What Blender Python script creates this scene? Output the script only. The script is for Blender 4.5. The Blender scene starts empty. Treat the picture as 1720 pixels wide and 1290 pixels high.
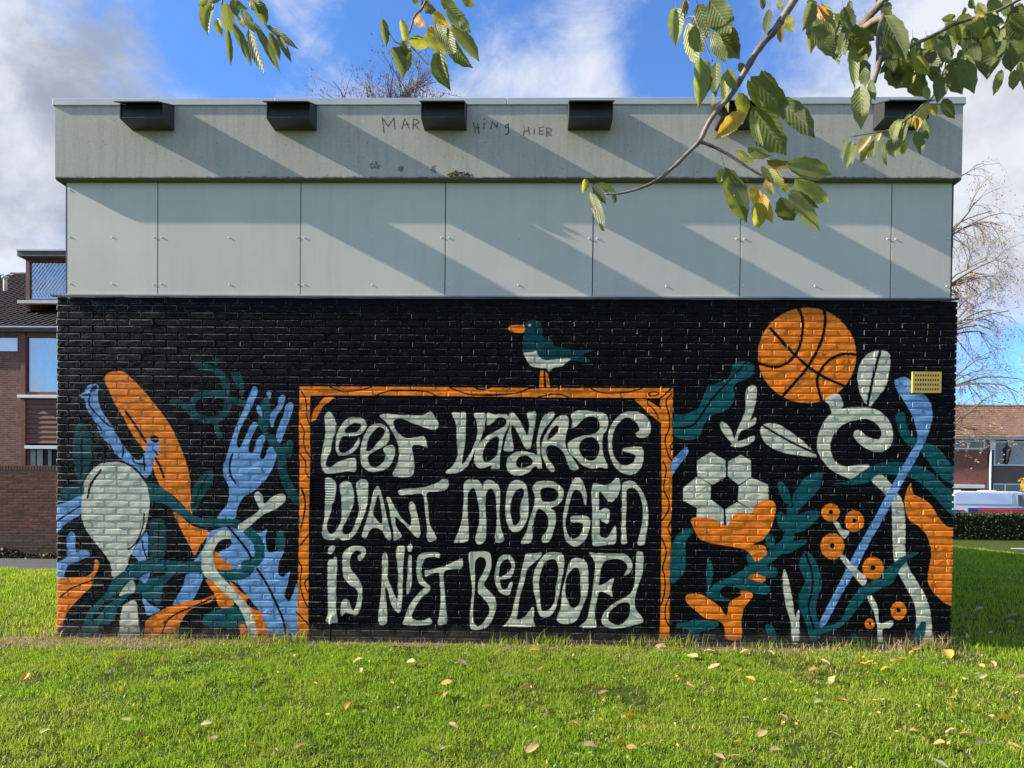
import bpy, bmesh, math, random
import numpy as np
from mathutils import Vector, Matrix

rnd = random.Random(7)
nrs = np.random.RandomState(11)
scene = bpy.context.scene
COL = scene.collection

# ------------------------------------------------------------------ camera
FPX, PX, PY = 1240.0, 860.0, 865.0          # focal length and principal point in photo pixels (1720 x 1290)
CAM = Vector((0.2532, -6.5256, 1.262))
YAW, PITCH, ROLL = -0.0215, -0.0164, 0.0099


def cam_axes():
    cy, sy = math.cos(YAW), math.sin(YAW)
    cp, sp = math.cos(PITCH), math.sin(PITCH)
    cr, sr = math.cos(ROLL), math.sin(ROLL)
    Rz = np.array([[cy, -sy, 0], [sy, cy, 0], [0, 0, 1]])
    Rx = np.array([[1, 0, 0], [0, cp, sp], [0, -sp, cp]])
    Rr = np.array([[cr, 0, sr], [0, 1, 0], [-sr, 0, cr]])
    R = Rr @ Rx @ Rz
    return R[0], R[1], R[2]


AX_R, AX_F, AX_U = cam_axes()


def ray(px, py):
    d = AX_F + AX_R * ((px - PX) / FPX) + AX_U * ((PY - py) / FPX)
    return Vector(d)


def P(px, py, Y):
    """world point seen at a photo pixel, on the vertical plane y = Y"""
    d = ray(px, py)
    return CAM + d * ((Y - CAM.y) / d.y)


def G(px, py, Z=0.0):
    """world point seen at a photo pixel on the ground"""
    d = ray(px, py)
    return CAM + d * ((Z - CAM.z) / d.z)


cam_data = bpy.data.cameras.new("camera")
cam = bpy.data.objects.new("camera", cam_data)
COL.objects.link(cam)
m = Matrix.Identity(4)
for i in range(3):
    m[i][0], m[i][1], m[i][2] = AX_R[i], AX_U[i], -AX_F[i]
m.translation = CAM
cam.matrix_world = m
cam_data.sensor_fit = 'HORIZONTAL'
cam_data.sensor_width = 36.0
cam_data.lens = FPX / 1720.0 * 36.0
cam_data.shift_y = (PY - 645.0) / 1720.0
cam_data.clip_start = 0.05
cam_data.clip_end = 3000
scene.camera = cam
scene.cycles.max_bounces = 5
scene.cycles.diffuse_bounces = 3
scene.cycles.glossy_bounces = 2
scene.cycles.transmission_bounces = 3

# ------------------------------------------------------------------ light
SUN = Vector((8.4, 0.74, -4.3)).normalized()      # direction the light travels
SUN_EL = math.asin(-SUN.z)
SUN_AZ = math.atan2(-SUN.x, -SUN.y)               # compass style angle of the sun, from +y towards +x
EXPOSURE = 1.15
SKY_STRENGTH = 0.14

scene.view_settings.view_transform = 'Standard'
scene.view_settings.look = 'None'
scene.view_settings.exposure = EXPOSURE
scene.view_settings.gamma = 1.0
scene.view_settings.use_curve_mapping = False

sun_data = bpy.data.lights.new("sun", 'SUN')
sun_data.energy = 5.0
sun_data.angle = math.radians(0.53)
sun_data.color = (1.0, 0.91, 0.77)
sun = bpy.data.objects.new("sun", sun_data)
COL.objects.link(sun)
sun.rotation_euler = SUN.to_track_quat('-Z', 'Y').to_euler()
sun.location = (-20, -5, 15)

world = bpy.data.worlds.new("World")
scene.world = world
world.use_nodes = True


def nd(nt, kind, **kw):
    n = nt.nodes.new(kind)
    for k, v in kw.items():
        setattr(n, k, v)
    return n


def setin(n, **kw):
    for k, v in kw.items():
        n.inputs[k.replace('_', ' ')].default_value = v
    return n


def mathn(nt, op, a, b=None, c=None, clamp=False):
    n = nt.nodes.new('ShaderNodeMath')
    n.operation = op
    n.use_clamp = clamp
    for i, v in enumerate((a, b, c)):
        if v is None:
            continue
        if isinstance(v, (int, float)):
            n.inputs[i].default_value = v
        else:
            nt.links.new(v, n.inputs[i])
    return n.outputs[0]


def mixc(nt, fac, a, b, mode='MIX'):
    n = nt.nodes.new('ShaderNodeMix')
    n.data_type = 'RGBA'
    n.blend_type = mode
    n.clamp_factor = True
    for i, v in ((0, fac), (6, a), (7, b)):
        if isinstance(v, (int, float)):
            n.inputs[i].default_value = v
        elif isinstance(v, (tuple, list)):
            n.inputs[i].default_value = (v[0], v[1], v[2], 1.0)
        else:
            nt.links.new(v, n.inputs[i])
    return n.outputs[2]


def maprange(nt, v, a, b, c=0.0, d=1.0, smooth=False):
    n = nt.nodes.new('ShaderNodeMapRange')
    if smooth:
        n.interpolation_type = 'SMOOTHSTEP'
    nt.links.new(v, n.inputs[0])
    for i, x in enumerate((a, b, c, d)):
        n.inputs[i + 1].default_value = x
    return n.outputs[0]


def noise(nt, vec, scale, detail=4.0, rough=0.55, dist=0.0):
    n = nt.nodes.new('ShaderNodeTexNoise')
    n.inputs['Scale'].default_value = scale
    n.inputs['Detail'].default_value = detail
    n.inputs['Roughness'].default_value = rough
    n.inputs['Distortion'].default_value = dist
    if vec is not None:
        nt.links.new(vec, n.inputs['Vector'])
    return n.outputs[0]


def build_world():
    nt = world.node_tree
    nt.nodes.clear()
    out = nd(nt, 'ShaderNodeOutputWorld')
    bg = nd(nt, 'ShaderNodeBackground')
    bg.inputs['Strength'].default_value = SKY_STRENGTH
    sky = nd(nt, 'ShaderNodeTexSky', sky_type='NISHITA')
    sky.sun_disc = False
    sky.sun_elevation = SUN_EL
    sky.sun_rotation = SUN_AZ
    sky.altitude = 0
    sky.air_density = 1.0
    sky.dust_density = 0.3
    sky.ozone_density = 5.0
    tc = nd(nt, 'ShaderNodeTexCoord')
    d = tc.outputs['Generated']
    # flattened cloud layer coordinates, stretched towards the horizon
    sep = nd(nt, 'ShaderNodeSeparateXYZ')
    nt.links.new(d, sep.inputs[0])
    zz = mathn(nt, 'ADD', mathn(nt, 'MAXIMUM', sep.outputs[2], 0.0), 0.55)
    comb = nd(nt, 'ShaderNodeCombineXYZ')
    nt.links.new(mathn(nt, 'DIVIDE', sep.outputs[0], zz), comb.inputs[0])
    nt.links.new(mathn(nt, 'DIVIDE', sep.outputs[1], zz), comb.inputs[1])
    nt.links.new(mathn(nt, 'MULTIPLY', sep.outputs[2], 0.8), comb.inputs[2])
    cv = comb.outputs[0]
    n1 = noise(nt, cv, 3.1, 12, 0.62, 0.5)
    nB = noise(nt, cv, 9.0, 10, 0.66, 0.6)
    cover = mathn(nt, 'ADD', mathn(nt, 'MULTIPLY', n1, 1.25), mathn(nt, 'SUBTRACT', mathn(nt, 'MULTIPLY', nB, 0.55), 0.40))
    # banks of cloud and gaps that are seen over the roof (direction, radius, weight)
    blobs = [((40, 150), 0.26, 0.24), ((180, 20), 0.20, 0.02), ((260, 120), 0.12, 0.10), ((60, 330), 0.25, 0.20), ((395, 120), 0.16, -0.30), ((330, 30), 0.10, -0.12),
             ((520, 70), 0.13, 0.16), ((680, 50), 0.12, -0.34), ((610, 0), 0.10, -0.2), ((800, 120), 0.13, 0.22), ((860, 10), 0.14, -0.28), ((920, 130), 0.11, 0.16),
             ((1020, 60), 0.12, 0.14), ((1110, 20), 0.10, -0.2), ((1140, 140), 0.12, -0.22), ((1190, 70), 0.12, -0.22), ((1400, 60), 0.13, -0.10), ((1500, 30), 0.20, 0.22),
             ((1640, 200), 0.26, 0.30), ((1660, 420), 0.2, 0.2), ((1712, 600), 0.08, -0.35)]
    for (bx, by), r, w in blobs:
        v = ray(bx, by).normalized()
        dn = nd(nt, 'ShaderNodeVectorMath', operation='DISTANCE')
        nt.links.new(d, dn.inputs[0])
        dn.inputs[1].default_value = v
        cover = mathn(nt, 'ADD', cover, maprange(nt, dn.outputs['Value'], 0.0, r, w, 0.0, True))
    alpha = maprange(nt, cover, 0.33, 0.76, 0.02, 0.98, True)
    n2 = noise(nt, cv, 4.2, 9, 0.58, 0.3)
    shade = maprange(nt, n2, 0.27, 0.58, 0.0, 1.0, True)
    cc = mixc(nt, shade, (1.25, 1.38, 1.68), (2.75, 2.85, 3.1))
    skyc = mixc(nt, 1.0, sky.outputs[0], (0.50, 0.70, 0.92), 'MULTIPLY')
    nt.links.new(mixc(nt, alpha, skyc, cc), bg.inputs['Color'])
    nt.links.new(bg.outputs[0], out.inputs[0])


build_world()


# ------------------------------------------------------------------ helpers
def link(o, parent=None):
    COL.objects.link(o)
    if parent is not None:
        o.parent = parent
    return o


def tag(o, label=None, cat=None, group=None, kind=None):
    if label:
        o['label'] = label
    if cat:
        o['category'] = cat
    if group:
        o['group'] = group
    if kind:
        o['kind'] = kind
    return o


def empty(name, loc=(0, 0, 0), label=None, cat=None, group=None):
    o = bpy.data.objects.new(name, None)
    o.location = loc
    o.empty_display_size = 0.1
    COL.objects.link(o)
    tag(o, label, cat, group)
    return o


class MB:
    def __init__(self):
        self.v, self.f, self.mi = [], [], []

    def add(self, vs, fs, mi=0):
        b = len(self.v)
        self.v += [tuple(v) for v in vs]
        self.f += [tuple(i + b for i in f) for f in fs]
        self.mi += [mi] * len(fs)

    def box(self, x0, x1, y0, y1, z0, z1, mi=0):
        vs = [(x, y, z) for x in (x0, x1) for y in (y0, y1) for z in (z0, z1)]
        fs = [(0, 1, 3, 2), (4, 6, 7, 5), (0, 4, 5, 1), (2, 3, 7, 6), (0, 2, 6, 4), (1, 5, 7, 3)]
        self.add(vs, fs, mi)

    def cbox(self, x0, x1, y0, y1, z0, z1, c=0.004, mi=0):
        """box with chamfered edges on the camera side"""
        vs, fs = [], []
        ring = [(x0, z0), (x1, z0), (x1, z1), (x0, z1)]
        inner = [(x0 + c, z0 + c), (x1 - c, z0 + c), (x1 - c, z1 - c), (x0 + c, z1 - c)]
        vs += [(x, y1, z) for x, z in ring]
        vs += [(x, y0 + c, z) for x, z in ring]
        vs += [(x, y0, z) for x, z in inner]
        for k in range(4):
            j = (k + 1) % 4
            fs.append((k, j, 4 + j, 4 + k))
            fs.append((4 + k, 4 + j, 8 + j, 8 + k))
        fs.append((8, 9, 10, 11))
        fs.append((3, 2, 1, 0))
        self.add(vs, fs, mi)

    def tube(self, pts, radii, n=6, mi=0, cap=True):
        pts = [Vector(p) for p in pts]
        vs, fs = [], []
        for i, p in enumerate(pts):
            t = (pts[min(i + 1, len(pts) - 1)] - pts[max(i - 1, 0)])
            if t.length < 1e-9:
                t = Vector((0, 0, 1))
            t.normalize()
            a = t.orthogonal().normalized() if i == 0 else (self_a - t * self_a.dot(t)).normalized()
            self_a = a
            b = t.cross(a)
            for k in range(n):
                an = 2 * math.pi * k / n
                vs.append(p + (a * math.cos(an) + b * math.sin(an)) * radii[i])
        for i in range(len(pts) - 1):
            for k in range(n):
                j = (k + 1) % n
                fs.append((i * n + k, i * n + j, (i + 1) * n + j, (i + 1) * n + k))
        if cap:
            fs.append(tuple(range(n - 1, -1, -1)))
            fs.append(tuple((len(pts) - 1) * n + k for k in range(n)))
        self.add(vs, fs, mi)

    def mesh(self, name, mats, smooth=False):
        me = bpy.data.meshes.new(name)
        me.from_pydata(self.v, [], self.f)
        for mt in (mats if isinstance(mats, (list, tuple)) else [mats]):
            me.materials.append(mt)
        if any(self.mi):
            me.polygons.foreach_set('material_index', self.mi)
        if smooth:
            me.polygons.foreach_set('use_smooth', [True] * len(me.polygons))
        me.update()
        return me

    def build(self, name, mats, parent=None, smooth=False):
        o = bpy.data.objects.new(name, self.mesh(name, mats, smooth))
        return link(o, parent)


def np_mesh(name, verts, faces_quads=None, tris=None, mat=None):
    me = bpy.data.meshes.new(name)
    nv = len(verts)
    me.vertices.add(nv)
    me.vertices.foreach_set('co', np.asarray(verts, np.float32).ravel())
    loops, starts, totals = [], [], []
    off = 0
    if faces_quads is not None and len(faces_quads):
        q = np.asarray(faces_quads, np.int32)
        loops.append(q.ravel())
        starts.append(off + np.arange(len(q)) * 4)
        totals.append(np.full(len(q), 4))
        off += q.size
    if tris is not None and len(tris):
        t = np.asarray(tris, np.int32)
        loops.append(t.ravel())
        starts.append(off + np.arange(len(t)) * 3)
        totals.append(np.full(len(t), 3))
        off += t.size
    loops = np.concatenate(loops)
    me.loops.add(len(loops))
    me.loops.foreach_set('vertex_index', loops.astype(np.int32))
    starts = np.concatenate(starts).astype(np.int32)
    totals = np.concatenate(totals).astype(np.int32)
    me.polygons.add(len(starts))
    me.polygons.foreach_set('loop_start', starts)
    me.polygons.foreach_set('loop_total', totals)
    me.update(calc_edges=True)
    me.validate()
    if mat:
        me.materials.append(mat)
    return me


# ------------------------------------------------------------------ materials
MATS = {}


def new_mat(name):
    mt = bpy.data.materials.new(name)
    mt.use_nodes = True
    nt = mt.node_tree
    nt.nodes.clear()
    out = nd(nt, 'ShaderNodeOutputMaterial')
    bs = nd(nt, 'ShaderNodeBsdfPrincipled')
    nt.links.new(bs.outputs[0], out.inputs[0])
    return mt, nt, bs, out


def put(nt, sock, v):
    if isinstance(v, (int, float)):
        sock.default_value = v
    elif isinstance(v, (tuple, list)):
        sock.default_value = (v[0], v[1], v[2], 1.0)
    else:
        nt.links.new(v, sock)


def bump(nt, bs, h, strength=0.3, dist=0.01):
    b = nd(nt, 'ShaderNodeBump')
    b.inputs['Strength'].default_value = strength
    b.inputs['Distance'].default_value = dist
    nt.links.new(h, b.inputs['Height'])
    nt.links.new(b.outputs[0], bs.inputs['Normal'])


def pos(nt):
    return nd(nt, 'ShaderNodeNewGeometry').outputs['Position']


def simple(name, c, rough=0.6, var=0.15, scale=6.0, bstr=0.15, bdist=0.003, metal=0.0, c2=None, bscale=None, spec=0.5):
    """base colour with procedural mottling and fine relief"""
    mt, nt, bs, out = new_mat(name)
    p = pos(nt)
    n = noise(nt, p, scale, 6, 0.6)
    f = maprange(nt, n, 0.3, 0.7)
    if c2 is None:
        a = tuple(x * (1 - var) for x in c)
        b = tuple(min(1, x * (1 + var)) for x in c)
    else:
        a, b = c, c2
    put(nt, bs.inputs['Base Color'], mixc(nt, f, a, b))
    put(nt, bs.inputs['Roughness'], rough)
    put(nt, bs.inputs['Metallic'], metal)
    put(nt, bs.inputs['Specular IOR Level'], spec)
    if bstr:
        bump(nt, bs, noise(nt, p, bscale or scale * 6, 4, 0.6), bstr, bdist)
    MATS[name] = mt
    return mt


# ---- paint for the mural: the shapes are drawn here into a raster that the wall's paint material reads
WALL_W, WALL_H = 7.94, 3.06
IMG_X0, IMG_X1, IMG_Z0, IMG_Z1 = -4.02, 4.02, -0.05, 3.11
IW, IH = 2680, 1053
CK, CW, CO, CB, CT = (0.0030, 0.0026, 0.0029), (0.66, 0.63, 0.465), (0.96, 0.238, 0.018), (0.195, 0.365, 0.62), (0.009, 0.098, 0.102)
CT2 = (0.009, 0.066, 0.068)
mural = np.zeros((IH, IW, 3), np.float32)
mural[:] = CK
ZR = {'A': (80, 580, 3.909), 'B': (80, 820, 3.909), 'C': (490, 630, 4.778), 'D': (490, 820, 4.778),
      'E': (800, 630, 4.778), 'F': (800, 820, 4.778), 'G': (1120, 500, 3.44), 'H': (1120, 730, 3.44), 'I': (820, 500, 7.167), 'X': (0, 0, 1)}


def to_img(reg, pts):
    ox, oy, s = ZR[reg]
    out = []
    for x, y in pts:
        w = P(ox + x / s, oy + y / s, 0.0)
        out.append(((w.x - IMG_X0) / (IMG_X1 - IMG_X0) * IW, (w.z - IMG_Z0) / (IMG_Z1 - IMG_Z0) * IH))
    return np.array(out)


def catmull(p, closed=True, n=4, tens=0.5):
    m_ = len(p)
    res = []
    rng = range(m_) if closed else range(m_ - 1)
    for i in rng:
        if closed:
            p0, p1, p2, p3 = p[i - 1], p[i], p[(i + 1) % m_], p[(i + 2) % m_]
        else:
            p0, p1, p2, p3 = p[max(i - 1, 0)], p[i], p[i + 1], p[min(i + 2, m_ - 1)]
        # keep corners that the brush left sharp
        for k in range(n):
            t = k / n
            t2, t3 = t * t, t * t * t
            res.append(p1 + tens * ((p2 - p0) * t + (2 * p0 - 5 * p1 + 4 * p2 - p3) * t2 + (3 * p1 - p0 - 3 * p2 + p3) * t3))
    if not closed:
        res.append(p[-1])
    return np.array(res)


def fill_poly(img, q, col):
    h, w = img.shape[:2]
    y0, y1 = max(0, int(q[:, 1].min())), min(h - 1, int(q[:, 1].max()) + 1)
    a, b = q, np.roll(q, -1, 0)
    c = np.asarray(col, np.float32)
    for y in range(y0, y1 + 1):
        acc = None
        yy = y + 0.5
        msk = (a[:, 1] <= yy) != (b[:, 1] <= yy)
        if not msk.any():
            continue
        xs = np.sort(a[msk, 0] + (yy - a[msk, 1]) / (b[msk, 1] - a[msk, 1]) * (b[msk, 0] - a[msk, 0]))
        for k in range(0, len(xs) - 1, 2):
            i0, i1 = int(math.ceil(xs[k] - 0.5)), int(math.floor(xs[k + 1] - 0.5))
            i0, i1 = max(i0, 0), min(i1, w - 1)
            if i1 >= i0:
                img[y, i0:i1 + 1] = c


def wob(q, amp):
    """slight unsteadiness of a hand-held brush"""
    ph = nrs.rand(4) * 6.28
    t = np.arange(len(q))
    q = q.copy()
    q[:, 0] += amp * (np.sin(t * 0.7 + ph[0]) * 0.6 + np.sin(t * 1.9 + ph[1]) * 0.4)
    q[:, 1] += amp * (np.sin(t * 0.8 + ph[2]) * 0.6 + np.sin(t * 1.7 + ph[3]) * 0.4)
    return q


def poly(reg, col, pts, smooth=True):
    q = to_img(reg, pts)
    if smooth:
        q = wob(catmull(q), 0.7)
    fill_poly(mural, q, col)


def stroke_img(img, q, wid, col):
    q = catmull(np.asarray(q, float), False, 5)
    h, w = img.shape[:2]
    c = np.asarray(col, np.float32)
    r = wid / 2
    for i in range(len(q) - 1):
        a, b = q[i], q[i + 1]
        rr = r * (0.88 + 0.24 * nrs.rand())
        x0, x1 = int(min(a[0], b[0]) - rr - 1), int(max(a[0], b[0]) + rr + 2)
        y0, y1 = int(min(a[1], b[1]) - rr - 1), int(max(a[1], b[1]) + rr + 2)
        x0, y0, x1, y1 = max(x0, 0), max(y0, 0), min(x1, w), min(y1, h)
        if x1 <= x0 or y1 <= y0:
            continue
        xx, yy = np.meshgrid(np.arange(x0, x1) + 0.5, np.arange(y0, y1) + 0.5)
        dx, dy = b - a
        L = dx * dx + dy * dy + 1e-9
        t = np.clip(((xx - a[0]) * dx + (yy - a[1]) * dy) / L, 0, 1)
        dd = (xx - a[0] - t * dx) ** 2 + (yy - a[1] - t * dy) ** 2
        img[y0:y1, x0:x1][dd <= rr * rr] = c


def stroke(reg, col, wid, pts):
    s = ZR[reg][2]
    stroke_img(mural, to_img(reg, pts), wid / s * 2.25, col)


def disc(reg, col, cx, cy, rx, ry=None):
    ry = ry or rx
    poly(reg, col, [(cx + rx * math.cos(a * math.pi / 12), cy + ry * math.sin(a * math.pi / 12)) for a in range(24)])


def paint_mural():
    K, W, O, B, T = CK, CW, CO, CB, CT
    # ---------------- left: kitchen things among leaves
    poly('A', CT2, [(180, 560), (205, 505), (240, 510), (275, 580), (285, 680), (280, 780), (250, 860), (215, 910), (190, 870), (170, 780), (165, 650)])
    stroke('A', K, 8, [(225, 540), (222, 860)])
    stroke('A', CT2, 36, [(960, 470), (945, 400), (970, 345), (1040, 325), (1150, 325), (1185, 360), (1170, 430), (1125, 480), (1050, 490), (975, 465)])
    stroke('A', CT2, 36, [(1105, 165), (1160, 220), (1175, 300)])
    stroke('A', CT2, 26, [(1100, 500), (1115, 560), (1135, 600)])
    stroke('A', CT2, 30, [(895, 390), (930, 430), (990, 470)])
    stroke('A', CT2, 30, [(1190, 350), (1290, 385)])
    poly('A', CT2, [(965, 130), (1010, 118), (1090, 138), (1115, 165), (1060, 168), (1000, 155)])
    poly('A', CT2, [(1085, 112), (1110, 78), (1124, 112), (1105, 135)])
    poly('A', CT2, [(1200, 185), (1260, 180), (1285, 250), (1282, 350), (1260, 300), (1220, 230)])
    poly('A', CT2, [(800, 365), (850, 348), (890, 378), (840, 402)])
    poly('A', O, [(372, 235), (374, 205), (395, 182), (440, 170), (490, 172), (530, 198), (590, 255), (640, 310), (700, 385), (770, 475), (830, 575), (880, 690), (915, 790), (935, 880), (935, 960), (947, 1105), (880, 1040), (800, 965), (745, 935), (712, 865), (690, 800), (640, 700), (560, 590), (500, 480), (440, 380), (400, 290)])
    stroke('A', K, 13, [(510, 432), (565, 510), (645, 635)])
    stroke('A', K, 13, [(705, 740), (735, 790), (762, 865)])
    poly('A', B, [(248, 290), (270, 262), (310, 252), (332, 270), (330, 330), (335, 380), (355, 430), (395, 490), (430, 540), (455, 590), (490, 650), (540, 710), (585, 755), (620, 735), (645, 680), (655, 625), (690, 622), (730, 640), (730, 690), (700, 740), (690, 790), (680, 830), (650, 872), (620, 850), (560, 790), (500, 760), (440, 710), (390, 650), (350, 590), (325, 530), (290, 470), (260, 420), (245, 370), (240, 350), (215, 340), (203, 325), (240, 310)])
    poly('A', (0.01, 0.025, 0.05), [(275, 308), (290, 275), (320, 262), (325, 285), (300, 306)])
    poly('A', (0.01, 0.025, 0.05), [(225, 325), (255, 317), (285, 314), (270, 330), (240, 335)])
    poly('A', K, [(672, 605), (690, 590), (715, 595), (728, 615), (728, 635), (700, 640), (680, 625)])
    for p_ in ([(275, 330), (270, 380), (300, 430), (350, 480), (390, 520), (440, 540)], [(440, 560), (475, 610), (495, 670), (492, 730)],
               [(310, 510), (345, 540), (355, 580)], [(375, 630), (410, 660), (430, 700)], [(555, 740), (575, 772), (640, 782)], [(630, 725), (635, 820)], [(700, 690), (720, 720)]):
        stroke('A', K, 9, p_)
    poly('A', CT2, [(940, 1000), (965, 920), (1020, 840), (1060, 822), (1090, 840), (1070, 920), (1010, 1010), (970, 1090), (940, 1080)])
    stroke('A', K, 8, [(1050, 850), (990, 960), (960, 1060)])
    # fork with stalks behind it
    stroke('A', CT2, 46, [(1470, 610), (1530, 720), (1545, 830), (1585, 940), (1640, 1020)])
    poly('A', CT2, [(1540, 660), (1590, 620), (1612, 650), (1590, 740), (1540, 700)])
    poly('A', B, [(1340, 285), (1300, 390), (1250, 500), (1200, 640), (1170, 740), (1152, 800), (1160, 870), (1190, 930), (1185, 1020), (1150, 1080), (1112, 1145), (1220, 1145), (1250, 1060), (1290, 990), (1350, 960), (1420, 890), (1470, 820), (1500, 740), (1495, 700), (1470, 662), (1440, 690), (1430, 730), (1405, 747), (1395, 725), (1415, 650), (1430, 600), (1402, 590), (1375, 620), (1355, 690), (1335, 707), (1318, 690), (1330, 620), (1370, 545), (1380, 520), (1350, 505), (1310, 570), (1280, 640), (1258, 674), (1240, 650), (1260, 560), (1310, 460), (1350, 380), (1376, 310), (1367, 272)])
    poly('A', T, [(1400, 370), (1440, 345), (1460, 380), (1465, 480), (1440, 560), (1480, 640), (1440, 620), (1380, 510), (1395, 440)])
    poly('A', B, [(1545, 325), (1560, 340), (1545, 400), (1500, 470), (1475, 540), (1460, 500), (1470, 440), (1510, 390), (1520, 340)])
    poly('A', B, [(1590, 375), (1612, 385), (1605, 440), (1570, 530), (1545, 600), (1525, 642), (1500, 600), (1520, 520), (1550, 450), (1565, 390)])
    poly('A', B, [(1385, 390), (1405, 430), (1410, 470), (1385, 450), (1370, 420)])
    poly('A', B, [(1435, 312), (1450, 304), (1468, 315), (1455, 350)])
    stroke('A', K, 12, [(1212, 715), (1195, 780), (1200, 850), (1235, 905)])
    poly('A', T, [(645, 905), (700, 910), (760, 940), (830, 1000), (900, 1060), (960, 1120), (1050, 1135), (1250, 1145), (1240, 1190), (1100, 1190), (1010, 1190), (920, 1150), (830, 1090), (760, 1040), (670, 1020), (665, 960)])
    # blue hand shape and stems at the lower right of this part
    poly('B', B, [(1060, 290), (1180, 255), (1280, 275), (1340, 285), (1400, 292), (1440, 268), (1430, 330), (1450, 420), (1550, 408), (1520, 480), (1515, 560), (1545, 582), (1590, 550), (1570, 640), (1555, 700), (1580, 742), (1610, 700), (1640, 640), (1640, 1010), (1480, 1010), (1440, 920), (1400, 820), (1320, 720), (1260, 640), (1200, 610), (1050, 600), (1010, 490), (953, 492), (1000, 430), (1040, 350)])
    poly('B', T, [(1510, 290), (1540, 280), (1560, 340), (1550, 400), (1510, 410), (1495, 350)])
    poly('B', CT2, [(670, 230), (720, 200), (770, 220), (780, 330), (770, 440), (720, 470), (670, 440)])
    stroke('B', K, 8, [(730, 220), (725, 450)])
    poly('B', O, [(825, 158), (880, 190), (940, 240), (1000, 265), (1057, 287), (1030, 340), (1000, 380), (965, 442), (940, 390), (900, 320), (860, 240)])
    poly('B', B, [(570, 400), (650, 285), (658, 440), (650, 480), (590, 500), (530, 500), (550, 440)])
    poly('B', W, [(345, -158), (400, -170), (470, -170), (530, -148), (585, -105), (630, -50), (655, 0), (668, 60), (668, 120), (655, 210), (630, 285), (590, 350), (555, 420), (530, 490), (500, 545), (430, 590), (415, 510), (385, 450), (340, 390), (290, 330), (250, 270), (225, 200), (217, 140), (220, 60), (230, 0), (250, -60), (290, -120)])
    stroke('A', K, 12, [(350, 820), (310, 870), (280, 920), (262, 1000)])
    stroke('B', K, 9, [(632, 165), (630, 220), (605, 310), (570, 370), (525, 405)])
    stroke('B', K, 9, [(620, 345), (630, 400), (655, 470)])
    poly('B', K, [(530, 500), (540, 440), (560, 440), (605, 490)])
    poly('B', T, [(90, 5), (230, -15), (228, 45), (160, 65), (60, 102), (50, 80), (100, 45)])
    poly('B', B, [(30, 135), (130, 90), (215, 50), (222, 100), (215, 170), (170, 200), (110, 240), (70, 285), (30, 300)])
    stroke('B', K, 9, [(58, 218), (130, 170), (210, 120)])
    poly('B', B, [(125, 360), (130, 310), (155, 286), (180, 310), (183, 415), (225, 408), (270, 418), (270, 445), (200, 480), (140, 500), (110, 560), (95, 590), (30, 612), (30, 510), (100, 470), (125, 440)])
    poly('B', O, [(315, 468), (333, 480), (330, 530), (295, 600), (285, 650), (240, 690), (170, 760), (120, 830), (90, 910), (30, 915), (30, 620), (70, 600), (100, 590), (250, 580), (300, 540), (305, 490)])
    stroke('B', K, 8, [(80, 720), (150, 660), (290, 605)])
    poly('B', T, [(430, 600), (520, 530), (600, 480), (720, 470), (900, 485), (1000, 480), (1022, 540), (1035, 592), (960, 560), (890, 560), (830, 570), (760, 640), (735, 760), (640, 720), (600, 690), (560, 690), (470, 770), (440, 850), (400, 890), (330, 900), (330, 972), (215, 972), (240, 880), (280, 790), (380, 690)])
    stroke('B', K, 22, [(760, 560), (620, 590), (560, 640)])
    stroke('B', K, 20, [(470, 700), (380, 760), (310, 850)])
    poly('B', B, [(915, 565), (1012, 570), (1000, 640), (960, 720), (930, 742), (825, 772), (850, 710), (890, 640)])
    poly('B', B, [(620, 715), (680, 770), (740, 800), (660, 835), (640, 790)])
    poly('B', B, [(600, 590), (672, 558), (640, 622)])
    poly('B', W, [(470, 705), (500, 650), (535, 615), (565, 610), (570, 680), (520, 690)])
    poly('B', W, [(500, 765), (575, 738), (590, 830), (600, 910), (605, 1005), (482, 1005), (475, 860), (490, 790)])
    poly('B', O, [(640, 900), (660, 860), (750, 800), (830, 770), (900, 745), (1000, 735), (1087, 703), (1075, 745), (1000, 765), (930, 805), (880, 865), (855, 930), (835, 1005), (735, 1005), (640, 1000)])
    stroke('B', K, 9, [(760, 885), (850, 822), (950, 780), (1070, 728)])
    stroke('B', K, 9, [(735, 1000), (770, 900), (800, 850)])
    poly('B', T, [(1020, 850), (1100, 800), (1260, 780), (1290, 850), (1300, 905), (1200, 920), (1040, 905)])
    stroke('B', T, 50, [(1320, 285), (1370, 340), (1393, 410), (1375, 475), (1300, 505)])
    poly('B', T, [(1090, 530), (1190, 535), (1350, 522), (1340, 560), (1270, 602), (1150, 600)])
    poly('B', K, [(1092, 405), (1130, 348), (1195, 328), (1205, 375), (1140, 410), (1095, 445)])
    poly('B', O, [(1092, 432), (1120, 425), (1150, 470), (1190, 490), (1212, 520), (1190, 536), (1088, 520)])
    poly('B', O, [(1040, 605), (1100, 610), (1160, 670), (1200, 710), (1222, 760), (1200, 780), (1130, 780), (1090, 690)])
    poly('B', O, [(1190, 610), (1230, 640), (1280, 690), (1325, 715), (1300, 745), (1340, 790), (1400, 810), (1412, 850), (1440, 920), (1485, 1010), (1380, 1010), (1370, 920), (1330, 810), (1240, 700)])
    poly('B', O, [(1258, 900), (1300, 905), (1325, 1005), (1280, 1005), (1265, 950)])
    poly('B', W, [(1195, 292), (1150, 275), (1090, 310), (1040, 370), (1010, 430), (1008, 510), (1035, 580), (1080, 612), (1150, 680), (1240, 760), (1290, 850), (1320, 960), (1330, 1010), (1380, 1010), (1370, 920), (1340, 820), (1290, 740), (1220, 660), (1150, 590), (1100, 520), (1085, 450), (1100, 390), (1140, 335), (1198, 328)])
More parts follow.
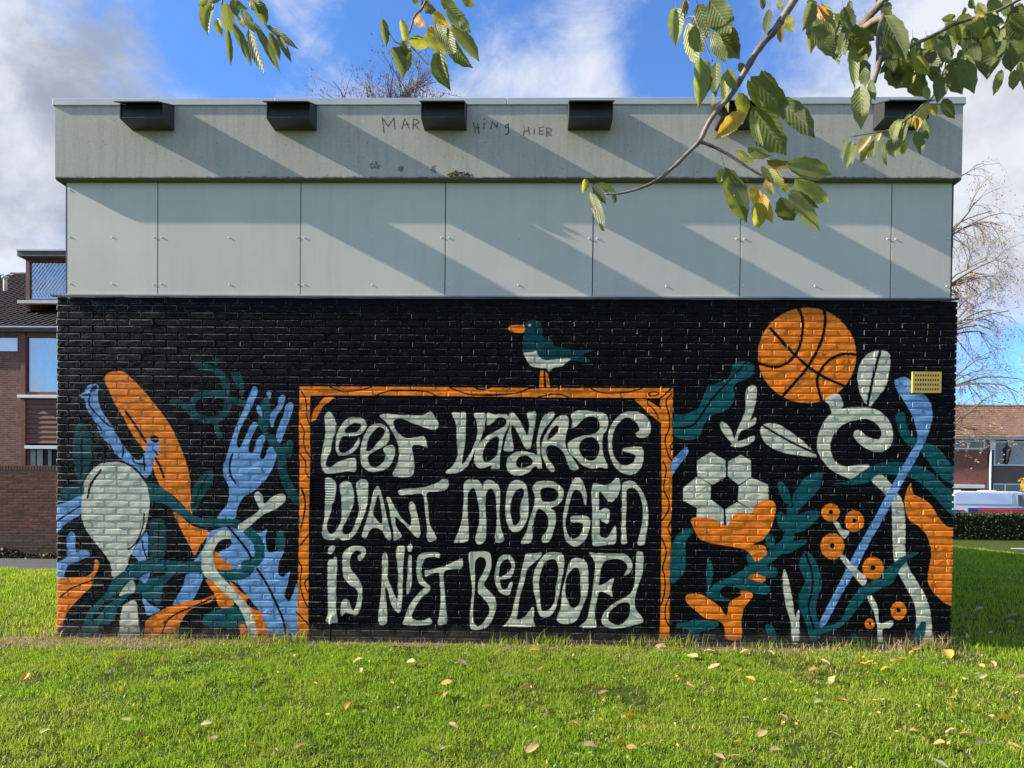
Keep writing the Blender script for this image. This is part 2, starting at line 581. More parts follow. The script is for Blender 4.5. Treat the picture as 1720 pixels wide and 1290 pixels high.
    poly('B', W, [(1355, 42), (1385, 22), (1412, 55), (1420, 100), (1480, 55), (1535, 35), (1562, 55), (1555, 90), (1490, 140), (1420, 170), (1370, 210), (1300, 270), (1262, 282), (1250, 245), (1330, 190), (1390, 140), (1368, 90)])
    stroke('B', K, 13, [(1185, 253), (1250, 330), (1310, 410), (1340, 465)])
    stroke('B', K, 13, [(1375, 530), (1450, 650), (1510, 780), (1550, 880), (1570, 1005)])
    # ---------------- orange frame
    poly('X', O, [(503, 649), (600, 649.5), (700, 650), (800, 651), (900, 652), (1000, 652), (1131, 652), (1129, 668), (1110, 669), (1000, 668), (900, 667), (800, 666), (700, 664), (600, 664), (521, 664), (503, 664)], False)
    poly('X', O, [(503, 650), (521, 663), (520, 700), (521, 760), (519, 850), (518, 950), (518, 1080), (499, 1080), (500, 1000), (502, 900), (503, 800), (502, 720)], False)
    poly('X', O, [(1110, 668), (1131, 655), (1129, 700), (1130, 760), (1127, 900), (1125, 1000), (1124, 1078), (1108, 1078), (1110, 1000), (1111, 900), (1112, 850), (1111, 760)], False)
    poly('X', O, [(523, 706), (525, 692), (536, 678), (545, 668), (561, 667), (553, 675), (543, 682), (532, 702), (524, 708)])
    poly('X', O, [(1066, 671), (1085, 671), (1112, 690), (1111, 709), (1100, 702), (1090, 695), (1078, 682)])
    stroke('E', K, 8, [(1385, 190), (1375, 230), (1420, 270), (1450, 320), (1460, 350)])
    for p_ in ([(75, 130), (110, 190), (120, 270), (125, 350), (145, 400)], [(70, 390), (100, 450), (95, 530), (110, 600), (145, 655)], [(65, 630), (110, 700), (112, 780), (145, 830)],
               [(75, 920), (105, 1000), (105, 1100), (72, 1220)], [(310, 95), (380, 125), (440, 132), (540, 120), (640, 97)], [(680, 160), (770, 130), (880, 122), (1020, 125), (1110, 140), (1160, 170)],
               [(1270, 100), (1340, 130), (1410, 150)], [(1410, 155), (1500, 160), (1600, 165), (1720, 155)], [(1470, 100), (1530, 115), (1600, 100)]):
        stroke('C', K, 8, p_)
    for p_ in ([(80, 0), (105, 80), (100, 200), (75, 320)], [(135, 370), (68, 460)], [(55, 590), (80, 640), (70, 720), (70, 800), (100, 900), (138, 968)], [(140, 715), (105, 760), (120, 820), (142, 832)], [(38, 995), (90, 1050), (142, 1108)]):
        stroke('D', K, 9, p_)
    for p_ in ([(0, 160), (180, 155), (320, 145), (420, 110), (500, 103)], [(0, 108), (50, 115), (110, 103)], [(500, 175), (600, 155), (680, 155), (740, 178)], [(920, 108), (1000, 140), (1100, 145), (1220, 135), (1330, 108)],
               [(1565, 108), (1510, 160), (1470, 188)], [(1380, 150), (1420, 135), (1465, 143), (1450, 162), (1400, 167), (1380, 150)],
               [(1570, 150), (1530, 190), (1525, 240), (1550, 330), (1550, 420), (1520, 500), (1520, 560), (1545, 650), (1578, 690)], [(1578, 545), (1555, 570), (1573, 600)],
               [(1498, 690), (1525, 750), (1515, 830), (1505, 920), (1545, 1010), (1540, 1090), (1488, 1170)], [(1563, 1180), (1540, 1230), (1560, 1285)]):
        stroke('E', K, 9, p_)
    for p_ in ([(1563, 265), (1540, 320), (1558, 370)], [(1488, 400), (1520, 480), (1520, 550), (1495, 640), (1510, 700), (1515, 800), (1500, 890), (1475, 945)], [(1552, 870), (1520, 950), (1520, 1050), (1553, 1112)]):
        stroke('F', K, 9, p_)
    # ---------------- lettering
    let = [
        ('C', [(262, 335), (300, 292), (345, 350), (355, 430), (325, 530), (310, 610), (280, 680), (275, 725), (310, 740), (370, 700), (440, 672), (510, 668), (515, 720), (510, 775), (440, 770), (350, 788), (275, 788), (245, 750), (235, 680), (245, 600), (262, 520), (270, 430)], None),
        ('C', [(350, 560), (362, 480), (400, 395), (450, 348), (510, 337), (570, 350), (598, 385), (590, 435), (550, 475), (490, 490), (415, 490), (385, 530), (375, 580), (390, 620), (430, 620), (480, 590), (520, 530), (540, 505), (545, 540), (520, 590), (470, 630), (410, 645), (365, 630)],
         [(428, 462), (440, 420), (480, 390), (530, 385), (555, 400), (540, 440), (500, 460)]),
        ('C', [(555, 700), (550, 640), (560, 550), (590, 470), (630, 410), (680, 390), (730, 395), (770, 430), (785, 480), (775, 530), (740, 570), (680, 600), (620, 640), (610, 680), (625, 720), (660, 740), (700, 730), (740, 690), (750, 640), (735, 600), (750, 575), (800, 560), (825, 580), (825, 640), (800, 710), (750, 755), (680, 775), (620, 770), (575, 740)],
         [(598, 592), (610, 530), (640, 470), (690, 420), (720, 418), (745, 440), (740, 480), (700, 530), (640, 600), (605, 612)]),
        ('C', [(705, 330), (740, 312), (830, 318), (930, 322), (1030, 325), (1080, 310), (1118, 290), (1150, 340), (1178, 385), (1165, 430), (1120, 435), (1050, 415), (960, 380), (900, 355), (840, 350), (815, 380), (830, 430), (870, 480), (920, 505), (1000, 500), (1062, 492), (1085, 560), (1085, 580), (1020, 560), (965, 570), (975, 650), (985, 720), (970, 800), (920, 818), (850, 818), (812, 800), (820, 770), (850, 700), (865, 620), (840, 520), (800, 440), (760, 380)], None),
        ('C', [(1285, 305), (1340, 300), (1395, 303), (1397, 420), (1390, 540), (1375, 640), (1368, 720), (1420, 650), (1460, 570), (1490, 470), (1485, 380), (1460, 312), (1510, 305), (1555, 310), (1550, 400), (1520, 500), (1480, 590), (1430, 690), (1400, 740), (1350, 775), (1290, 790), (1240, 785), (1245, 765), (1290, 730), (1330, 650), (1325, 520), (1320, 400)], None),
        ('E', [(88, 300), (150, 318), (235, 316), (266, 345), (262, 400), (225, 480), (205, 560), (190, 650), (188, 740), (175, 752), (118, 752), (125, 725), (60, 745), (20, 748), (-10, 710), (-16, 650), (0, 590), (40, 530), (100, 480), (170, 445), (225, 410), (245, 375), (225, 345), (180, 340), (130, 380), (90, 405), (85, 370)],
         [(50, 660), (60, 600), (90, 540), (140, 500), (180, 497), (180, 560), (165, 640), (110, 690), (70, 697)]),
        ('E', [(262, 312), (300, 305), (340, 350), (380, 430), (410, 480), (425, 400), (408, 310), (440, 295), (478, 298), (470, 400), (455, 480), (440, 570), (425, 592), (395, 585), (350, 500), (310, 420), (285, 400), (280, 440), (285, 500), (298, 570), (295, 605), (255, 612), (220, 600), (230, 540), (250, 470), (270, 400)], None),
        ('E', [(245, 690), (265, 650), (320, 618), (390, 612), (460, 630), (490, 640), (485, 540), (500, 440), (530, 350), (570, 305), (620, 295), (625, 325), (590, 380), (540, 440), (515, 500), (510, 560), (515, 640), (528, 740), (500, 752), (470, 730), (420, 780), (350, 805), (290, 800), (250, 760)],
         [(320, 690), (345, 655), (390, 643), (435, 660), (455, 690), (440, 720), (390, 745), (345, 745), (322, 725)]),
        ('E', [(530, 540), (560, 470), (600, 400), (650, 340), (700, 322), (738, 340), (740, 400), (720, 480), (715, 560), (740, 620), (790, 690), (820, 740), (815, 760), (760, 758), (740, 720), (700, 620), (640, 570), (580, 565), (560, 600), (575, 670), (610, 720), (632, 755), (620, 775), (585, 760), (545, 690), (525, 620)],
         [(570, 500), (600, 440), (640, 405), (662, 410), (655, 450), (620, 490), (575, 525)]),
        ('E', [(760, 320), (800, 290), (870, 285), (960, 295), (1030, 310), (1060, 350), (1050, 430), (1020, 480), (1010, 560), (1020, 640), (1055, 730), (1040, 750), (990, 740), (920, 750), (850, 720), (800, 670), (760, 640), (735, 580), (740, 540), (790, 510), (870, 485), (950, 470), (990, 430), (985, 370), (950, 335), (890, 335), (840, 370), (790, 420), (765, 415), (770, 370)],
         [(825, 590), (840, 530), (890, 500), (950, 505), (985, 550), (985, 620), (950, 680), (900, 685), (850, 650)]),
        ('E', [(1065, 620), (1058, 520), (1070, 430), (1110, 360), (1170, 310), (1240, 292), (1310, 300), (1370, 340), (1400, 400), (1395, 460), (1360, 500), (1300, 498), (1280, 470), (1310, 440), (1290, 390), (1240, 345), (1190, 345), (1130, 400), (1095, 480), (1090, 570), (1110, 660), (1160, 715), (1210, 725), (1260, 700), (1280, 650), (1240, 625), (1180, 612), (1185, 585), (1260, 578), (1330, 580), (1342, 640), (1335, 710), (1300, 770), (1240, 800), (1170, 785), (1110, 730)], None),
        ('D', [(270, 125), (320, 125), (310, 200), (285, 280), (290, 350), (330, 365), (380, 300), (400, 230), (400, 140), (395, 60), (385, 0), (390, -40), (430, -58), (470, -45), (490, 0), (500, 60), (490, 140), (450, 240), (410, 310), (410, 360), (450, 370), (490, 330), (520, 250), (540, 170), (530, 80), (520, 20), (520, -40), (550, -70), (590, -68), (612, -40), (612, 60), (600, 150), (560, 270), (520, 350), (470, 405), (410, 418), (370, 400), (330, 415), (280, 412), (248, 385), (250, 300), (265, 210)], None),
        ('D', [(272, -78), (330, -72), (358, -20), (350, 60), (325, 128), (272, 132), (270, 50)], None),
        ('D', [(655, 30), (690, -18), (715, 30), (735, 100), (755, 200), (780, 300), (798, 390), (785, 418), (760, 405), (730, 350), (690, 320), (650, 320), (620, 350), (595, 400), (570, 395), (563, 370), (590, 290), (620, 190), (640, 100)],
         [(652, 205), (670, 120), (690, 50), (705, 80), (720, 180), (730, 260), (715, 285), (680, 250)]),
        ('D', [(760, 75), (790, 80), (820, 140), (860, 210), (910, 270), (950, 300), (960, 240), (940, 170), (945, 120), (965, 108), (990, 140), (1010, 220), (1030, 330), (1030, 380), (1005, 398), (960, 350), (900, 290), (850, 240), (830, 230), (835, 300), (878, 375), (865, 400), (820, 420), (815, 350), (800, 270), (785, 180), (770, 110)], None),
        ('D', [(862, 18), (900, 5), (1020, 0), (1100, -18), (1170, -45), (1210, -72), (1250, -65), (1258, -25), (1240, 10), (1160, 25), (1085, 40), (1090, 120), (1100, 220), (1110, 300), (1160, 390), (1155, 415), (1110, 430), (1085, 400), (1085, 300), (1070, 180), (1050, 50), (960, 50), (880, 55), (860, 40)], None),
        ('D', [(1380, -20), (1400, -60), (1450, -70), (1500, -60), (1530, -20), (1550, -55), (1600, -65), (1640, -40), (1670, 10), (1672, 100), (1665, 200), (1680, 320), (1703, 400), (1690, 430), (1640, 435), (1632, 400), (1645, 300), (1645, 180), (1640, 80), (1610, 10), (1580, 10), (1555, 60), (1555, 150), (1560, 260), (1560, 380), (1545, 430), (1500, 450), (1475, 420), (1480, 370), (1505, 280), (1505, 180), (1490, 80), (1470, 10), (1450, 0), (1415, 40), (1410, 120), (1415, 250), (1420, 390), (1400, 430), (1310, 438), (1310, 415), (1340, 340), (1370, 230), (1380, 100)], None),
        ('F', [(235, 150), (240, 60), (260, -20), (300, -60), (360, -60), (400, -20), (415, 60), (420, 150), (410, 240), (380, 310), (330, 350), (285, 345), (250, 290), (235, 220)],
         [(275, 200), (275, 120), (295, 60), (330, 10), (370, 0), (385, 40), (360, 110), (350, 180), (355, 240), (330, 290), (295, 290)]),
        ('F', [(450, -10), (480, -45), (540, -60), (620, -50), (670, -20), (700, 20), (695, 80), (660, 130), (600, 160), (630, 190), (640, 260), (620, 340), (590, 420), (560, 438), (530, 430), (530, 390), (570, 330), (580, 250), (555, 195), (510, 165), (485, 180), (465, 250), (450, 330), (450, 400), (430, 440), (370, 445), (362, 430), (400, 350), (430, 250), (460, 150), (470, 60), (455, 20)],
         [(515, 60), (520, 10), (560, -8), (620, 0), (655, 30), (655, 75), (620, 105), (560, 112), (525, 95)]),
        ('F', [(700, 310), (695, 230), (715, 130), (735, 40), (770, -50), (800, -82), (840, -75), (870, -10), (885, 60), (880, 135), (865, 120), (850, 50), (815, 15), (780, 25), (750, 110), (730, 200), (715, 290), (735, 370), (775, 405), (820, 390), (850, 340), (855, 290), (830, 275), (770, 275), (755, 250), (770, 225), (860, 220), (900, 235), (915, 270), (905, 340), (870, 420), (820, 462), (770, 462), (720, 420)], None),
        ('F', [(935, -30), (960, -40), (1020, -25), (1080, -40), (1120, -80), (1150, -72), (1155, 0), (1130, 70), (1090, 108), (1050, 95), (1010, 40), (985, 30), (985, 110), (985, 180), (1030, 160), (1065, 175), (1070, 230), (1055, 285), (1010, 265), (990, 240), (990, 330), (1000, 390), (1050, 395), (1090, 340), (1115, 300), (1125, 370), (1115, 440), (1050, 455), (945, 462), (930, 420), (930, 300), (930, 150), (925, 40)], None),
        ('F', [(1175, -35), (1215, -58), (1270, -50), (1320, 10), (1360, 80), (1378, 180), (1378, 280), (1360, 400), (1345, 450), (1295, 450), (1310, 370), (1335, 270), (1335, 150), (1310, 50), (1270, 0), (1230, 0), (1205, 30), (1205, 150), (1200, 280), (1205, 400), (1210, 440), (1165, 445), (1165, 350), (1170, 200), (1170, 60)], None),
        ('D', [(290, 515), (300, 475), (330, 460), (348, 475), (335, 510), (305, 530)], None),
        ('D', [(290, 600), (330, 570), (350, 545), (362, 580), (360, 700), (355, 850), (355, 980), (368, 1060), (350, 1080), (272, 1070), (290, 1000), (290, 850)], None),
        ('D', [(410, 660), (405, 600), (415, 520), (460, 475), (530, 462), (580, 475), (595, 515), (575, 560), (540, 582), (530, 550), (555, 515), (520, 500), (480, 530), (465, 600), (480, 660), (530, 720), (560, 780), (565, 860), (555, 950), (520, 1020), (480, 1010), (430, 1000), (400, 1028), (393, 980), (400, 920), (430, 888), (460, 910), (480, 970), (500, 975), (520, 930), (530, 850), (520, 810), (460, 770), (420, 720)], None),
        ('D', [(725, 560), (750, 515), (772, 560), (770, 650), (770, 720), (800, 800), (830, 870), (850, 880), (850, 800), (855, 700), (845, 600), (838, 520), (845, 470), (875, 463), (905, 475), (895, 600), (890, 750), (885, 900), (870, 990), (840, 992), (800, 930), (770, 820), (750, 800), (755, 900), (765, 1000), (760, 1085), (700, 1088), (700, 980), (715, 850), (725, 700)], None),
        ('D', [(930, 465), (950, 448), (970, 465), (960, 500), (945, 512), (930, 490)], None),
        ('D', [(935, 550), (962, 548), (962, 650), (960, 780), (940, 845), (920, 835), (930, 700)], None),
        ('D', [(1005, 580), (1030, 530), (1090, 515), (1150, 515), (1185, 525), (1185, 560), (1140, 550), (1080, 560), (1045, 610), (1040, 680), (1060, 740), (1110, 790), (1100, 830), (1040, 880), (990, 960), (960, 1030), (1000, 1060), (1060, 1060), (1110, 1040), (1110, 1095), (905, 1095), (905, 1050), (930, 970), (980, 890), (1040, 820), (1070, 795), (1020, 760), (1003, 680)], None),
        ('D', [(1070, 660), (1110, 655), (1180, 640), (1270, 605), (1350, 570), (1370, 570), (1365, 640), (1290, 650), (1225, 670), (1220, 750), (1230, 870), (1240, 980), (1245, 1050), (1235, 1090), (1170, 1090), (1185, 1020), (1195, 900), (1190, 780), (1180, 680), (1120, 690), (1075, 710)], None),
        ('D', [(1425, 520), (1470, 508), (1560, 510), (1598, 540), (1598, 640), (1570, 720), (1540, 780), (1590, 830), (1630, 880), (1640, 950), (1620, 1030), (1580, 1100), (1520, 1135), (1440, 1130), (1430, 1050), (1440, 900), (1450, 800), (1435, 700), (1425, 600)],
         [(1470, 640), (1475, 580), (1510, 552), (1550, 565), (1560, 620), (1530, 690), (1500, 750), (1500, 840), (1560, 910), (1590, 970), (1570, 1030), (1510, 1105), (1470, 1095), (1455, 1030), (1460, 900), (1470, 780)]),
        ('F', [(148, 700), (160, 620), (190, 555), (235, 532), (285, 550), (310, 610), (300, 670), (270, 720), (220, 730), (190, 735), (195, 780), (220, 815), (250, 800), (270, 760), (290, 750), (285, 800), (265, 850), (225, 855), (185, 830), (155, 770)],
         [(180, 700), (190, 620), (225, 575), (260, 575), (285, 620), (270, 660), (230, 695), (195, 715)]),
        ('F', [(400, 530), (460, 522), (523, 520), (515, 550), (460, 600), (410, 650), (385, 750), (350, 870), (335, 980), (325, 1050), (380, 1040), (430, 980), (450, 955), (463, 970), (458, 1060), (455, 1110), (222, 1110), (230, 1095), (280, 1020), (310, 900), (345, 750), (370, 640), (385, 570)], None),
        ('F', [(455, 740), (470, 660), (510, 580), (560, 525), (620, 515), (680, 520), (703, 560), (700, 660), (680, 760), (660, 870), (630, 980), (570, 1035), (530, 1035), (495, 990), (480, 900), (460, 820)],
         [(505, 800), (505, 720), (530, 640), (570, 580), (620, 570), (650, 600), (660, 680), (640, 800), (630, 900), (600, 960), (550, 988), (520, 960)]),
        ('F', [(690, 830), (715, 720), (740, 620), (770, 570), (820, 560), (870, 580), (895, 640), (900, 740), (890, 850), (850, 960), (810, 1050), (760, 1085), (700, 1090), (655, 1070), (650, 1030), (680, 950)],
         [(715, 830), (720, 740), (750, 670), (800, 635), (830, 670), (835, 760), (840, 860), (820, 940), (770, 960), (730, 900)]),
        ('F', [(905, 515), (960, 522), (1060, 525), (1160, 525), (1210, 540), (1250, 590), (1245, 660), (1210, 695), (1185, 697), (1215, 640), (1200, 600), (1150, 570), (1080, 570), (1030, 590), (1000, 650), (990, 720), (985, 780), (1040, 760), (1080, 730), (1105, 730), (1085, 800), (1095, 875), (1060, 850), (1010, 830), (980, 840), (965, 920), (950, 1000), (955, 1060), (960, 1115), (835, 1117), (845, 1095), (890, 1050), (910, 960), (930, 850), (945, 740), (955, 640), (940, 570)], None),
        ('F', [(1285, 525), (1310, 508), (1340, 525), (1340, 620), (1330, 700), (1295, 790), (1275, 880), (1275, 960), (1310, 1010), (1338, 1050), (1330, 1080), (1280, 1095), (1200, 1115), (1120, 1125), (1050, 1118), (1015, 1090), (1008, 1040), (1040, 980), (1110, 920), (1190, 880), (1250, 830), (1270, 760), (1280, 650)],
         [(1060, 1030), (1080, 980), (1140, 930), (1200, 915), (1230, 930), (1235, 1000), (1210, 1050), (1160, 1095), (1100, 1090), (1065, 1065)]),
    ]
    for reg, pts, hole in let:
        poly(reg, W, pts)
        if hole:
            poly(reg, K, hole)
    # ---------------- bird on the frame
    poly('I', (0.006, 0.052, 0.062), [(430, 440), (435, 350), (460, 295), (520, 262), (590, 275), (640, 320), (655, 390), (650, 460), (700, 490), (770, 510), (790, 570), (900, 600), (1040, 625), (1180, 632), (1272, 625), (1240, 655), (1150, 680), (1190, 730), (1227, 772), (1060, 765), (980, 745), (850, 740), (700, 755), (600, 700), (560, 660), (430, 660), (415, 590), (415, 520)])
    poly('I', W, [(430, 660), (520, 660), (575, 640), (600, 690), (640, 730), (700, 755), (780, 745), (900, 735), (995, 736), (930, 790), (880, 825), (780, 845), (735, 887), (690, 850), (540, 830), (480, 780), (450, 720)])
    poly('I', O, [(430, 330), (330, 330), (260, 340), (238, 365), (270, 405), (350, 420), (430, 418)])
    disc('I', W, 500, 335, 18)
    disc('I', K, 504, 337, 6)
    poly('I', O, [(630, 875), (665, 875), (668, 1075), (615, 1075), (620, 960)], False)
    poly('I', O, [(688, 890), (720, 920), (745, 1075), (703, 1075), (692, 960)], False)
    # ---------------- right: sports things among leaves
    disc('G', O, 811, 333, 284, 275)
    for p_ in ([(600, 178), (740, 330), (875, 440), (1025, 510)], [(912, 70), (915, 150), (890, 260), (815, 400), (740, 490), (668, 572)], [(763, 60), (785, 130), (780, 230), (750, 320), (690, 380), (620, 400), (530, 378)], [(1097, 330), (1020, 325), (940, 360), (885, 430), (870, 490), (897, 602)]):
        stroke('G', K, 13, p_)
    poly('G', W, [(1165, 625), (1120, 560), (1102, 470), (1120, 380), (1170, 320), (1230, 302), (1275, 315), (1293, 350), (1285, 430), (1260, 520), (1200, 600)])
    stroke('G', K, 12, [(1235, 303), (1200, 430), (1175, 540), (1160, 628)])
    poly('G', W, [(915, 590), (985, 550), (1018, 610), (1010, 640), (960, 675), (940, 620)])
    poly('G', W, [(1050, 1045), (960, 1000), (900, 940), (870, 870), (880, 780), (920, 700), (990, 650), (1090, 632), (1190, 640), (1260, 680), (1300, 740), (1305, 820), (1280, 870), (1230, 892), (1170, 880), (1110, 840), (1080, 800), (1090, 768), (1115, 765), (1150, 795), (1190, 815), (1230, 815), (1240, 780), (1215, 730), (1150, 700), (1080, 710), (1010, 740), (960, 800), (945, 870), (970, 940), (1030, 975), (1110, 965), (1175, 970), (1130, 1005), (1080, 1040)])
    poly('G', W, [(865, 922), (760, 910), (660, 890), (580, 850), (545, 790), (550, 740), (600, 725), (670, 745), (750, 800), (830, 870)])
    stroke('G', K, 10, [(553, 738), (640, 790), (750, 850), (862, 900)])
    poly('G', W, [(455, 580), (460, 530), (490, 505), (518, 520), (515, 600), (500, 660), (480, 712), (515, 690), (510, 730), (470, 755), (430, 770), (408, 825), (450, 820), (505, 795), (500, 830), (440, 860), (370, 858), (375, 840), (325, 780), (308, 730), (330, 718), (370, 760), (390, 815), (410, 760), (440, 690), (455, 650)])
    poly('G', T, [(360, 460), (385, 385), (430, 370), (480, 372), (505, 400), (490, 450), (440, 480), (395, 500), (390, 590), (340, 650), (260, 680), (210, 740), (190, 800), (130, 822), (60, 810), (38, 780), (38, 690), (110, 670), (180, 640), (215, 560), (240, 510), (300, 490)])
    stroke('G', K, 9, [(460, 373), (350, 490), (250, 600), (170, 720), (100, 750), (38, 750)])
    poly('G', B, [(30, 1025), (30, 950), (70, 900), (110, 866), (125, 880), (110, 920), (60, 980)])
    stroke('G', T, 42, [(1350, 690), (1375, 780), (1425, 840)])
    poly('G', T, [(1470, 850), (1520, 845), (1580, 880), (1640, 960), (1690, 1010), (1690, 1090), (1600, 1050), (1550, 1000), (1500, 930), (1460, 880)])
    poly('G', T, [(960, 1075), (1050, 1060), (1130, 1010), (1220, 960), (1330, 950), (1440, 965), (1530, 1010), (1600, 1080), (1690, 1160), (1690, 1280), (1600, 1210), (1530, 1130), (1450, 1060), (1370, 1030), (1250, 1020), (1180, 1060), (1080, 1080)])
    poly('H', W, [(1185, 265), (1245, 232), (1300, 290), (1310, 320), (1345, 350), (1370, 420), (1380, 530), (1378, 680), (1400, 770), (1460, 870), (1510, 970), (1530, 1080), (1530, 1180), (1525, 1250), (1450, 1250), (1440, 1130), (1440, 1030), (1420, 950), (1370, 860), (1335, 790), (1310, 700), (1305, 560), (1300, 420), (1270, 350)])
    poly('H', O, [(1410, 278), (1425, 340), (1480, 370), (1530, 410), (1570, 480), (1620, 530), (1690, 560), (1690, 700), (1690, 995), (1645, 990), (1590, 960), (1540, 910), (1510, 850), (1515, 770), (1530, 690), (1510, 600), (1470, 540), (1400, 490), (1375, 410), (1385, 330)])
    poly('H', T, [(910, 1110), (1000, 1080), (1060, 960), (1130, 880), (1200, 840), (1290, 760), (1370, 700), (1455, 683), (1400, 720), (1340, 790), (1300, 860), (1200, 910), (1130, 970), (1060, 1060), (990, 1120), (900, 1150), (880, 1185), (850, 1185), (880, 1140)])
    poly('H', B, [(1315, -296), (1330, -323), (1390, -329), (1440, -291), (1490, -231), (1525, -181), (1535, -101), (1510, 0), (1470, 85), (1430, 165), (1380, 245), (1330, 340), (1260, 470), (1180, 610), (1100, 770), (1030, 890), (960, 1020), (920, 1095), (890, 1118), (885, 1080), (900, 1050), (960, 930), (1030, 795), (1110, 640), (1200, 480), (1270, 350), (1330, 240), (1400, 120), (1445, 40), (1445, -20), (1425, -95), (1380, -180), (1335, -250)])
    for pts in ([(175, 150), (255, 100), (340, 150), (340, 245), (265, 290), (178, 240)], [(355, 155), (430, 115), (485, 150), (488, 245), (415, 290), (352, 240)], [(95, 310), (175, 243), (255, 290), (252, 380), (175, 425), (95, 380)],
                [(415, 300), (490, 248), (585, 290), (590, 380), (500, 440), (412, 385)], [(255, 375), (328, 430), (330, 540), (170, 500), (175, 430)], [(340, 430), (405, 390), (500, 440), (440, 530), (345, 540)]):
        poly('H', W, pts, False)
    stroke('H', T, 46, [(730, 420), (715, 540), (690, 620), (600, 700), (500, 780), (380, 850)])
    poly('H', O, [(143, 485), (210, 478), (260, 485), (320, 515), (350, 525), (380, 475), (420, 450), (490, 455), (510, 410), (560, 380), (605, 380), (628, 410), (620, 490), (590, 560), (550, 610), (500, 635), (560, 640), (578, 670), (570, 700), (515, 735), (490, 700), (440, 660), (330, 640), (240, 625), (180, 590), (155, 540)])
    for pts in ([(725, 390), (740, 330), (800, 250), (860, 220), (900, 230), (890, 300), (830, 370), (770, 430), (730, 470)], [(640, 290), (660, 268), (690, 300), (715, 360), (710, 400), (670, 380)], [(635, 470), (660, 445), (690, 480), (690, 550), (650, 540)],
                [(730, 560), (740, 490), (800, 445), (870, 440), (885, 460), (850, 510), (780, 560)], [(680, 650), (740, 615), (810, 610), (790, 640), (720, 680), (660, 685)], [(570, 590), (600, 575), (625, 610), (610, 660), (580, 650)],
                [(460, 700), (480, 690), (510, 740), (480, 760)], [(450, 800), (520, 770), (620, 765), (640, 790), (620, 825), (540, 820)],
                [(240, 900), (300, 850), (400, 820), (500, 830), (580, 870), (598, 900), (570, 925), (480, 910), (420, 890), (360, 870), (310, 900), (330, 940), (400, 960), (300, 960), (235, 935)], [(235, 930), (228, 780), (240, 730), (262, 740), (268, 810), (245, 890)],
                [(60, 1090), (120, 1085), (160, 1065), (190, 1070), (290, 1080), (290, 1115), (200, 1140), (180, 1175), (140, 1170), (120, 1125), (60, 1115)], [(570, 1105), (610, 1105), (635, 1180), (590, 1180)],
                [(765, 740), (800, 675), (850, 710), (885, 800), (897, 870), (870, 950), (865, 1040), (885, 1110), (870, 1190), (830, 1185), (800, 1080), (765, 990), (765, 920), (800, 850), (775, 790)],
                [(22, 860), (22, 680), (50, 600), (90, 555), (140, 545), (150, 570), (110, 620), (110, 760), (80, 820)], [(1065, 1155), (1090, 1150), (1105, 1200), (1080, 1200)]):
        poly('H', T, pts)
    stroke('H', K, 9, [(805, 690), (840, 800), (840, 900), (820, 1000), (850, 1120)])
    stroke('H', K, 8, [(730, 400), (722, 300 + 120)])
    poly('H', O, [(468, 825), (510, 805), (572, 825), (555, 852), (500, 840)])
    poly('H', O, [(110, 935), (130, 920), (200, 925), (260, 960), (310, 1000), (345, 1045), (360, 980), (390, 950), (430, 930), (430, 900), (497, 925), (450, 1000), (430, 1080), (432, 1180), (345, 1180), (330, 1100), (280, 1070), (220, 1060), (160, 1010), (115, 970)])
    poly('H', W, [(672, 800), (683, 780), (700, 830), (720, 920), (735, 1010), (745, 1060), (755, 1020), (768, 1020), (765, 1080), (762, 1200), (725, 1200), (715, 1080), (690, 990), (672, 890)])
    poly('H', W, [(965, 505), (990, 505), (1015, 545), (1055, 560), (1030, 600), (1000, 575)])
    poly('H', W, [(1005, 715), (1025, 698), (1090, 770), (1155, 830), (1130, 873), (1070, 800)])
    poly('H', W, [(1160, 940), (1185, 935), (1220, 1000), (1230, 1090), (1290, 1075), (1312, 1085), (1290, 1115), (1250, 1130), (1250, 1240), (1225, 1240), (1215, 1100), (1190, 1010)])
    for x, y, rx, ry, k in ((948, 450, 52, 52, 13), (1085, 500, 55, 62, 13), (958, 645, 69, 75, 15), (1193, 772, 62, 65, 15), (1340, 1018, 46, 53, 14), (1173, 1094, 28, 31, 9)):
        disc('H', O, x, y, rx, ry)
        disc('H', K, x, y - 3, k)
    poly('H', T, [(1425, 1235), (1430, 1150), (1470, 1085), (1500, 1090), (1490, 1160), (1450, 1235)])


paint_mural()


def soften(a):
    b = a.copy()
    b[1:-1, 1:-1] = a[1:-1, 1:-1] * 0.4 + (a[:-2, 1:-1] + a[2:, 1:-1] + a[1:-1, :-2] + a[1:-1, 2:]) * 0.15
    return b


def make_image(name, arr):
    h, w = arr.shape[:2]
    im = bpy.data.images.new(name, w, h, alpha=False, float_buffer=True)
    im.colorspace_settings.name = 'Non-Color'       # values are linear reflectances already
    px = np.ones((h, w, 4), np.float32)
    px[:, :, :3] = arr if arr.ndim == 3 else arr[:, :, None]
    im.pixels.foreach_set(px.ravel())
    im.update()
    im.pack()
    return im


mural_img = make_image("mural_paint", soften(mural))


def plane_uv(nt, p, x0, x1, z0, z1):
    s = nd(nt, 'ShaderNodeSeparateXYZ')
    nt.links.new(p, s.inputs[0])
    c = nd(nt, 'ShaderNodeCombineXYZ')
    nt.links.new(maprange(nt, s.outputs[0], x0, x1), c.inputs[0])
    nt.links.new(maprange(nt, s.outputs[2], z0, z1), c.inputs[1])
    return c.outputs[0], s


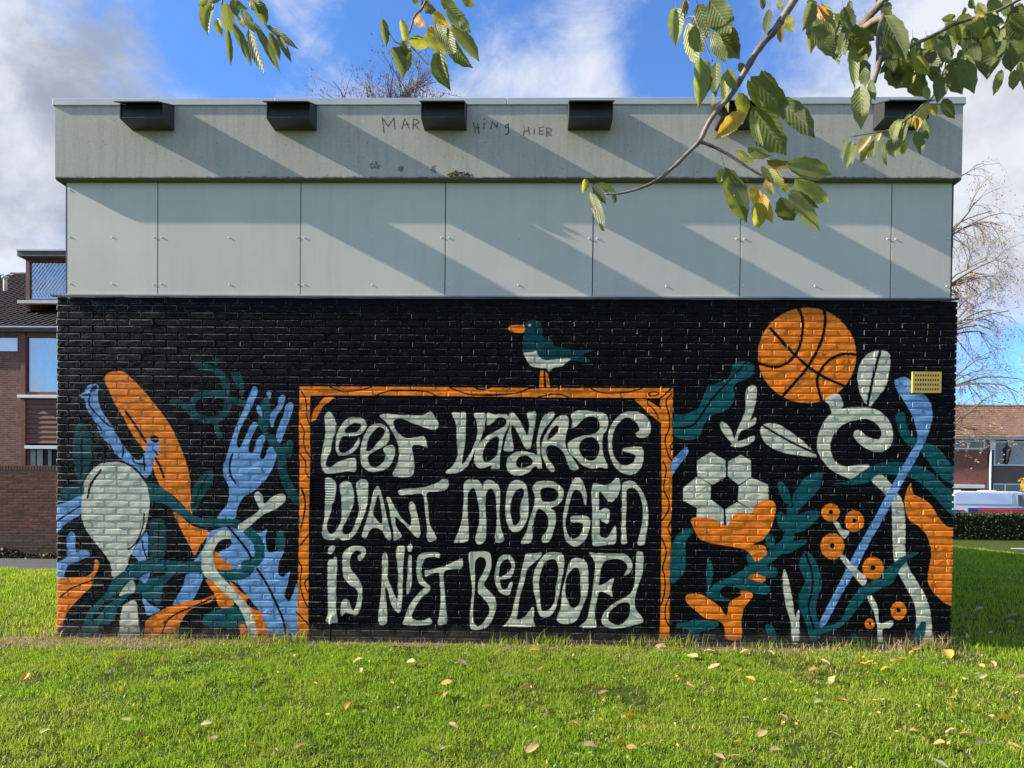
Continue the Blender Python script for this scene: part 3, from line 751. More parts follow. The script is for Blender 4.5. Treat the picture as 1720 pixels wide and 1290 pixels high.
def mural_mat(name, wear_glint=1.0, rough=0.42, bst=0.28, spec=0.08, thr0=0.70, spk_amt=0.6):
    mt, nt, bs, out = new_mat(name)
    p = pos(nt)
    uv, s = plane_uv(nt, p, IMG_X0, IMG_X1, IMG_Z0, IMG_Z1)
    tx = nd(nt, 'ShaderNodeTexImage')
    tx.image = mural_img
    tx.interpolation = 'Linear'
    tx.extension = 'EXTEND'
    nt.links.new(uv, tx.inputs[0])
    c = tx.outputs[0]
    # uneven coats of paint
    n0 = noise(nt, p, 7.0, 5, 0.65)
    n1 = noise(nt, p, 90.0, 4, 0.6)
    c = mixc(nt, 1.0, c, mixc(nt, maprange(nt, n0, 0.3, 0.7), (0.74, 0.74, 0.76), (1.14, 1.14, 1.12)), 'MULTIPLY')
    # brush and roller streaks
    mp = nd(nt, 'ShaderNodeMapping')
    mp.inputs['Scale'].default_value = (22, 22, 5)
    nt.links.new(p, mp.inputs[0])
    c = mixc(nt, 1.0, c, mixc(nt, maprange(nt, noise(nt, mp.outputs[0], 1.0, 6, 0.7), 0.3, 0.7), (0.84, 0.84, 0.85), (1.1, 1.1, 1.1)), 'MULTIPLY')
    # pinholes, bare mortar and painted-in edge glints, more where the left end has weathered
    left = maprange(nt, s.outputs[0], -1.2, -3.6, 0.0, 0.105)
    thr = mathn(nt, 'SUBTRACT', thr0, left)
    spk = mathn(nt, 'MULTIPLY', mathn(nt, 'GREATER_THAN', mathn(nt, 'ADD', mathn(nt, 'MULTIPLY', noise(nt, p, 110.0, 4, 0.7), 0.7), mathn(nt, 'MULTIPLY', noise(nt, p, 9.0, 3, 0.6), 0.3)), thr), spk_amt * wear_glint)
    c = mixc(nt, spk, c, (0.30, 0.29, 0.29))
    # splashed earth and moss along the foot
    foot = mathn(nt, 'MULTIPLY', maprange(nt, mathn(nt, 'ADD', s.outputs[2], mathn(nt, 'MULTIPLY', n0, -0.25)), -0.10, 0.06, 0.75, 0.0, True), wear_glint)
    c = mixc(nt, foot, c, (0.085, 0.07, 0.055))
    put(nt, bs.inputs['Specular IOR Level'], spec)
    put(nt, bs.inputs['Base Color'], c)
    put(nt, bs.inputs['Roughness'], maprange(nt, n1, 0.3, 0.7, rough - 0.08, rough + 0.16))
    h = mathn(nt, 'ADD', mathn(nt, 'MULTIPLY', n1, 0.35), noise(nt, p, 28.0, 5, 0.6))
    bump(nt, bs, h, bst, 0.005)
    return mt


M_PAINT = mural_mat("painted_brick")
M_PAINT_EDGE = mural_mat("painted_brick_edge", 1.0, 0.40, 0.35, 0.40, 0.555, 0.42)  # denser pale specks put sun glints into the bevel colour, besides worn paint
M_PAINT_MORTAR = mural_mat("painted_mortar", 1.2, 0.55, 0.5)
M_PAINT_METAL = mural_mat("painted_metal", 0.3, 0.35, 0.08)

# fascia concrete with pencilled-on graffiti
FZ0, FZ1 = 4.0986, 4.748
FIW, FIH = 2600, 214
graf = np.zeros((FIH, FIW, 3), np.float32)


def fas_img(pts):
    o = []
    for x, y in pts:
        w = P(560 + x / 3.583, 140 + y / 3.583, 0.0)
        o.append(((w.x + 3.98) / 7.96 * FIW, (w.z - FZ0) / (FZ1 - FZ0) * FIH))
    return np.array(o)


for st in ([(305, 300), (295, 210)], [(295, 210), (330, 258)], [(330, 258), (365, 208)], [(365, 208), (371, 276)], [(412, 272), (430, 215)], [(430, 215), (456, 270)], [(420, 250), (452, 247)],
           [(480, 276), (482, 215)], [(482, 215), (507, 222), (512, 238), (485, 250)], [(487, 250), (517, 277)],
           [(843, 235), (855, 302)], [(868, 245), (876, 302)], [(848, 272), (875, 266)], [(908, 242), (904, 275)], [(907, 213), (909, 217)], [(948, 272), (956, 230)], [(956, 230), (985, 266)], [(985, 266), (987, 238)],
           [(1053, 244), (1036, 256), (1040, 266), (1054, 258)], [(1054, 250), (1053, 298), (1036, 308)],
           [(1150, 268), (1144, 311)], [(1174, 264), (1181, 306)], [(1148, 290), (1179, 283)], [(1210, 276), (1208, 306)], [(1265, 262), (1240, 268)], [(1240, 268), (1240, 308)], [(1240, 308), (1263, 304)], [(1240, 288), (1260, 285)],
           [(1285, 319), (1285, 270)], [(1285, 270), (1308, 275), (1310, 290), (1288, 296)], [(1290, 296), (1312, 316)]):
    stroke_img(graf, fas_img(st), 3.6, (0.9, 0, 0))
for cx_, cy_, n_ in ((235, 500, 5), (405, 515, 9), (608, 512, 7), (265, 490, 3)):
    for k in range(n_):
        a = fas_img([(cx_ + rnd.uniform(-18, 18), cy_ + rnd.uniform(-18, 18)), (cx_ + rnd.uniform(-14, 14), cy_ + rnd.uniform(-16, 24))])
        stroke_img(graf, a, rnd.uniform(3, 6), (0.65, 0, 0))
for k in range(34):
    a = fas_img([(rnd.uniform(40, 320), rnd.uniform(190, 400)), ] * 2)
    a[1] += [rnd.uniform(-5, 5), rnd.uniform(-5, 5)]
    stroke_img(graf, a, rnd.uniform(1.5, 4), (rnd.choice((0.45, 0.0)), rnd.choice((0, 0.5)), 0))
graf_img = make_image("fascia_marks", soften(graf))


def concrete_mat():
    mt, nt, bs, out = new_mat("fascia_concrete")
    p = pos(nt)
    uv, s = plane_uv(nt, p, -3.98, 3.98, FZ0, FZ1)
    n0 = noise(nt, p, 1.6, 6, 0.6)
    n1 = noise(nt, p, 40.0, 6, 0.65)
    c = mixc(nt, maprange(nt, n0, 0.3, 0.7), (0.50, 0.45, 0.355), (0.58, 0.53, 0.44))
    c = mixc(nt, maprange(nt, n1, 0.35, 0.7, 0.0, 0.35), c, (0.30, 0.29, 0.26))
    # vertical run-off streaks
    mp = nd(nt, 'ShaderNodeMapping')
    mp.inputs['Scale'].default_value = (9, 9, 0.7)
    nt.links.new(p, mp.inputs[0])
    st = maprange(nt, noise(nt, mp.outputs[0], 1.6, 6, 0.75), 0.46, 0.74, 0.0, 0.48)
    c = mixc(nt, st, c, (0.23, 0.24, 0.22))
    # pits
    vo = nd(nt, 'ShaderNodeTexVoronoi')
    vo.inputs['Scale'].default_value = 22.0
    nt.links.new(p, vo.inputs['Vector'])
    pit = mathn(nt, 'MULTIPLY', mathn(nt, 'LESS_THAN', vo.outputs['Distance'], 0.13), mathn(nt, 'GREATER_THAN', noise(nt, p, 5.0, 2), 0.55))
    c = mixc(nt, mathn(nt, 'MULTIPLY', pit, 0.6), c, (0.12, 0.115, 0.10))
    # moss growing on the drip edge
    mz = mathn(nt, 'ADD', s.outputs[2], mathn(nt, 'MULTIPLY', noise(nt, p, 12, 5, 0.7), -0.05))
    c = mixc(nt, maprange(nt, mz, FZ0 - 0.012, FZ0 + 0.006, 0.92, 0.0, True), c, (0.075, 0.085, 0.035))
    tx = nd(nt, 'ShaderNodeTexImage')
    tx.image = graf_img
    tx.extension = 'CLIP'
    nt.links.new(uv, tx.inputs[0])
    sp = nd(nt, 'ShaderNodeSeparateColor')
    nt.links.new(tx.outputs[0], sp.inputs[0])
    front = mathn(nt, 'LESS_THAN', s.outputs[1], 0.02)
    patch = mathn(nt, 'GREATER_THAN', n1, 0.40)
    c = mixc(nt, mathn(nt, 'MULTIPLY', mathn(nt, 'MULTIPLY', sp.outputs[0], front), patch), c, (0.03, 0.03, 0.028))
    c = mixc(nt, mathn(nt, 'MULTIPLY', sp.outputs[1], front), c, (0.6, 0.58, 0.52))
    put(nt, bs.inputs['Base Color'], c)
    put(nt, bs.inputs['Roughness'], 0.85)
    h = mathn(nt, 'SUBTRACT', mathn(nt, 'MULTIPLY', n1, 0.6), mathn(nt, 'MULTIPLY', pit, 0.7))
    bump(nt, bs, h, 0.22, 0.004)
    return mt


M_CONC = concrete_mat()
M_PANEL, nt, bs, out = new_mat("fibre_cement")
p = pos(nt)
mp = nd(nt, 'ShaderNodeMapping')
mp.inputs['Scale'].default_value = (7, 7, 0.5)
nt.links.new(p, mp.inputs[0])
oi = nd(nt, 'ShaderNodeObjectInfo')
c = mixc(nt, maprange(nt, noise(nt, p, 1.3, 5, 0.6), 0.3, 0.7), (0.60, 0.545, 0.45), (0.665, 0.605, 0.50))
c = mixc(nt, maprange(nt, noise(nt, mp.outputs[0], 1.5, 6, 0.7), 0.50, 0.78, 0.0, 0.30), c, (0.44, 0.42, 0.36))
c = mixc(nt, maprange(nt, noise(nt, p, 55.0, 4, 0.6), 0.62, 0.75, 0.0, 0.25), c, (0.40, 0.39, 0.34))
c = mixc(nt, 1.0, c, mixc(nt, oi.outputs['Random'], (0.95, 0.955, 0.96), (1.03, 1.03, 1.025)), 'MULTIPLY')
put(nt, bs.inputs['Base Color'], c)
put(nt, bs.inputs['Roughness'], 0.62)
bump(nt, bs, mathn(nt, 'ADD', noise(nt, p, 0.8, 2, 0.5), mathn(nt, 'MULTIPLY', noise(nt, p, 60.0, 4, 0.6), 0.02)), 0.05, 0.03)
M_DARK = simple("dark_cavity", (0.02, 0.021, 0.022), 0.8)
M_COPING = simple("coping_metal", (0.52, 0.52, 0.50), 0.5, 0.08, 2.0, 0.04, 0.002, metal=0.25)
M_BLACKMETAL = simple("box_metal", (0.032, 0.034, 0.038), 0.5, 0.2, 9.0, 0.12, 0.002)
M_FLASH = simple("flashing_lead", (0.03, 0.031, 0.034), 0.55, 0.25, 8.0, 0.2, 0.004)
M_TRIM = simple("panel_trim", (0.42, 0.43, 0.40), 0.5, 0.1, 4.0, 0.05)
M_SCREW = simple("screw_steel", (0.72, 0.73, 0.72), 0.4, 0.08, 20.0, 0.0)
M_YELLOW = simple("yellow_plastic", (0.58, 0.39, 0.075), 0.45, 0.10, 14.0, 0.1, 0.001)
M_SLOT = simple("slot_dark", (0.03, 0.018, 0.006), 0.8)

# ------------------------------------------------------------------ ground and paving
XL, XR = -6.0, 6.0


def ground_mat():
    mt, nt, bs, out = new_mat("lawn_soil")
    p = pos(nt)
    n0 = noise(nt, p, 0.9, 6, 0.6)
    n1 = noise(nt, p, 14.0, 6, 0.7)
    n2 = noise(nt, p, 70.0, 4, 0.7)
    c = mixc(nt, maprange(nt, n1, 0.35, 0.65), (0.028, 0.048, 0.006), (0.085, 0.125, 0.014))
    c = mixc(nt, maprange(nt, n0, 0.45, 0.7, 0.0, 0.5), c, (0.12, 0.13, 0.035))
    c = mixc(nt, maprange(nt, n2, 0.48, 0.72, 0.0, 0.8), c, (0.085, 0.062, 0.035))
    put(nt, bs.inputs['Base Color'], c)
    put(nt, bs.inputs['Roughness'], 0.95)
    put(nt, bs.inputs['Specular IOR Level'], 0.1)
    bump(nt, bs, mathn(nt, 'ADD', n1, n2), 0.8, 0.04)
    return mt


M_GROUND = ground_mat()


def hgt(x, y):
    """gentle unevenness of the lawn"""
    return 0.020 * math.sin(x * 1.3 + 0.4) * math.sin(y * 1.7 + 1.0) + 0.012 * math.sin(x * 3.1 + y * 2.3)


def hgt_np(x, y):
    return 0.020 * np.sin(x * 1.3 + 0.4) * np.sin(y * 1.7 + 1.0) + 0.012 * np.sin(x * 3.1 + y * 2.3)


def lawn_z(x, y):
    w = np.clip((-y) / 0.8, 0, 1) * np.clip((y + 9) / 2, 0, 1) * np.clip((8 - np.abs(x)) / 2, 0, 1)
    return hgt_np(x, y) * w


def build_ground():
    xs = np.concatenate([[-900, -300, -90, -30, -14], np.linspace(-9, 9, 73), [14, 30, 90, 300, 900]])
    ys = np.concatenate([[-600, -200, -60, -20, -12], np.linspace(-9, 2, 45), [8, 16, 30, 60, 150, 500, 1500]])
    X, Y = np.meshgrid(xs, ys)
    Z = lawn_z(X, Y)
    vs = np.stack([X, Y, Z], -1).reshape(-1, 3)
    nx = len(xs)
    q = []
    for j in range(len(ys) - 1):
        for i in range(nx - 1):
            a = j * nx + i
            q.append((a, a + 1, a + nx + 1, a + nx))
    me = np_mesh('ground', vs, q, None, M_GROUND)
    me.polygons.foreach_set('use_smooth', [True] * len(me.polygons))
    o = bpy.data.objects.new('ground', me)
    link(o)
    tag(o, 'green lawn in front of and around the painted building', 'lawn', kind='structure')


build_ground()

M_ASPH = simple("path_asphalt", (0.055, 0.055, 0.058), 0.9, 0.25, 3.0, 0.5, 0.01, bscale=60)
M_PAVE = simple("pale_paving", (0.42, 0.40, 0.36), 0.85, 0.12, 3.0, 0.2, 0.005)
M_ROAD = simple("road_asphalt", (0.06, 0.06, 0.062), 0.9, 0.2, 2.0, 0.4, 0.01)
b_ = MB()
b_.add([(-40, 6.2, 0.004), (-4.6, 6.2, 0.004), (-4.6, 8.55, 0.004), (-40, 8.55, 0.004)], [(0, 1, 2, 3)])
o = b_.build('path', M_ASPH)
tag(o, 'dark asphalt footpath in front of the brick garden wall', 'path', kind='structure')
b_ = MB()
b_.add([(15.0, 16.35, 0.004), (60, 12.6, 0.004), (60, 13.8, 0.004), (15.4, 16.9, 0.004)], [(0, 1, 2, 3)])
o = b_.build('pavement', M_PAVE)
tag(o, 'pale paved footpath crossing the far lawn at the right', 'pavement', kind='structure')
b_ = MB()
b_.add([(-5, 24.6, 0.004), (120, 24.6, 0.004), (120, 33, 0.004), (-5, 33, 0.004)], [(0, 1, 2, 3)])
o = b_.build('road', M_ROAD)
tag(o, 'asphalt road behind the hedge with the parked van', 'road', kind='structure')

# ------------------------------------------------------------------ painted building
HX = WALL_W / 2
bld = empty('mural_building', (0, 0, 0), 'flat-roofed building with a colourful mural painted on its black brick wall', 'building')
wall = MB()
wall.box(-HX + 0.012, HX - 0.012, 0.0066, 16.5, -0.3, WALL_H - 0.012)
wall_o = wall.build('brick_wall', M_PAINT_MORTAR, bld)
wall_o['label'] = 'black brick wall painted with a mural of cutlery, lettering and sports things'

NCOURSE = 49
CH = WALL_H / NCOURSE
BH = CH - 0.0095


def brick_mesh(name, L, seed, corner=0):
    r = random.Random(seed)
    bv = 0.0058
    xs = [-L / 2, -L / 2 + bv, -L / 6, L / 6, L / 2 - bv, L / 2]
    zs = [-BH / 2, -BH / 2 + bv, BH / 2 - bv * 1.55, BH / 2]
    mb = MB()
    vs = []
    for j, z in enumerate(zs):
        for i, x in enumerate(xs):
            edge = (i in (0, 5)) or (j in (0, 3))
            y = 0.0095 if edge else r.uniform(-0.0016, 0.0016) + (0.0010 if i in (1, 4) else 0)
            xx, zz = x, z
            if edge and i in (0, 5) and j in (0, 3):
                xx *= (L / 2 - 0.003) / (L / 2)
                zz *= (BH / 2 - 0.003) / (BH / 2)
            xx += r.uniform(-0.0022, 0.0022)
            zz += r.uniform(-0.0019, 0.0019)
            vs.append((xx, y, zz))
    fs = []
    for j in range(3):
        for i in range(5):
            a = j * 6 + i
            fs.append((a, a + 1, a + 7, a + 6))
    if corner:
        b = len(vs)
        ci = 0 if corner < 0 else 5
        rim = [j * 6 + ci for j in range(4)]
        # the end of a corner brick goes round the corner
        for j in rim:
            x, y, z = vs[j]
            vs[j] = (x, 0.004, z)
            vs.append((x, 0.1, z))
        for k in range(3):
            fs.append((rim[k], rim[k + 1], b + k + 1, b + k) if corner > 0 else (rim[k + 1], rim[k], b + k, b + k + 1))
        top = [18 + i for i in range(6)]
        bot = [i for i in range(6)]
        for row in (top, bot):
            c0 = len(vs)
            for i in row:
                x, y, z = vs[i]
                vs.append((x, 0.1, z))
            for k in range(5):
                fs.append((row[k], row[k + 1], c0 + k + 1, c0 + k) if row is top else (row[k + 1], row[k], c0 + k, c0 + k + 1))
    mb.add(vs, fs)
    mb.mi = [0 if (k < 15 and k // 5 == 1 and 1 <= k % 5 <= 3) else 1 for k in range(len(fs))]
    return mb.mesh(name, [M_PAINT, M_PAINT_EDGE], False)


LS, LH = 0.2105, 0.1005
VAR_S = [brick_mesh('brick', LS, 100 + i) for i in range(14)]
VAR_H = [brick_mesh('brick', LH, 200 + i) for i in range(6)]
COR = {}
for sgn in (-1, 1):
    COR[sgn] = ([brick_mesh('brick', LS, 300 + i + sgn, sgn) for i in range(3)], [brick_mesh('brick', LH, 400 + i + sgn, sgn) for i in range(3)])

bricks = []          # (mesh, x, z, scale_x, tilt_x, tilt_z, dy)
SKIP = [(P(788, 960, 0).x, P(788, 960, 0).z, P(829, 915, 0).x, P(829, 915, 0).z), (P(522, 847, 0).x, P(522, 847, 0).z, P(563, 803, 0).x, P(563, 803, 0).z)]


def trim(xa, xb, z):
    """what is left of a brick beside the hatch and the vent"""
    for a, b, c, d in SKIP:
        if xb > a and xa < c and b - BH / 2 < z < d + BH / 2:
            return [q for q in ((xa, min(xb, a - 0.004)), (max(xa, c + 0.004), xb)) if q[1] - q[0] > 0.025]
    return [(xa, xb)]


for row in range(NCOURSE):
    z = row * CH + CH / 2 - 0.002
    x = -HX
    first = True
    if row % 2 == 0:
        seq = [LH]
    else:
        seq = []
    while x < HX - 0.02:
        if seq:
            L = seq.pop(0)
        else:
            L = LS
            if rnd.random() < 0.05 and not first:
                L = LH
                seq = [LH]
        gap = rnd.uniform(0.007, 0.0105)
        rest = HX - x
        if rest < L + 0.10:
            if rest - L < 0.06:
                L = rest
        last = x + L >= HX - 0.02
        if last:
            L = rest
        nl = LH if L < 0.155 else LS
        sgn = -1 if first else (1 if last else 0)
        j = rnd.uniform(-0.003, 0.003) if sgn == 0 else rnd.uniform(-0.002, 0.002)
        pool = (COR[sgn][1] if nl == LH else COR[sgn][0]) if sgn else (VAR_H if nl == LH else VAR_S)
        cxm = x + L / 2
        for (pa_, pb_) in trim(x, x + L, z):
            whole = pb_ - pa_ > L - 0.001
            if not whole:
                nl = LH if pb_ - pa_ < 0.155 else LS
                pool = VAR_H if nl == LH else VAR_S
                cxm, j, sgn = (pa_ + pb_) / 2, 0.0, 0
            L_b = pb_ - pa_
            bricks.append((rnd.choice(pool), cxm + j, z + rnd.uniform(-0.0012, 0.0012), L_b / nl, rnd.gauss(0, 0.013), rnd.gauss(0, 0.008), rnd.gauss(0, 0.0014), sgn))
        x += L + gap
        first = False

# the bricks that show largest and clearest (the middle of the wall) are single parts, the rest one joined part
order = sorted(range(len(bricks)), key=lambda i: (bricks[i][7] != 0, bricks[i][3] * (1 if bricks[i][0] in VAR_S else 0.5) < 0.9, ((bricks[i][1] - 0.0) / 3.2) ** 2 + ((bricks[i][2] - 1.35) / 1.1) ** 2))
single = set(order[:299])
sv, sq, smi = [], [], []
for i, (me, x, z, sx, tx, tz, dy, sgn) in enumerate(bricks):
    Mx = Matrix.Translation((x, dy, z)) @ Matrix.Rotation(tx, 4, 'X') @ Matrix.Rotation(tz, 4, 'Z') @ Matrix.Diagonal((sx, 1, 1, 1))
    if i in single:
        o = bpy.data.objects.new('brick', me)
        o.matrix_world = Mx
        COL.objects.link(o)
        o.parent = wall_o
    else:
        base = len(sv)
        for v in me.vertices:
            sv.append(tuple(Mx @ v.co))
        for pl in me.polygons:
            sq.append(tuple(base + k for k in pl.vertices))
            smi.append(pl.material_index)
mb = MB()
mb.add(sv, sq)
mb.mi = smi
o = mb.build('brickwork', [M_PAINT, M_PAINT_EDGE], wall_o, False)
o['kind'] = 'stuff'

# square painted access hatch and painted vent grille let into the wall
x0, z0, x1, z1 = SKIP[0]
mb = MB()
mb.cbox(x0 - 0.003, x1 + 0.003, -0.0015, 0.01, z0 - 0.012, z1 + 0.014, 0.002)
hatch = mb.build('access_hatch', M_PAINT_METAL, bld)
mb = MB()
hx0, hx1, hz0, hz1 = x0 + 0.006, x1 - 0.006, z0 + 0.006, z1 + 0.004
for a in ((hx0, hx1, hz1 - 0.003, hz1), (hx0, hx1, hz0, hz0 + 0.003), (hx0, hx0 + 0.003, hz0 + 0.0031, hz1 - 0.0031), (hx1 - 0.003, hx1, hz0 + 0.0031, hz1 - 0.0031)):
    mb.box(a[0], a[1], -0.004, -0.001, a[2], a[3])
mb.build('hatch_rim', M_PAINT_METAL, hatch)

x0, z0, x1, z1 = SKIP[1]
mb = MB()
t = 0.012
mb.box(x0 - 0.01, x1 + 0.01, -0.006, 0.03, z1 - t, z1)
mb.box(x0 - 0.01, x1 + 0.01, -0.006, 0.03, z0, z0 + t)
mb.box(x0 - 0.01, x0 + t - 0.01, -0.0055, 0.03, z0 + t, z1 - t)
mb.box(x1 + 0.01 - t, x1 + 0.01, -0.0055, 0.03, z0 + t, z1 - t)
grille = mb.build('vent_grille', M_PAINT_METAL, bld)
for k in range(9):
    zc = z0 + t + (k + 0.5) * (z1 - z0 - 2 * t) / 9
    mb = MB()
    h_ = 0.012
    ya, yb = -0.004, 0.0055
    vs = [(x0, ya, zc - h_ / 2), (x1, ya, zc - h_ / 2), (x1, yb, zc + h_), (x0, yb, zc + h_), (x0, ya, zc - h_ / 2 + 0.003), (x1, ya, zc - h_ / 2 + 0.003), (x1, yb, zc + h_ + 0.003), (x0, yb, zc + h_ + 0.003)]
    mb.add(vs, [(3, 2, 1, 0), (4, 5, 6, 7), (0, 1, 5, 4), (2, 3, 7, 6), (1, 2, 6, 5), (3, 0, 4, 7)])
    mb.build('slat', M_PAINT_METAL, grille)

mb = MB()
mb.box(x0, x1, 0.0058, 0.012, z0 + t, z1 - t)
mb.build('backing', M_PAINT_METAL, grille)

# bottom drain stub with its bracket
pz = P(556, 1038, -0.03)
mb = MB()
mb.tube([(pz.x, -0.055, -0.05), (pz.x, -0.055, pz.z - 0.03), (pz.x, -0.04, pz.z), (pz.x, 0.0, pz.z + 0.012)], [0.012, 0.012, 0.013, 0.013], 8)
mb.box(pz.x - 0.03, pz.x + 0.03, -0.012, 0.004, pz.z - 0.012, pz.z + 0.032)
o = mb.build('drain_pipe', M_PAINT_METAL, bld, False)

# upper band: cladding panels
PY0 = 0.066
core = MB()
core.box(-HX + 0.11, HX - 0.11, PY0 + 0.03, 16.4, WALL_H - 0.011, FZ0 + 0.1)
core.build('cavity_wall', M_DARK, bld)
ju = [112, 265, 505, 748, 996, 1244, 1497, 1598]
jx = [P(u, 400, PY0).x for u in ju]
PZ0, PZ1 = P(800, 496.5, PY0).z, FZ0 + 0.05
screw_mb = MB()
ns = 10
vs = [(0, -0.0042, 0)]
for rr, yy in ((0.0062, -0.0038), (0.0078, -0.001), (0.0078, 0.002)):
    for k in range(ns):
        vs.append((rr * math.cos(2 * math.pi * k / ns), yy, rr * math.sin(2 * math.pi * k / ns)))
fs = [(0, 1 + k, 1 + (k + 1) % ns) for k in range(ns)]
for r_ in range(2):
    for k in range(ns):
        fs.append((1 + r_ * ns + k, 1 + (r_ + 1) * ns + k, 1 + (r_ + 1) * ns + (k + 1) % ns, 1 + r_ * ns + (k + 1) % ns))
screw_mb.add(vs, fs)
screw_me = screw_mb.mesh('screw', M_SCREW)
for i in range(7):
    a, c = jx[i] + (0.004 if i else 0), jx[i + 1] - (0.004 if i < 6 else 0)
    mb = MB()
    mb.cbox(a, c, PY0 + rnd.uniform(-0.001, 0.001), PY0 + 0.012, PZ0, PZ1, 0.0015)
    po = mb.build('cladding_panel', M_PANEL, bld)
    for zz in (P(800, 319, PY0).z, P(800, 400, PY0).z, P(800, 479, PY0).z):
        for xx in (a + 0.03, (a + c) / 2, c - 0.03):
            if c - a < 0.7 and False:
                continue
            so = bpy.data.objects.new('screw', screw_me)
            so.location = (xx + rnd.uniform(-0.004, 0.004), PY0 - 0.0012, zz + rnd.uniform(-0.004, 0.004))
            link(so, po)
mb = MB()
mb.box(jx[0] - 0.008, jx[0] - 0.001, PY0 - 0.002, PY0 + 0.10, PZ0, PZ1)
mb.build('corner_trim', M_FLASH, bld)
mb = MB()
mb.box(jx[7] + 0.001, jx[7] + 0.012, PY0 - 0.002, PY0 + 0.10, PZ0, PZ1)
mb.build('corner_trim', M_FLASH, bld)
mb = MB()
mb.box(jx[0] - 0.008, jx[7] + 0.012, PY0 - 0.012, PY0 + 0.02, PZ0 - 0.012, PZ0 - 0.0005)
mb.build('bottom_trim', M_TRIM, bld)

# lead flashing over the top of the brickwork, in a strip with dressed-down ends
fz = WALL_H
mb = MB()
nn = 60
fx0, fx1 = P(85, 497, -0.02).x, P(1611, 505, -0.02).x
vs, fs = [], []
for i in range(nn + 1):
    x = fx0 + (fx1 - fx0) * i / nn
    e = min(i, nn - i)
    lift = 0.010 if e == 0 else 0.0
    w1 = 0.0025 * math.sin(i * 1.7) + 0.0015 * math.sin(i * 4.1)
    vs += [(x, PY0 + 0.02, fz + 0.016), (x, -0.010 + w1, fz + 0.010 + lift), (x, -0.024 + w1, fz + 0.004 + lift), (x, -0.0245 + w1, fz - 0.010 + lift + w1), (x, -0.018, fz - 0.008 + lift), (x, 0.02, fz + 0.0005 + lift * 0.3)]
for i in range(nn):
    for k in range(5):
        a = i * 6 + k
        fs.append((a, a + 1, a + 7, a + 6))
mb.add(vs, fs)
mb.build('lead_flashing', M_FLASH, bld)

# concrete fascia
mb = MB()
c_ = 0.012
mb2 = []
nx_ = 80
fxa, fxb = -HX - 0.012, HX + 0.012
vs, fs = [], []
for i in range(nx_ + 1):
    x = fxa + (fxb - fxa) * i / nx_
    chip = 0.0
    w1 = 0.0018 * math.sin(i * 2.3) + 0.0012 * math.sin(i * 5.7)
    vs += [(x, 0.5, FZ1), (x, 0.0, FZ1), (x, 0.0, FZ0 + 0.016 + w1), (x, 0.010, FZ0 + 0.003 + w1 * 0.6), (x, 0.02, FZ0), (x, 0.30, FZ0)]
for i in range(nx_):
    for k in range(5):
        a = i * 6 + k
        fs.append((a, a + 1, a + 7, a + 6))
b0 = len(vs)
fs.append(tuple(range(0, 6)))
fs.append(tuple(range(nx_ * 6 + 5, nx_ * 6 - 1, -1)))
mb.add(vs, fs)
mb.box(fxa, fxb, 0.3, 16.5, FZ0 + 0.0005, FZ1 - 0.0005)
mb.build('concrete_fascia', M_CONC, bld)
mb = MB()
cz0, cz1 = FZ1 - 0.002, FZ1 + 0.058
seg = [fxa - 0.016, -2.02, 0.03, 2.05, fxb + 0.016]
for i in range(4):
    mb.cbox(seg[i] + (0.0015 if i else 0), seg[i + 1] - (0.0015 if i < 3 else 0), -0.0145 - 0.0006 * (i % 2), 16.52, cz0, cz1, 0.003)
mb.build('coping', M_COPING, bld)

# crumbled patch with moss and a withered leaf on the drip edge
mc = P(772, 293, -0.01)
mb = MB()
for k in range(26):
    r_ = rnd.uniform(0.006, 0.02)
    cx_, cz_ = mc.x + rnd.gauss(0, 0.055), mc.z - 0.012 + abs(rnd.gauss(0, 0.022))
    cy_ = -rnd.uniform(0.0, 0.014)
    vs = []
    for a in range(5):
        an = a * 1.2566 + rnd.random()
        vs.append((cx_ + r_ * math.cos(an) * rnd.uniform(.7, 1.5), cy_ - rnd.uniform(0, 0.008), cz_ + r_ * math.sin(an) * 0.7))
    vs.append((cx_, cy_ - r_ * 0.9, cz_))
    vs.append((cx_, cy_ + 0.012, cz_))
    fs = []
    for a in range(5):
        fs.append((a, (a + 1) % 5, 5))
        fs.append(((a + 1) % 5, a, 6))
    mb.add(vs, fs)
mb.build('moss_clump', simple("moss", (0.20, 0.17, 0.07), 0.9, 0.5, 40.0, 0.5, 0.004, c2=(0.07, 0.08, 0.03)), bld)

# ------------------------------------------------------------------ dark boxes under the roof edge
BW, BD, CDP = 0.372, 0.21, 0.30
BOXU = [258, 497, 748.5, 989, 1236, 1502]
box_words = ['first dark metal box from the left, fixed to the concrete fascia', 'second dark metal box from the left, fixed to the concrete fascia',
             'dark metal box on the fascia hiding part of the scrawled writing', 'dark metal box on the fascia right of the scrawled writing',
             'dark metal box on the fascia mostly hidden by the hanging leafy branch', 'rightmost dark metal box on the fascia, its left side lit by sun']


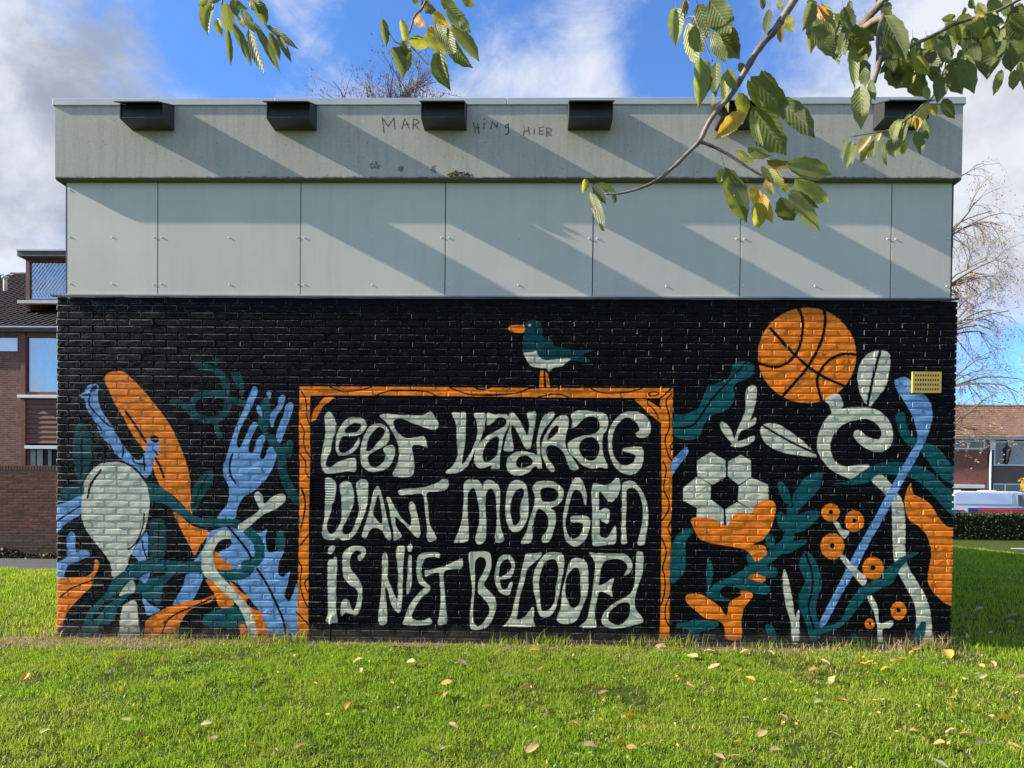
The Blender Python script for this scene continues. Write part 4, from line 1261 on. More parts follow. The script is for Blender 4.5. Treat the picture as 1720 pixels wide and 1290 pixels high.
def wall_box(loc, rz, label, group):
    root = empty('wall_box', loc, label, 'metal box', group)
    root.rotation_euler.z = rz
    zt, zb = 0.0, -0.215
    w = BW / 2
    mb = MB()
    pl = 0.006
    sl = 0.125 / CDP                                   # the lid slopes down to the front

    def cheek(xa, xb):
        mb = MB()
        pr = [(0, zt), (-BD, zt - sl * BD), (-BD, zb), (0, zb)]
        vs = [(xa, y, z) for y, z in pr] + [(xb, y, z) for y, z in pr]
        mb.add(vs, [(0, 1, 2, 3), (7, 6, 5, 4), (0, 4, 5, 1), (1, 5, 6, 2), (2, 6, 7, 3), (3, 7, 4, 0)])
        mb.build('side_plate', M_BLACKMETAL, root)
    cheek(-w, -w + pl)
    cheek(w - pl, w)
    mb = MB()
    mb.box(-w + pl, w - pl, -BD - 0.012, 0, zb + 0.001, zb + pl)
    mb.build('bottom_plate', M_BLACKMETAL, root)
    mb = MB()
    mb.box(-w + pl, w - pl, -BD + 0.016, -BD + 0.021, zb + pl, zt - sl * BD - 0.001)
    fr = mb.build('front_plate', M_BLACKMETAL, root)
    mb = MB()
    n_ = 12
    hz_ = zt - sl * BD - 0.035
    vs = [(-w + 0.05 + 0.014 * math.cos(6.2832 * k / n_), -BD + 0.0148, hz_ + 0.014 * math.sin(6.2832 * k / n_)) for k in range(n_)]
    mb.add(vs, [tuple(range(n_))])
    mb.build('entry_hole', M_DARK, fr)
    mb = MB()
    vs = [(-w - 0.004, 0, zt + 0.003), (w + 0.004, 0, zt + 0.003), (w + 0.004, -CDP, zt - 0.122), (-w - 0.004, -CDP, zt - 0.122)]
    vs += [(x, y, z + 0.008) for x, y, z in vs]
    mb.add(vs, [(3, 2, 1, 0), (4, 5, 6, 7), (0, 1, 5, 4), (1, 2, 6, 5), (2, 3, 7, 6), (3, 0, 4, 7)])
    mb.build('lid', M_BLACKMETAL, root)
    return root


zbox = P(748, 219.5, 0).z + 0.215
for u, lb in zip(BOXU, box_words):
    wall_box((P(u, 219, 0).x, -0.0005, zbox), 0, lb, 'dark boxes along the roof edge')
wall_box((fxa - 0.0005, 2.2, zbox - 0.1), -math.pi / 2, 'dark metal box whose tip sticks out past the left roof edge', 'dark boxes along the roof edge')
wall_box((fxb + 0.0005, 1.1, zbox - 0.1), math.pi / 2, 'dark metal box whose tip sticks out past the right roof edge', 'dark boxes along the roof edge')

# ------------------------------------------------------------------ yellow perforated plate
pa, pb = P(1531, 660, -0.01), P(1580, 625, -0.01)
root = empty('perforated_plate', ((pa.x + pb.x) / 2, -0.004, pa.z), 'small yellow plastic plate with rows of slots, screwed on the mural', 'plate')
w, h = pb.x - pa.x, pb.z - pa.z
mb = MB()
nc, nr = 10, 4
xs = [-w / 2] + sum([[-w / 2 + w * (0.07 + 0.86 * (k + 0.20) / nc), -w / 2 + w * (0.07 + 0.86 * (k + 0.72) / nc)] for k in range(nc)], []) + [w / 2]
zs = [0] + sum([[h * (0.06 + 0.88 * (k + 0.22) / nr), h * (0.06 + 0.88 * (k + 0.74) / nr)] for k in range(nr)], []) + [h]
vs = [(x, -0.022, z) for z in zs for x in xs]
fs = []
nxs = len(xs)
for j in range(len(zs) - 1):
    for i in range(nxs - 1):
        if i % 2 == 1 and j % 2 == 1:
            continue
        a = j * nxs + i
        fs.append((a, a + 1, a + nxs + 1, a + nxs))
mb.add(vs, fs)
mb.box(-w / 2, -w / 2 + 0.004, -0.0215, 0, 0, h)
mb.box(w / 2 - 0.004, w / 2, -0.0215, 0, 0, h)
mb.box(-w / 2 + 0.004, w / 2 - 0.004, -0.0215, 0, 0, 0.004)
mb.box(-w / 2 + 0.004, w / 2 - 0.004, -0.0215, 0, h - 0.004, h)
mb.build('grid_plate', M_YELLOW, root)
mb = MB()
mb.box(-w / 2 + 0.0042, w / 2 - 0.0042, -0.013, -0.002, 0.0042, h - 0.0042)
mb.build('backing', M_SLOT, root)

# ------------------------------------------------------------------ brick materials for the houses
def brick_mat(name, c1, c2, mort, bw=0.22, rh=0.0625, bstr=0.5):
    mt, nt, bs, out = new_mat(name)
    p = pos(nt)
    s = nd(nt, 'ShaderNodeSeparateXYZ')
    nt.links.new(p, s.inputs[0])
    c = nd(nt, 'ShaderNodeCombineXYZ')
    nt.links.new(mathn(nt, 'ADD', s.outputs[0], s.outputs[1]), c.inputs[0])
    nt.links.new(s.outputs[2], c.inputs[1])
    br = nd(nt, 'ShaderNodeTexBrick')
    nt.links.new(c.outputs[0], br.inputs['Vector'])
    br.inputs['Color1'].default_value = (*c1, 1)
    br.inputs['Color2'].default_value = (*c2, 1)
    br.inputs['Mortar'].default_value = (*mort, 1)
    br.inputs['Scale'].default_value = 1.0
    br.inputs['Mortar Size'].default_value = 0.007
    br.inputs['Brick Width'].default_value = bw
    br.inputs['Row Height'].default_value = rh
    n = noise(nt, p, 9.0, 5, 0.6)
    col = mixc(nt, 1.0, br.outputs['Color'], mixc(nt, maprange(nt, n, 0.3, 0.7), (0.75, 0.75, 0.75), (1.2, 1.2, 1.2)), 'MULTIPLY')
    put(nt, bs.inputs['Base Color'], col)
    put(nt, bs.inputs['Roughness'], 0.9)
    bump(nt, bs, mathn(nt, 'SUBTRACT', mathn(nt, 'MULTIPLY', n, 0.3), br.outputs['Fac']), bstr, 0.008)
    return mt


def glass_mat(name, tint=(0.62, 0.66, 0.72), mirror=0.5):
    mt, nt, bs, out = new_mat(name)
    p = pos(nt)
    put(nt, bs.inputs['Base Color'], tint)
    put(nt, bs.inputs['Metallic'], mirror)
    put(nt, bs.inputs['Roughness'], 0.03)
    bump(nt, bs, noise(nt, p, 0.9, 2, 0.5), 0.04, 0.02)
    return mt


M_HB = brick_mat("house_brick", (0.17, 0.062, 0.04), (0.25, 0.105, 0.066), (0.22, 0.155, 0.125))
M_HB2 = brick_mat("far_house_brick", (0.20, 0.06, 0.045), (0.26, 0.09, 0.065), (0.17, 0.10, 0.08), bstr=0.3)
M_WOOD = simple("brown_wood", (0.16, 0.05, 0.026), 0.6, 0.25, 8.0, 0.2)
M_WHITE = simple("white_paint", (0.78, 0.78, 0.77), 0.5, 0.05, 3.0, 0.05)
M_WGREY = simple("weathered_white", (0.55, 0.56, 0.55), 0.6, 0.15, 4.0, 0.1)
M_TILE = simple("roof_tile", (0.055, 0.035, 0.027), 0.75, 0.5, 14.0, 0.4, 0.006)
M_TILE2 = simple("far_roof_tile", (0.20, 0.12, 0.085), 0.8, 0.35, 3.0, 0.3, 0.01)
M_GLASS = glass_mat("window_glass")


def clear_glass(name):
    mt, nt, bs, out = new_mat(name)
    nt.nodes.remove(bs)
    t = nd(nt, 'ShaderNodeBsdfTransparent')
    t.inputs[0].default_value = (0.9, 0.93, 0.95, 1)
    g = nd(nt, 'ShaderNodeBsdfGlossy')
    g.inputs['Roughness'].default_value = 0.02
    g.inputs['Color'].default_value = (0.95, 0.95, 0.95, 1)
    mx = nd(nt, 'ShaderNodeMixShader')
    mx.inputs[0].default_value = 0.26
    nt.links.new(t.outputs[0], mx.inputs[1])
    nt.links.new(g.outputs[0], mx.inputs[2])
    nt.links.new(mx.outputs[0], out.inputs[0])
    return mt


M_CLEAR = clear_glass("clear_glass")
M_BLIND = simple("pale_blind", (0.46, 0.45, 0.44), 0.8, 0.1, 6.0, 0.1)
M_GLASSD = glass_mat("dark_glass", (0.10, 0.11, 0.12), 0.6)
M_CURT = simple("net_curtain", (0.52, 0.52, 0.49), 0.9, 0.12, 10.0, 0.3)

# ------------------------------------------------------------------ brick garden wall at the left
GY = 9.0
gw = empty('garden_wall', (-12, GY, 0), 'reddish brown brick garden wall beside the mural building', 'garden wall')
gz1 = P(40, 782, GY).z
gxl, gxr = -19.0, -5.4
M_GMORT = simple("garden_mortar", (0.19, 0.14, 0.115), 0.95, 0.25, 9.0, 0.3)
mb = MB()
mb.box(gxl, gxr, GY + 0.006, GY + 0.2, -0.2, gz1 - 0.10)
core_o = mb.build('wall_core', M_GMORT, gw)
core_o.matrix_parent_inverse = Matrix.Translation((12, -GY, 0))


def island_brick_mat(name, c1, c2):
    mt, nt, bs, out = new_mat(name)
    p = pos(nt)
    g = nd(nt, 'ShaderNodeNewGeometry')
    n = noise(nt, p, 20.0, 5, 0.65)
    c = mixc(nt, g.outputs['Random Per Island'], c1, c2)
    c = mixc(nt, 1.0, c, mixc(nt, maprange(nt, n, 0.3, 0.7), (0.7, 0.7, 0.7), (1.2, 1.2, 1.2)), 'MULTIPLY')
    s = nd(nt, 'ShaderNodeSeparateXYZ')
    nt.links.new(p, s.inputs[0])
    c = mixc(nt, maprange(nt, mathn(nt, 'ADD', s.outputs[2], mathn(nt, 'MULTIPLY', noise(nt, p, 2.0, 5, 0.7), -0.9)), -0.4, 0.25, 0.7, 0.0), c, (0.05, 0.052, 0.03))
    put(nt, bs.inputs['Base Color'], c)
    put(nt, bs.inputs['Roughness'], 0.9)
    bump(nt, bs, n, 0.4, 0.004)
    return mt


M_GB = island_brick_mat("garden_brick", (0.085, 0.030, 0.018), (0.17, 0.066, 0.040))
mb = MB()
ncs = int((gz1 - 0.11) / 0.0625)
for r_ in range(ncs):
    x = gxl + (0.11 if r_ % 2 else 0)
    while x < gxr - 0.2:
        y0 = GY + rnd.uniform(-0.002, 0.002)
        mb.cbox(x, x + 0.21, y0, GY + 0.02, r_ * 0.0625, r_ * 0.0625 + 0.052, 0.004)
        x += 0.2205
o = mb.build('brickwork', M_GB, gw)
o['kind'] = 'stuff'
o.matrix_parent_inverse = Matrix.Translation((12, -GY, 0))
x = gxl
cap_me = None
mb = MB()
mb.cbox(0, 0.052, -0.012, 0.212, 0, 0.105, 0.004)
cap_me = mb.mesh('cap_brick', M_GB)
k = 0
cx_end = gxr - 0.05
cap_x = []
while x < cx_end:
    cap_x.append(x)
    x += 0.062
# soldier course on top: those in view are single bricks
near = [q for q in cap_x if -12.2 < q < -8.2]
far = [q for q in cap_x if not (-12.2 < q < -8.2)]
for q in near:
    co = bpy.data.objects.new('cap_brick', cap_me)
    co.location = (q + 12, 0, gz1 - 0.104 + rnd.uniform(-0.002, 0.002))
    link(co, gw)
mb = MB()
for q in far:
    mb.cbox(q, q + 0.052, GY - 0.012, GY + 0.212, gz1 - 0.104, gz1 + 0.001, 0.004)
o = mb.build('cap_course', M_GB, gw)
o['kind'] = 'stuff'
o.matrix_parent_inverse = Matrix.Translation((12, -GY, 0))
mb = MB()
mb.box(gxl, gxr, GY, GY + 0.2, gz1 - 0.1035, gz1 - 0.008)
o = mb.build('cap_mortar', M_GMORT, gw)
o.matrix_parent_inverse = Matrix.Translation((12, -GY, 0))

# ------------------------------------------------------------------ left house
HY = 14.6
hroot = empty('brick_house', (-16, HY, 0), 'brown brick house with dark tiled roof and flat dormer, left of the mural', 'house')


def hpart(mb, name, mat, parent=None, smooth=False):
    o = mb.build(name, mat, parent or hroot, smooth)
    if parent is None:
        o.matrix_parent_inverse = Matrix.Translation((16, -HY, 0))
    else:
        o.matrix_parent_inverse = Matrix.Identity(4)
        o.matrix_parent_inverse = Matrix.Translation((0, 0, 0))
    return o


def hx(u, Y=HY):
    return P(u, 600, Y).x


def hz(v, Y=HY):
    return P(40, v, Y).z


eav = hz(556)
mb = MB()
wl, wr = -24.0, hx(36)
# brick wall with an opening for the small window
swx0, swx1, swz0, swz1 = hx(-34), hx(31.5), hz(593), hz(563)
mb.box(wl, swx0, HY, HY + 0.25, -0.1, eav)
mb.box(swx1, wr, HY, HY + 0.25, -0.1, eav)
mb.box(swx0, swx1, HY, HY + 0.25, -0.1, swz0)
mb.box(swx0, swx1, HY, HY + 0.25, swz1, eav)
mb.box(wl, -5.0, HY + 0.3, HY + 7, -0.1, eav - 0.05)
hpart(mb, 'wall', M_HB)
mb = MB()
fr = 0.06
for a in ((swx0, swx1, swz0, swz0 + fr), (swx0, swx1, swz1 - fr, swz1), (swx0, swx0 + fr, swz0 + fr, swz1 - fr), (swx1 - fr, swx1, swz0 + fr, swz1 - fr)):
    mb.box(a[0], a[1], HY + 0.03, HY + 0.12, a[2], a[3])
wo = hpart(mb, 'window', M_WOOD)
mb = MB()
mb.box(swx0 + fr, swx1 - fr, HY + 0.07, HY + 0.08, swz0 + fr, swz1 - fr)
hpart(mb, 'pane', M_GLASS, wo)
# timber bay: window above, boards below, lower window
bx0, bx1 = hx(36), -4.9
mb = MB()
mb.box(bx0, bx0 + 0.13, HY - 0.03, HY + 0.14, 0, eav)
mb.box(bx0 + 0.13, bx1, HY + 0.0, HY + 0.14, hz(566), eav - 0.001)
mb.box(bx0 + 0.13, bx1, HY + 0.0, HY + 0.14, hz(664.5), hz(658))
mb.box(hx(120), hx(128), HY + 0.0, HY + 0.14, hz(658), hz(566))
hpart(mb, 'bay_frame', M_WOOD)
mb = MB()
mb.box(bx0 + 0.13, bx1, HY + 0.06, HY + 0.075, hz(658), hz(566))
wo = hpart(mb, 'window', M_CLEAR)
wo['label'] = 'tall upstairs window reflecting the sky'
mb = MB()
x = bx0 + 0.14
while x < hx(119):
    a_ = rnd.uniform(-0.008, 0.008)
    mb.add([(x, HY + 0.115 + a_, hz(657.5)), (x + 0.062, HY + 0.13 - a_, hz(657.5)), (x + 0.062, HY + 0.13 - a_, hz(567)), (x, HY + 0.115 + a_, hz(567))], [(0, 1, 2, 3)])
    x += 0.066
hpart(mb, 'blind', M_BLIND, wo)
mb = MB()
mb.box(bx0 + 0.13, bx1, HY + 0.16, HY + 0.18, hz(658), hz(566))
hpart(mb, 'dark_room', M_DARK, wo)
mb = MB()
mb.cbox(bx0 - 0.06, bx1, HY - 0.10, HY + 0.02, hz(669), hz(664), 0.006)
hpart(mb, 'window_sill', M_WHITE)
bh = (hz(670) - hz(744)) / 9
for k in range(9):
    mb = MB()
    z0 = hz(744) + k * bh
    mb.add([(bx0 + 0.13, HY + 0.0, z0), (bx1, HY + 0.0, z0), (bx1, HY + 0.022, z0 + bh - 0.006), (bx0 + 0.13, HY + 0.022, z0 + bh - 0.006), (bx1, HY + 0.03, z0), (bx0 + 0.13, HY + 0.03, z0)],
           [(0, 1, 2, 3), (5, 4, 1, 0)])
    hpart(mb, 'board', M_WOOD)
mb = MB()
mb.box(bx0 + 0.13, bx1, HY + 0.032, HY + 0.14, hz(745), hz(669))
hpart(mb, 'board_backing', M_DARK)
mb = MB()
mb.cbox(hx(44), bx1, HY - 0.08, HY + 0.02, hz(754), hz(748.5), 0.006)
hpart(mb, 'lintel', M_WHITE)
mb = MB()
mb.box(hx(44), hx(48), HY + 0.02, HY + 0.1, hz(800), hz(754))
mb.box(bx0 + 0.13, hx(44), HY + 0.02, HY + 0.1, hz(800), hz(744))
hpart(mb, 'lower_frame', M_WOOD)
mb = MB()
mb.box(hx(48), bx1, HY + 0.10, HY + 0.12, 0.6, hz(754))
hpart(mb, 'dark_room', M_DARK)
for u0, u1 in ((48, 57), (59, 69), (78, 84)):
    mb = MB()
    a, b2 = hx(u0), hx(u1)
    n_ = 12
    vs, fs = [], []
    for i in range(n_ + 1):
        x = a + (b2 - a) * i / n_
        y = HY + 0.075 + 0.014 * math.sin(i * 1.9)
        vs += [(x, y, hz(800)), (x, y, hz(754.5))]
    for i in range(n_):
        fs.append((2 * i, 2 * i + 2, 2 * i + 3, 2 * i + 1))
    mb.add(vs, fs)
    hpart(mb, 'curtain', M_CURT)
# gutter
mb = MB()
gzz = hz(551)
mb.tube([(-24, HY - 0.14, gzz - 0.05), (-5, HY - 0.14, gzz - 0.05)], [0.06, 0.06], 8)
mb.box(-24, -5, HY - 0.16, HY + 0.1, gzz - 0.13, gzz - 0.085)
gut = hpart(mb, 'gutter', simple("gutter_zinc", (0.09, 0.09, 0.09), 0.5, 0.2))
mb = MB()
mb.box(-24, -5, HY - 0.205, HY - 0.195, gzz - 0.02, gzz + 0.01)
hpart(mb, 'gutter_lip', M_WGREY, gut)
# roof plane with tiles
ry0, rz0 = HY - 0.12, gzz
slope = math.radians(30)
ridge_len = 0.0
topz = P(10, 459, HY + 2.2).z
RL = 3.4                                   # length of the slope that shows
dirv = Vector((0, math.cos(slope), math.sin(slope)))
nrm = Vector((0, -math.sin(slope), math.cos(slope)))
# choose the ridge where it is seen at pixel row 462
L_ = 0.0
while True:
    q = Vector((hx(10), ry0, rz0)) + dirv * L_
    d = q - CAM
    zc = d.dot(Vector(AX_F))
    vpx = PY - FPX * d.dot(Vector(AX_U)) / zc
    if vpx < 463 or L_ > 9:
        break
    L_ += 0.02
mb = MB()
c0 = Vector((0, ry0, rz0)) - nrm * 0.03
c1 = c0 + dirv * L_
mb.add([(-24, c0.y, c0.z), (-5, c0.y, c0.z), (-5, c1.y, c1.z), (-24, c1.y, c1.z), (-24, c1.y + 4, c1.z - 2), (-5, c1.y + 4, c1.z - 2)], [(0, 1, 2, 3), (3, 2, 5, 4)])
roof_o = hpart(mb, 'roof', M_DARK)
tw = 0.205
nrow = max(6, int(round(L_ / 0.33)))
tl = L_ / nrow


def tile_mesh():
    mb = MB()
    n_ = 8
    vs = []
    for (yy, lift) in ((0.0, 0.026), (tl * 1.12, 0.0)):
        for i in range(n_ + 1):
            t_ = i / n_
            x = t_ * tw * 1.02
            zz = 0.020 * math.sin(t_ * 2 * math.pi) + 0.012 * (1 if t_ > 0.8 else 0)
            vs.append(tuple(Vector((x, 0, 0)) + dirv * yy + nrm * (zz + lift + 0.01)))
    fs = [(i, i + 1, n_ + 2 + i, n_ + 1 + i) for i in range(n_)]
    b = len(vs)
    for i in range(n_ + 1):
        vs.append(tuple(Vector(vs[i]) - nrm * 0.018))
    fs += [(b + i, b + i + 1, i + 1, i) for i in range(n_)]
    mb.add(vs, fs)
    return mb.mesh('tile', M_TILE, True)


tm = tile_mesh()
dx0, dx1 = hx(41.5, HY + 0.9), -5.0                # dormer footprint
DY = HY + 0.95
fmb = MB()
for r_ in range(nrow):
    x = -24.0 + (0.1 if r_ % 2 else 0)
    while x < -5:
        bp = Vector((x, ry0, rz0)) + dirv * (r_ * tl)
        seen = -16.6 < x < -12.2
        hid = x > dx0 - 0.08 and bp.y > DY - 0.15
        if not hid:
            if seen:
                to = bpy.data.objects.new('tile', tm)
                to.location = bp + Vector((16, -HY, 0)) * 0
                to.location = bp + nrm * rnd.uniform(-0.003, 0.003)
                link(to, roof_o)
            else:
                fmb.add([tuple(v.co + bp) for v in tm.vertices], [tuple(p.vertices) for p in tm.polygons])
        x += tw
o = fmb.build('tile_field', M_TILE, roof_o, True)
o['kind'] = 'stuff'
# ridge tiles
tp = Vector((0, ry0, rz0)) + dirv * L_
for k in range(26):
    mb = MB()
    x = -18.5 + k * 0.36
    if x > dx0 - 0.3:
        continue
    vs, fs = [], []
    for (xx, r2) in ((x, 0.10), (x + 0.40, 0.085)):
        for i in range(7):
            a = math.pi * i / 6
            vs.append((xx, tp.y + r2 * math.cos(a), tp.z + 0.01 + r2 * math.sin(a)))
    for i in range(6):
        fs.append((i, i + 1, 8 + i, 7 + i))
    mb.add(vs, fs)
    hpart(mb, 'ridge_tile', M_TILE, roof_o, True)
# vent pipe
vp = P(9, 470, HY + 1.6)
mb = MB()
mb.tube([(vp.x, vp.y, vp.z - 0.35), (vp.x, vp.y, vp.z + 0.05)], [0.06, 0.06], 10)
mb.tube([(vp.x, vp.y, vp.z + 0.05), (vp.x, vp.y, vp.z + 0.10), (vp.x, vp.y, vp.z + 0.15)], [0.11, 0.10, 0.03], 10)
hpart(mb, 'roof_vent', M_WGREY)
# dormer
dz0, dz1 = P(60, 506, DY).z, P(60, 434, DY).z
mb = MB()
mb.box(dx0, dx0 + 0.12, DY, DY + 3, dz0 - 0.2, dz1)
mb.box(dx0 + 0.12, dx1, DY, DY + 0.1, dz1 - 0.10, dz1)
mb.box(dx0 + 0.12, dx1, DY, DY + 0.1, dz0, dz0 + 0.07)
mb.box(hx(118, DY), hx(118, DY) + 0.1, DY, DY + 0.1, dz0 + 0.07, dz1 - 0.1)
dor = hpart(mb, 'dormer', M_WOOD)
mb = MB()
mb.box(dx0 + 0.12, dx1, DY + 0.05, DY + 0.06, dz0 + 0.07, dz1 - 0.1)
hpart(mb, 'pane', M_CLEAR, dor)
mb = MB()
mb.box(dx0 + 0.12, dx1, DY + 0.09, DY + 0.098, dz0 + 0.07, dz1 - 0.1)
hpart(mb, 'blind', M_BLIND, dor)
mb = MB()
px0, px1, pz0, pz1 = dx0 + 0.16, hx(117, DY), dz0 + 0.09, dz1 - 0.12
for k in range(-10, 16):
    xa = px0 + k * 0.105
    za, zb2 = pz0 + 0.22, pz1
    xb = xa + (zb2 - za) * 0.75
    if xb < px0 or xa > px1:
        continue
    t0 = max(0.0, (px0 - xa) / (xb - xa))
    t1 = min(1.0, (px1 - xa) / (xb - xa))
    if t1 <= t0:
        continue
    p0 = Vector((xa + (xb - xa) * t0, DY + 0.045, za + (zb2 - za) * t0))
    p1 = Vector((xa + (xb - xa) * t1, DY + 0.045, za + (zb2 - za) * t1))
    mb.tube([p0, p1], [0.006, 0.006], 4)
for k in range(14):
    xa = px0 + k * 0.105
    if xa + 0.1 < px1:
        mb.tube([(xa, DY + 0.045, pz0 + 0.2), (xa + 0.1, DY + 0.045, pz0 + 0.05)], [0.006, 0.006], 4)
hpart(mb, 'leaded_bars', simple("lead_bars", (0.12, 0.13, 0.16), 0.5), dor)
mb = MB()
d2 = DY - 0.28
mb.box(hx(29, d2), dx1, d2, DY + 3, P(60, 430, d2).z, P(60, 421.5, d2).z)
o = hpart(mb, 'dormer_roof', simple("dormer_fascia", (0.10, 0.085, 0.08), 0.7, 0.2), dor)
mb = MB()
mb.box(hx(28.5, d2), dx1, d2 - 0.02, DY + 3.02, P(60, 421.3, d2).z, P(60, 418.8, d2).z)
hpart(mb, 'dormer_edge', M_COPING, dor)
mb = MB()
mb.cbox(dx0 - 0.15, dx1, DY - 0.16, DY - 0.01, dz0 - 0.11, dz0 - 0.02, 0.01)
hpart(mb, 'lead_apron', M_WGREY, dor)

# ------------------------------------------------------------------ far house at the right
FY = 43.5
fhr = empty('far_house', (20, FY, 0), 'red brick terraced house with tiled roof and white windows, right of the mural', 'house')


def fpart(mb, name, mat, parent=None, smooth=False):
    o = mb.build(name, mat, parent or fhr, smooth)
    if parent is None:
        o.matrix_parent_inverse = Matrix.Translation((-20, -FY, 0))
    return o


def fx(u, Y=FY):
    return P(u, 750, Y).x


def fz_(v, Y=FY):
    return P(1660, v, Y).z


fe = fz_(737)
mb = MB()
mb.box(20, fx(1660), FY, FY + 8, -0.1, fe)
fpart(mb, 'wall', M_HB2)
mb = MB()
mb.box(fx(1668), 52, FY + 0.02, FY + 8, -0.1, fe)
fpart(mb, 'panel_wall', simple("brown_panel", (0.17, 0.105, 0.085), 0.8, 0.15, 2.0, 0.1))
mb = MB()
mb.box(fx(1660), fx(1668), FY - 0.12, FY + 0.5, -0.1, fe - 0.3)
fpart(mb, 'pier', simple("dark_pier", (0.045, 0.03, 0.06), 0.8))
mb = MB()
mb.box(fx(1661), fx(1669.5), FY - 0.14, FY + 0.1, fe - 0.75, fe - 0.05)
fpart(mb, 'white_panel', M_WHITE)
mb = MB()
mb.tube([(fx(1661.5), FY - 0.2, 0), (fx(1661.5), FY - 0.2, fe - 0.7)], [0.055, 0.055], 8)
fpart(mb, 'downpipe', M_WHITE)


def fwindow(u0, u1, v0, v1, muls, glass, fw=0.07, extra=None):
    x0, x1, z0, z1 = fx(u0), fx(u1), fz_(v1), fz_(v0)
    mb = MB()
    y0, y1 = FY - 0.05, FY + 0.08
    mb.box(x0, x1, y0, y1, z0, z0 + fw)
    mb.box(x0, x1, y0, y1, z1 - fw, z1)
    mb.box(x0, x0 + fw, y0, y1, z0 + fw, z1 - fw)
    mb.box(x1 - fw, x1, y0, y1, z0 + fw, z1 - fw)
    for u in muls:
        x = fx(u)
        mb.box(x - fw / 2, x + fw / 2, y0, y1, z0 + fw, z1 - fw)
    w = fpart(mb, 'window', M_WHITE)
    mb = MB()
    mb.box(x0 + fw, x1 - fw, FY - 0.02, FY - 0.012, z0 + fw, z1 - fw)
    fpart(mb, 'pane', glass, w)
    return w, (x0, x1, z0, z1)


fwindow(1590, 1654, 740, 755, (1625,), M_GLASSD, 0.09)
w2, ext = fwindow(1669, 1760, 741, 782, (1693,), M_GLASSD, 0.10)
mb = MB()
for k in range(40):
    x = fx(1695) + k * 0.06
    if x < fx(1758):
        mb.box(x, x + 0.045, FY - 0.035, FY - 0.025, ext[2] + 0.12, ext[3] - 0.12)
fpart(mb, 'blind', M_CURT, w2)
mb = MB()
cx_, zc0, zc1 = fx(1691), fz_(779), fz_(750)
hh = zc1 - zc0
mb.tube([(cx_ - 0.05, FY - 0.09, zc0), (cx_ - 0.02, FY - 0.09, zc0 + hh * 0.35), (cx_, FY - 0.09, zc0 + hh * 0.75), (cx_ + 0.02, FY - 0.09, zc0 + hh * 0.93), (cx_, FY - 0.09, zc0 + hh), (cx_, FY - 0.09, fz_(742))], [0.10, 0.13, 0.22, 0.2, 0.05, 0.01], 8)
fpart(mb, 'hanging_garment', M_DARK, w2, True)
fwindow(1668, 1740, 812, 850, (1689, 1715), M_GLASSD, 0.08)
mb = MB()
mb.cbox(fx(1588), fx(1645), FY - 0.7, FY - 0.001, fz_(821), fz_(815), 0.02)
fpart(mb, 'door_canopy', M_WHITE)
mb = MB()
mb.box(20, 52, FY - 0.35, FY - 0.2, fe - 0.02, fe + 0.10)
fpart(mb, 'gutter', M_WHITE)
mb = MB()
mb.box(20, 52, FY - 0.34, FY, fe - 0.06, fe - 0.021)
fpart(mb, 'soffit', M_WGREY)
# tiled roof as one field of waved courses (each tile only a few pixels)
rs = math.radians(33)
dv = Vector((0, math.cos(rs), math.sin(rs)))
nv_ = Vector((0, -math.sin(rs), math.cos(rs)))
r0 = Vector((0, FY - 0.38, fe + 0.08))
Lr = 0.0
while True:
    q = Vector((fx(1660), r0.y, r0.z)) + dv * Lr
    d = q - CAM
    if PY - FPX * d.dot(Vector(AX_U)) / d.dot(Vector(AX_F)) < 683 or Lr > 12:
        break
    Lr += 0.03
x0, x1 = fx(1560), fx(1800)
NX = int((x1 - x0) / 0.04)
rows = max(8, int(Lr / 0.32))
tx_ = np.linspace(x0, x1, NX)
wv = 0.028 * np.sin(tx_ / 0.21 * 2 * math.pi)
vs, q4 = [], []
for r_ in range(rows):
    for (a, lf) in ((r_ * Lr / rows, 0.05), ((r_ + 1) * Lr / rows + 0.04, 0.0)):
        y = r0.y + dv.y * a + nv_.y * (lf + wv)
        z = r0.z + dv.z * a + nv_.z * (lf + wv)
        vs.append(np.stack([tx_, y, z], -1))
    b = r_ * 2 * NX
    i_ = np.arange(NX - 1)
    q4.append(np.stack([b + i_, b + i_ + 1, b + NX + i_ + 1, b + NX + i_], -1))
rm = np_mesh('roof', np.concatenate(vs), np.concatenate(q4), None, M_TILE2)
ro = link(bpy.data.objects.new('roof', rm), fhr)
ro.matrix_parent_inverse = Matrix.Translation((-20, -FY, 0))
mb = MB()
e1 = r0 + dv * Lr
mb.tube([(x0, e1.y, e1.z + 0.02), (x1, e1.y, e1.z + 0.02)], [0.13, 0.13], 8)
mb.add([(x0, r0.y, r0.z - 0.03), (x1, r0.y, r0.z - 0.03), (x1, e1.y, e1.z - 0.03), (x0, e1.y, e1.z - 0.03), (x1, e1.y + 6, e1.z - 4), (x0, e1.y + 6, e1.z - 4)], [(0, 1, 2, 3), (3, 2, 4, 5)])
fpart(mb, 'ridge', M_TILE2, ro)

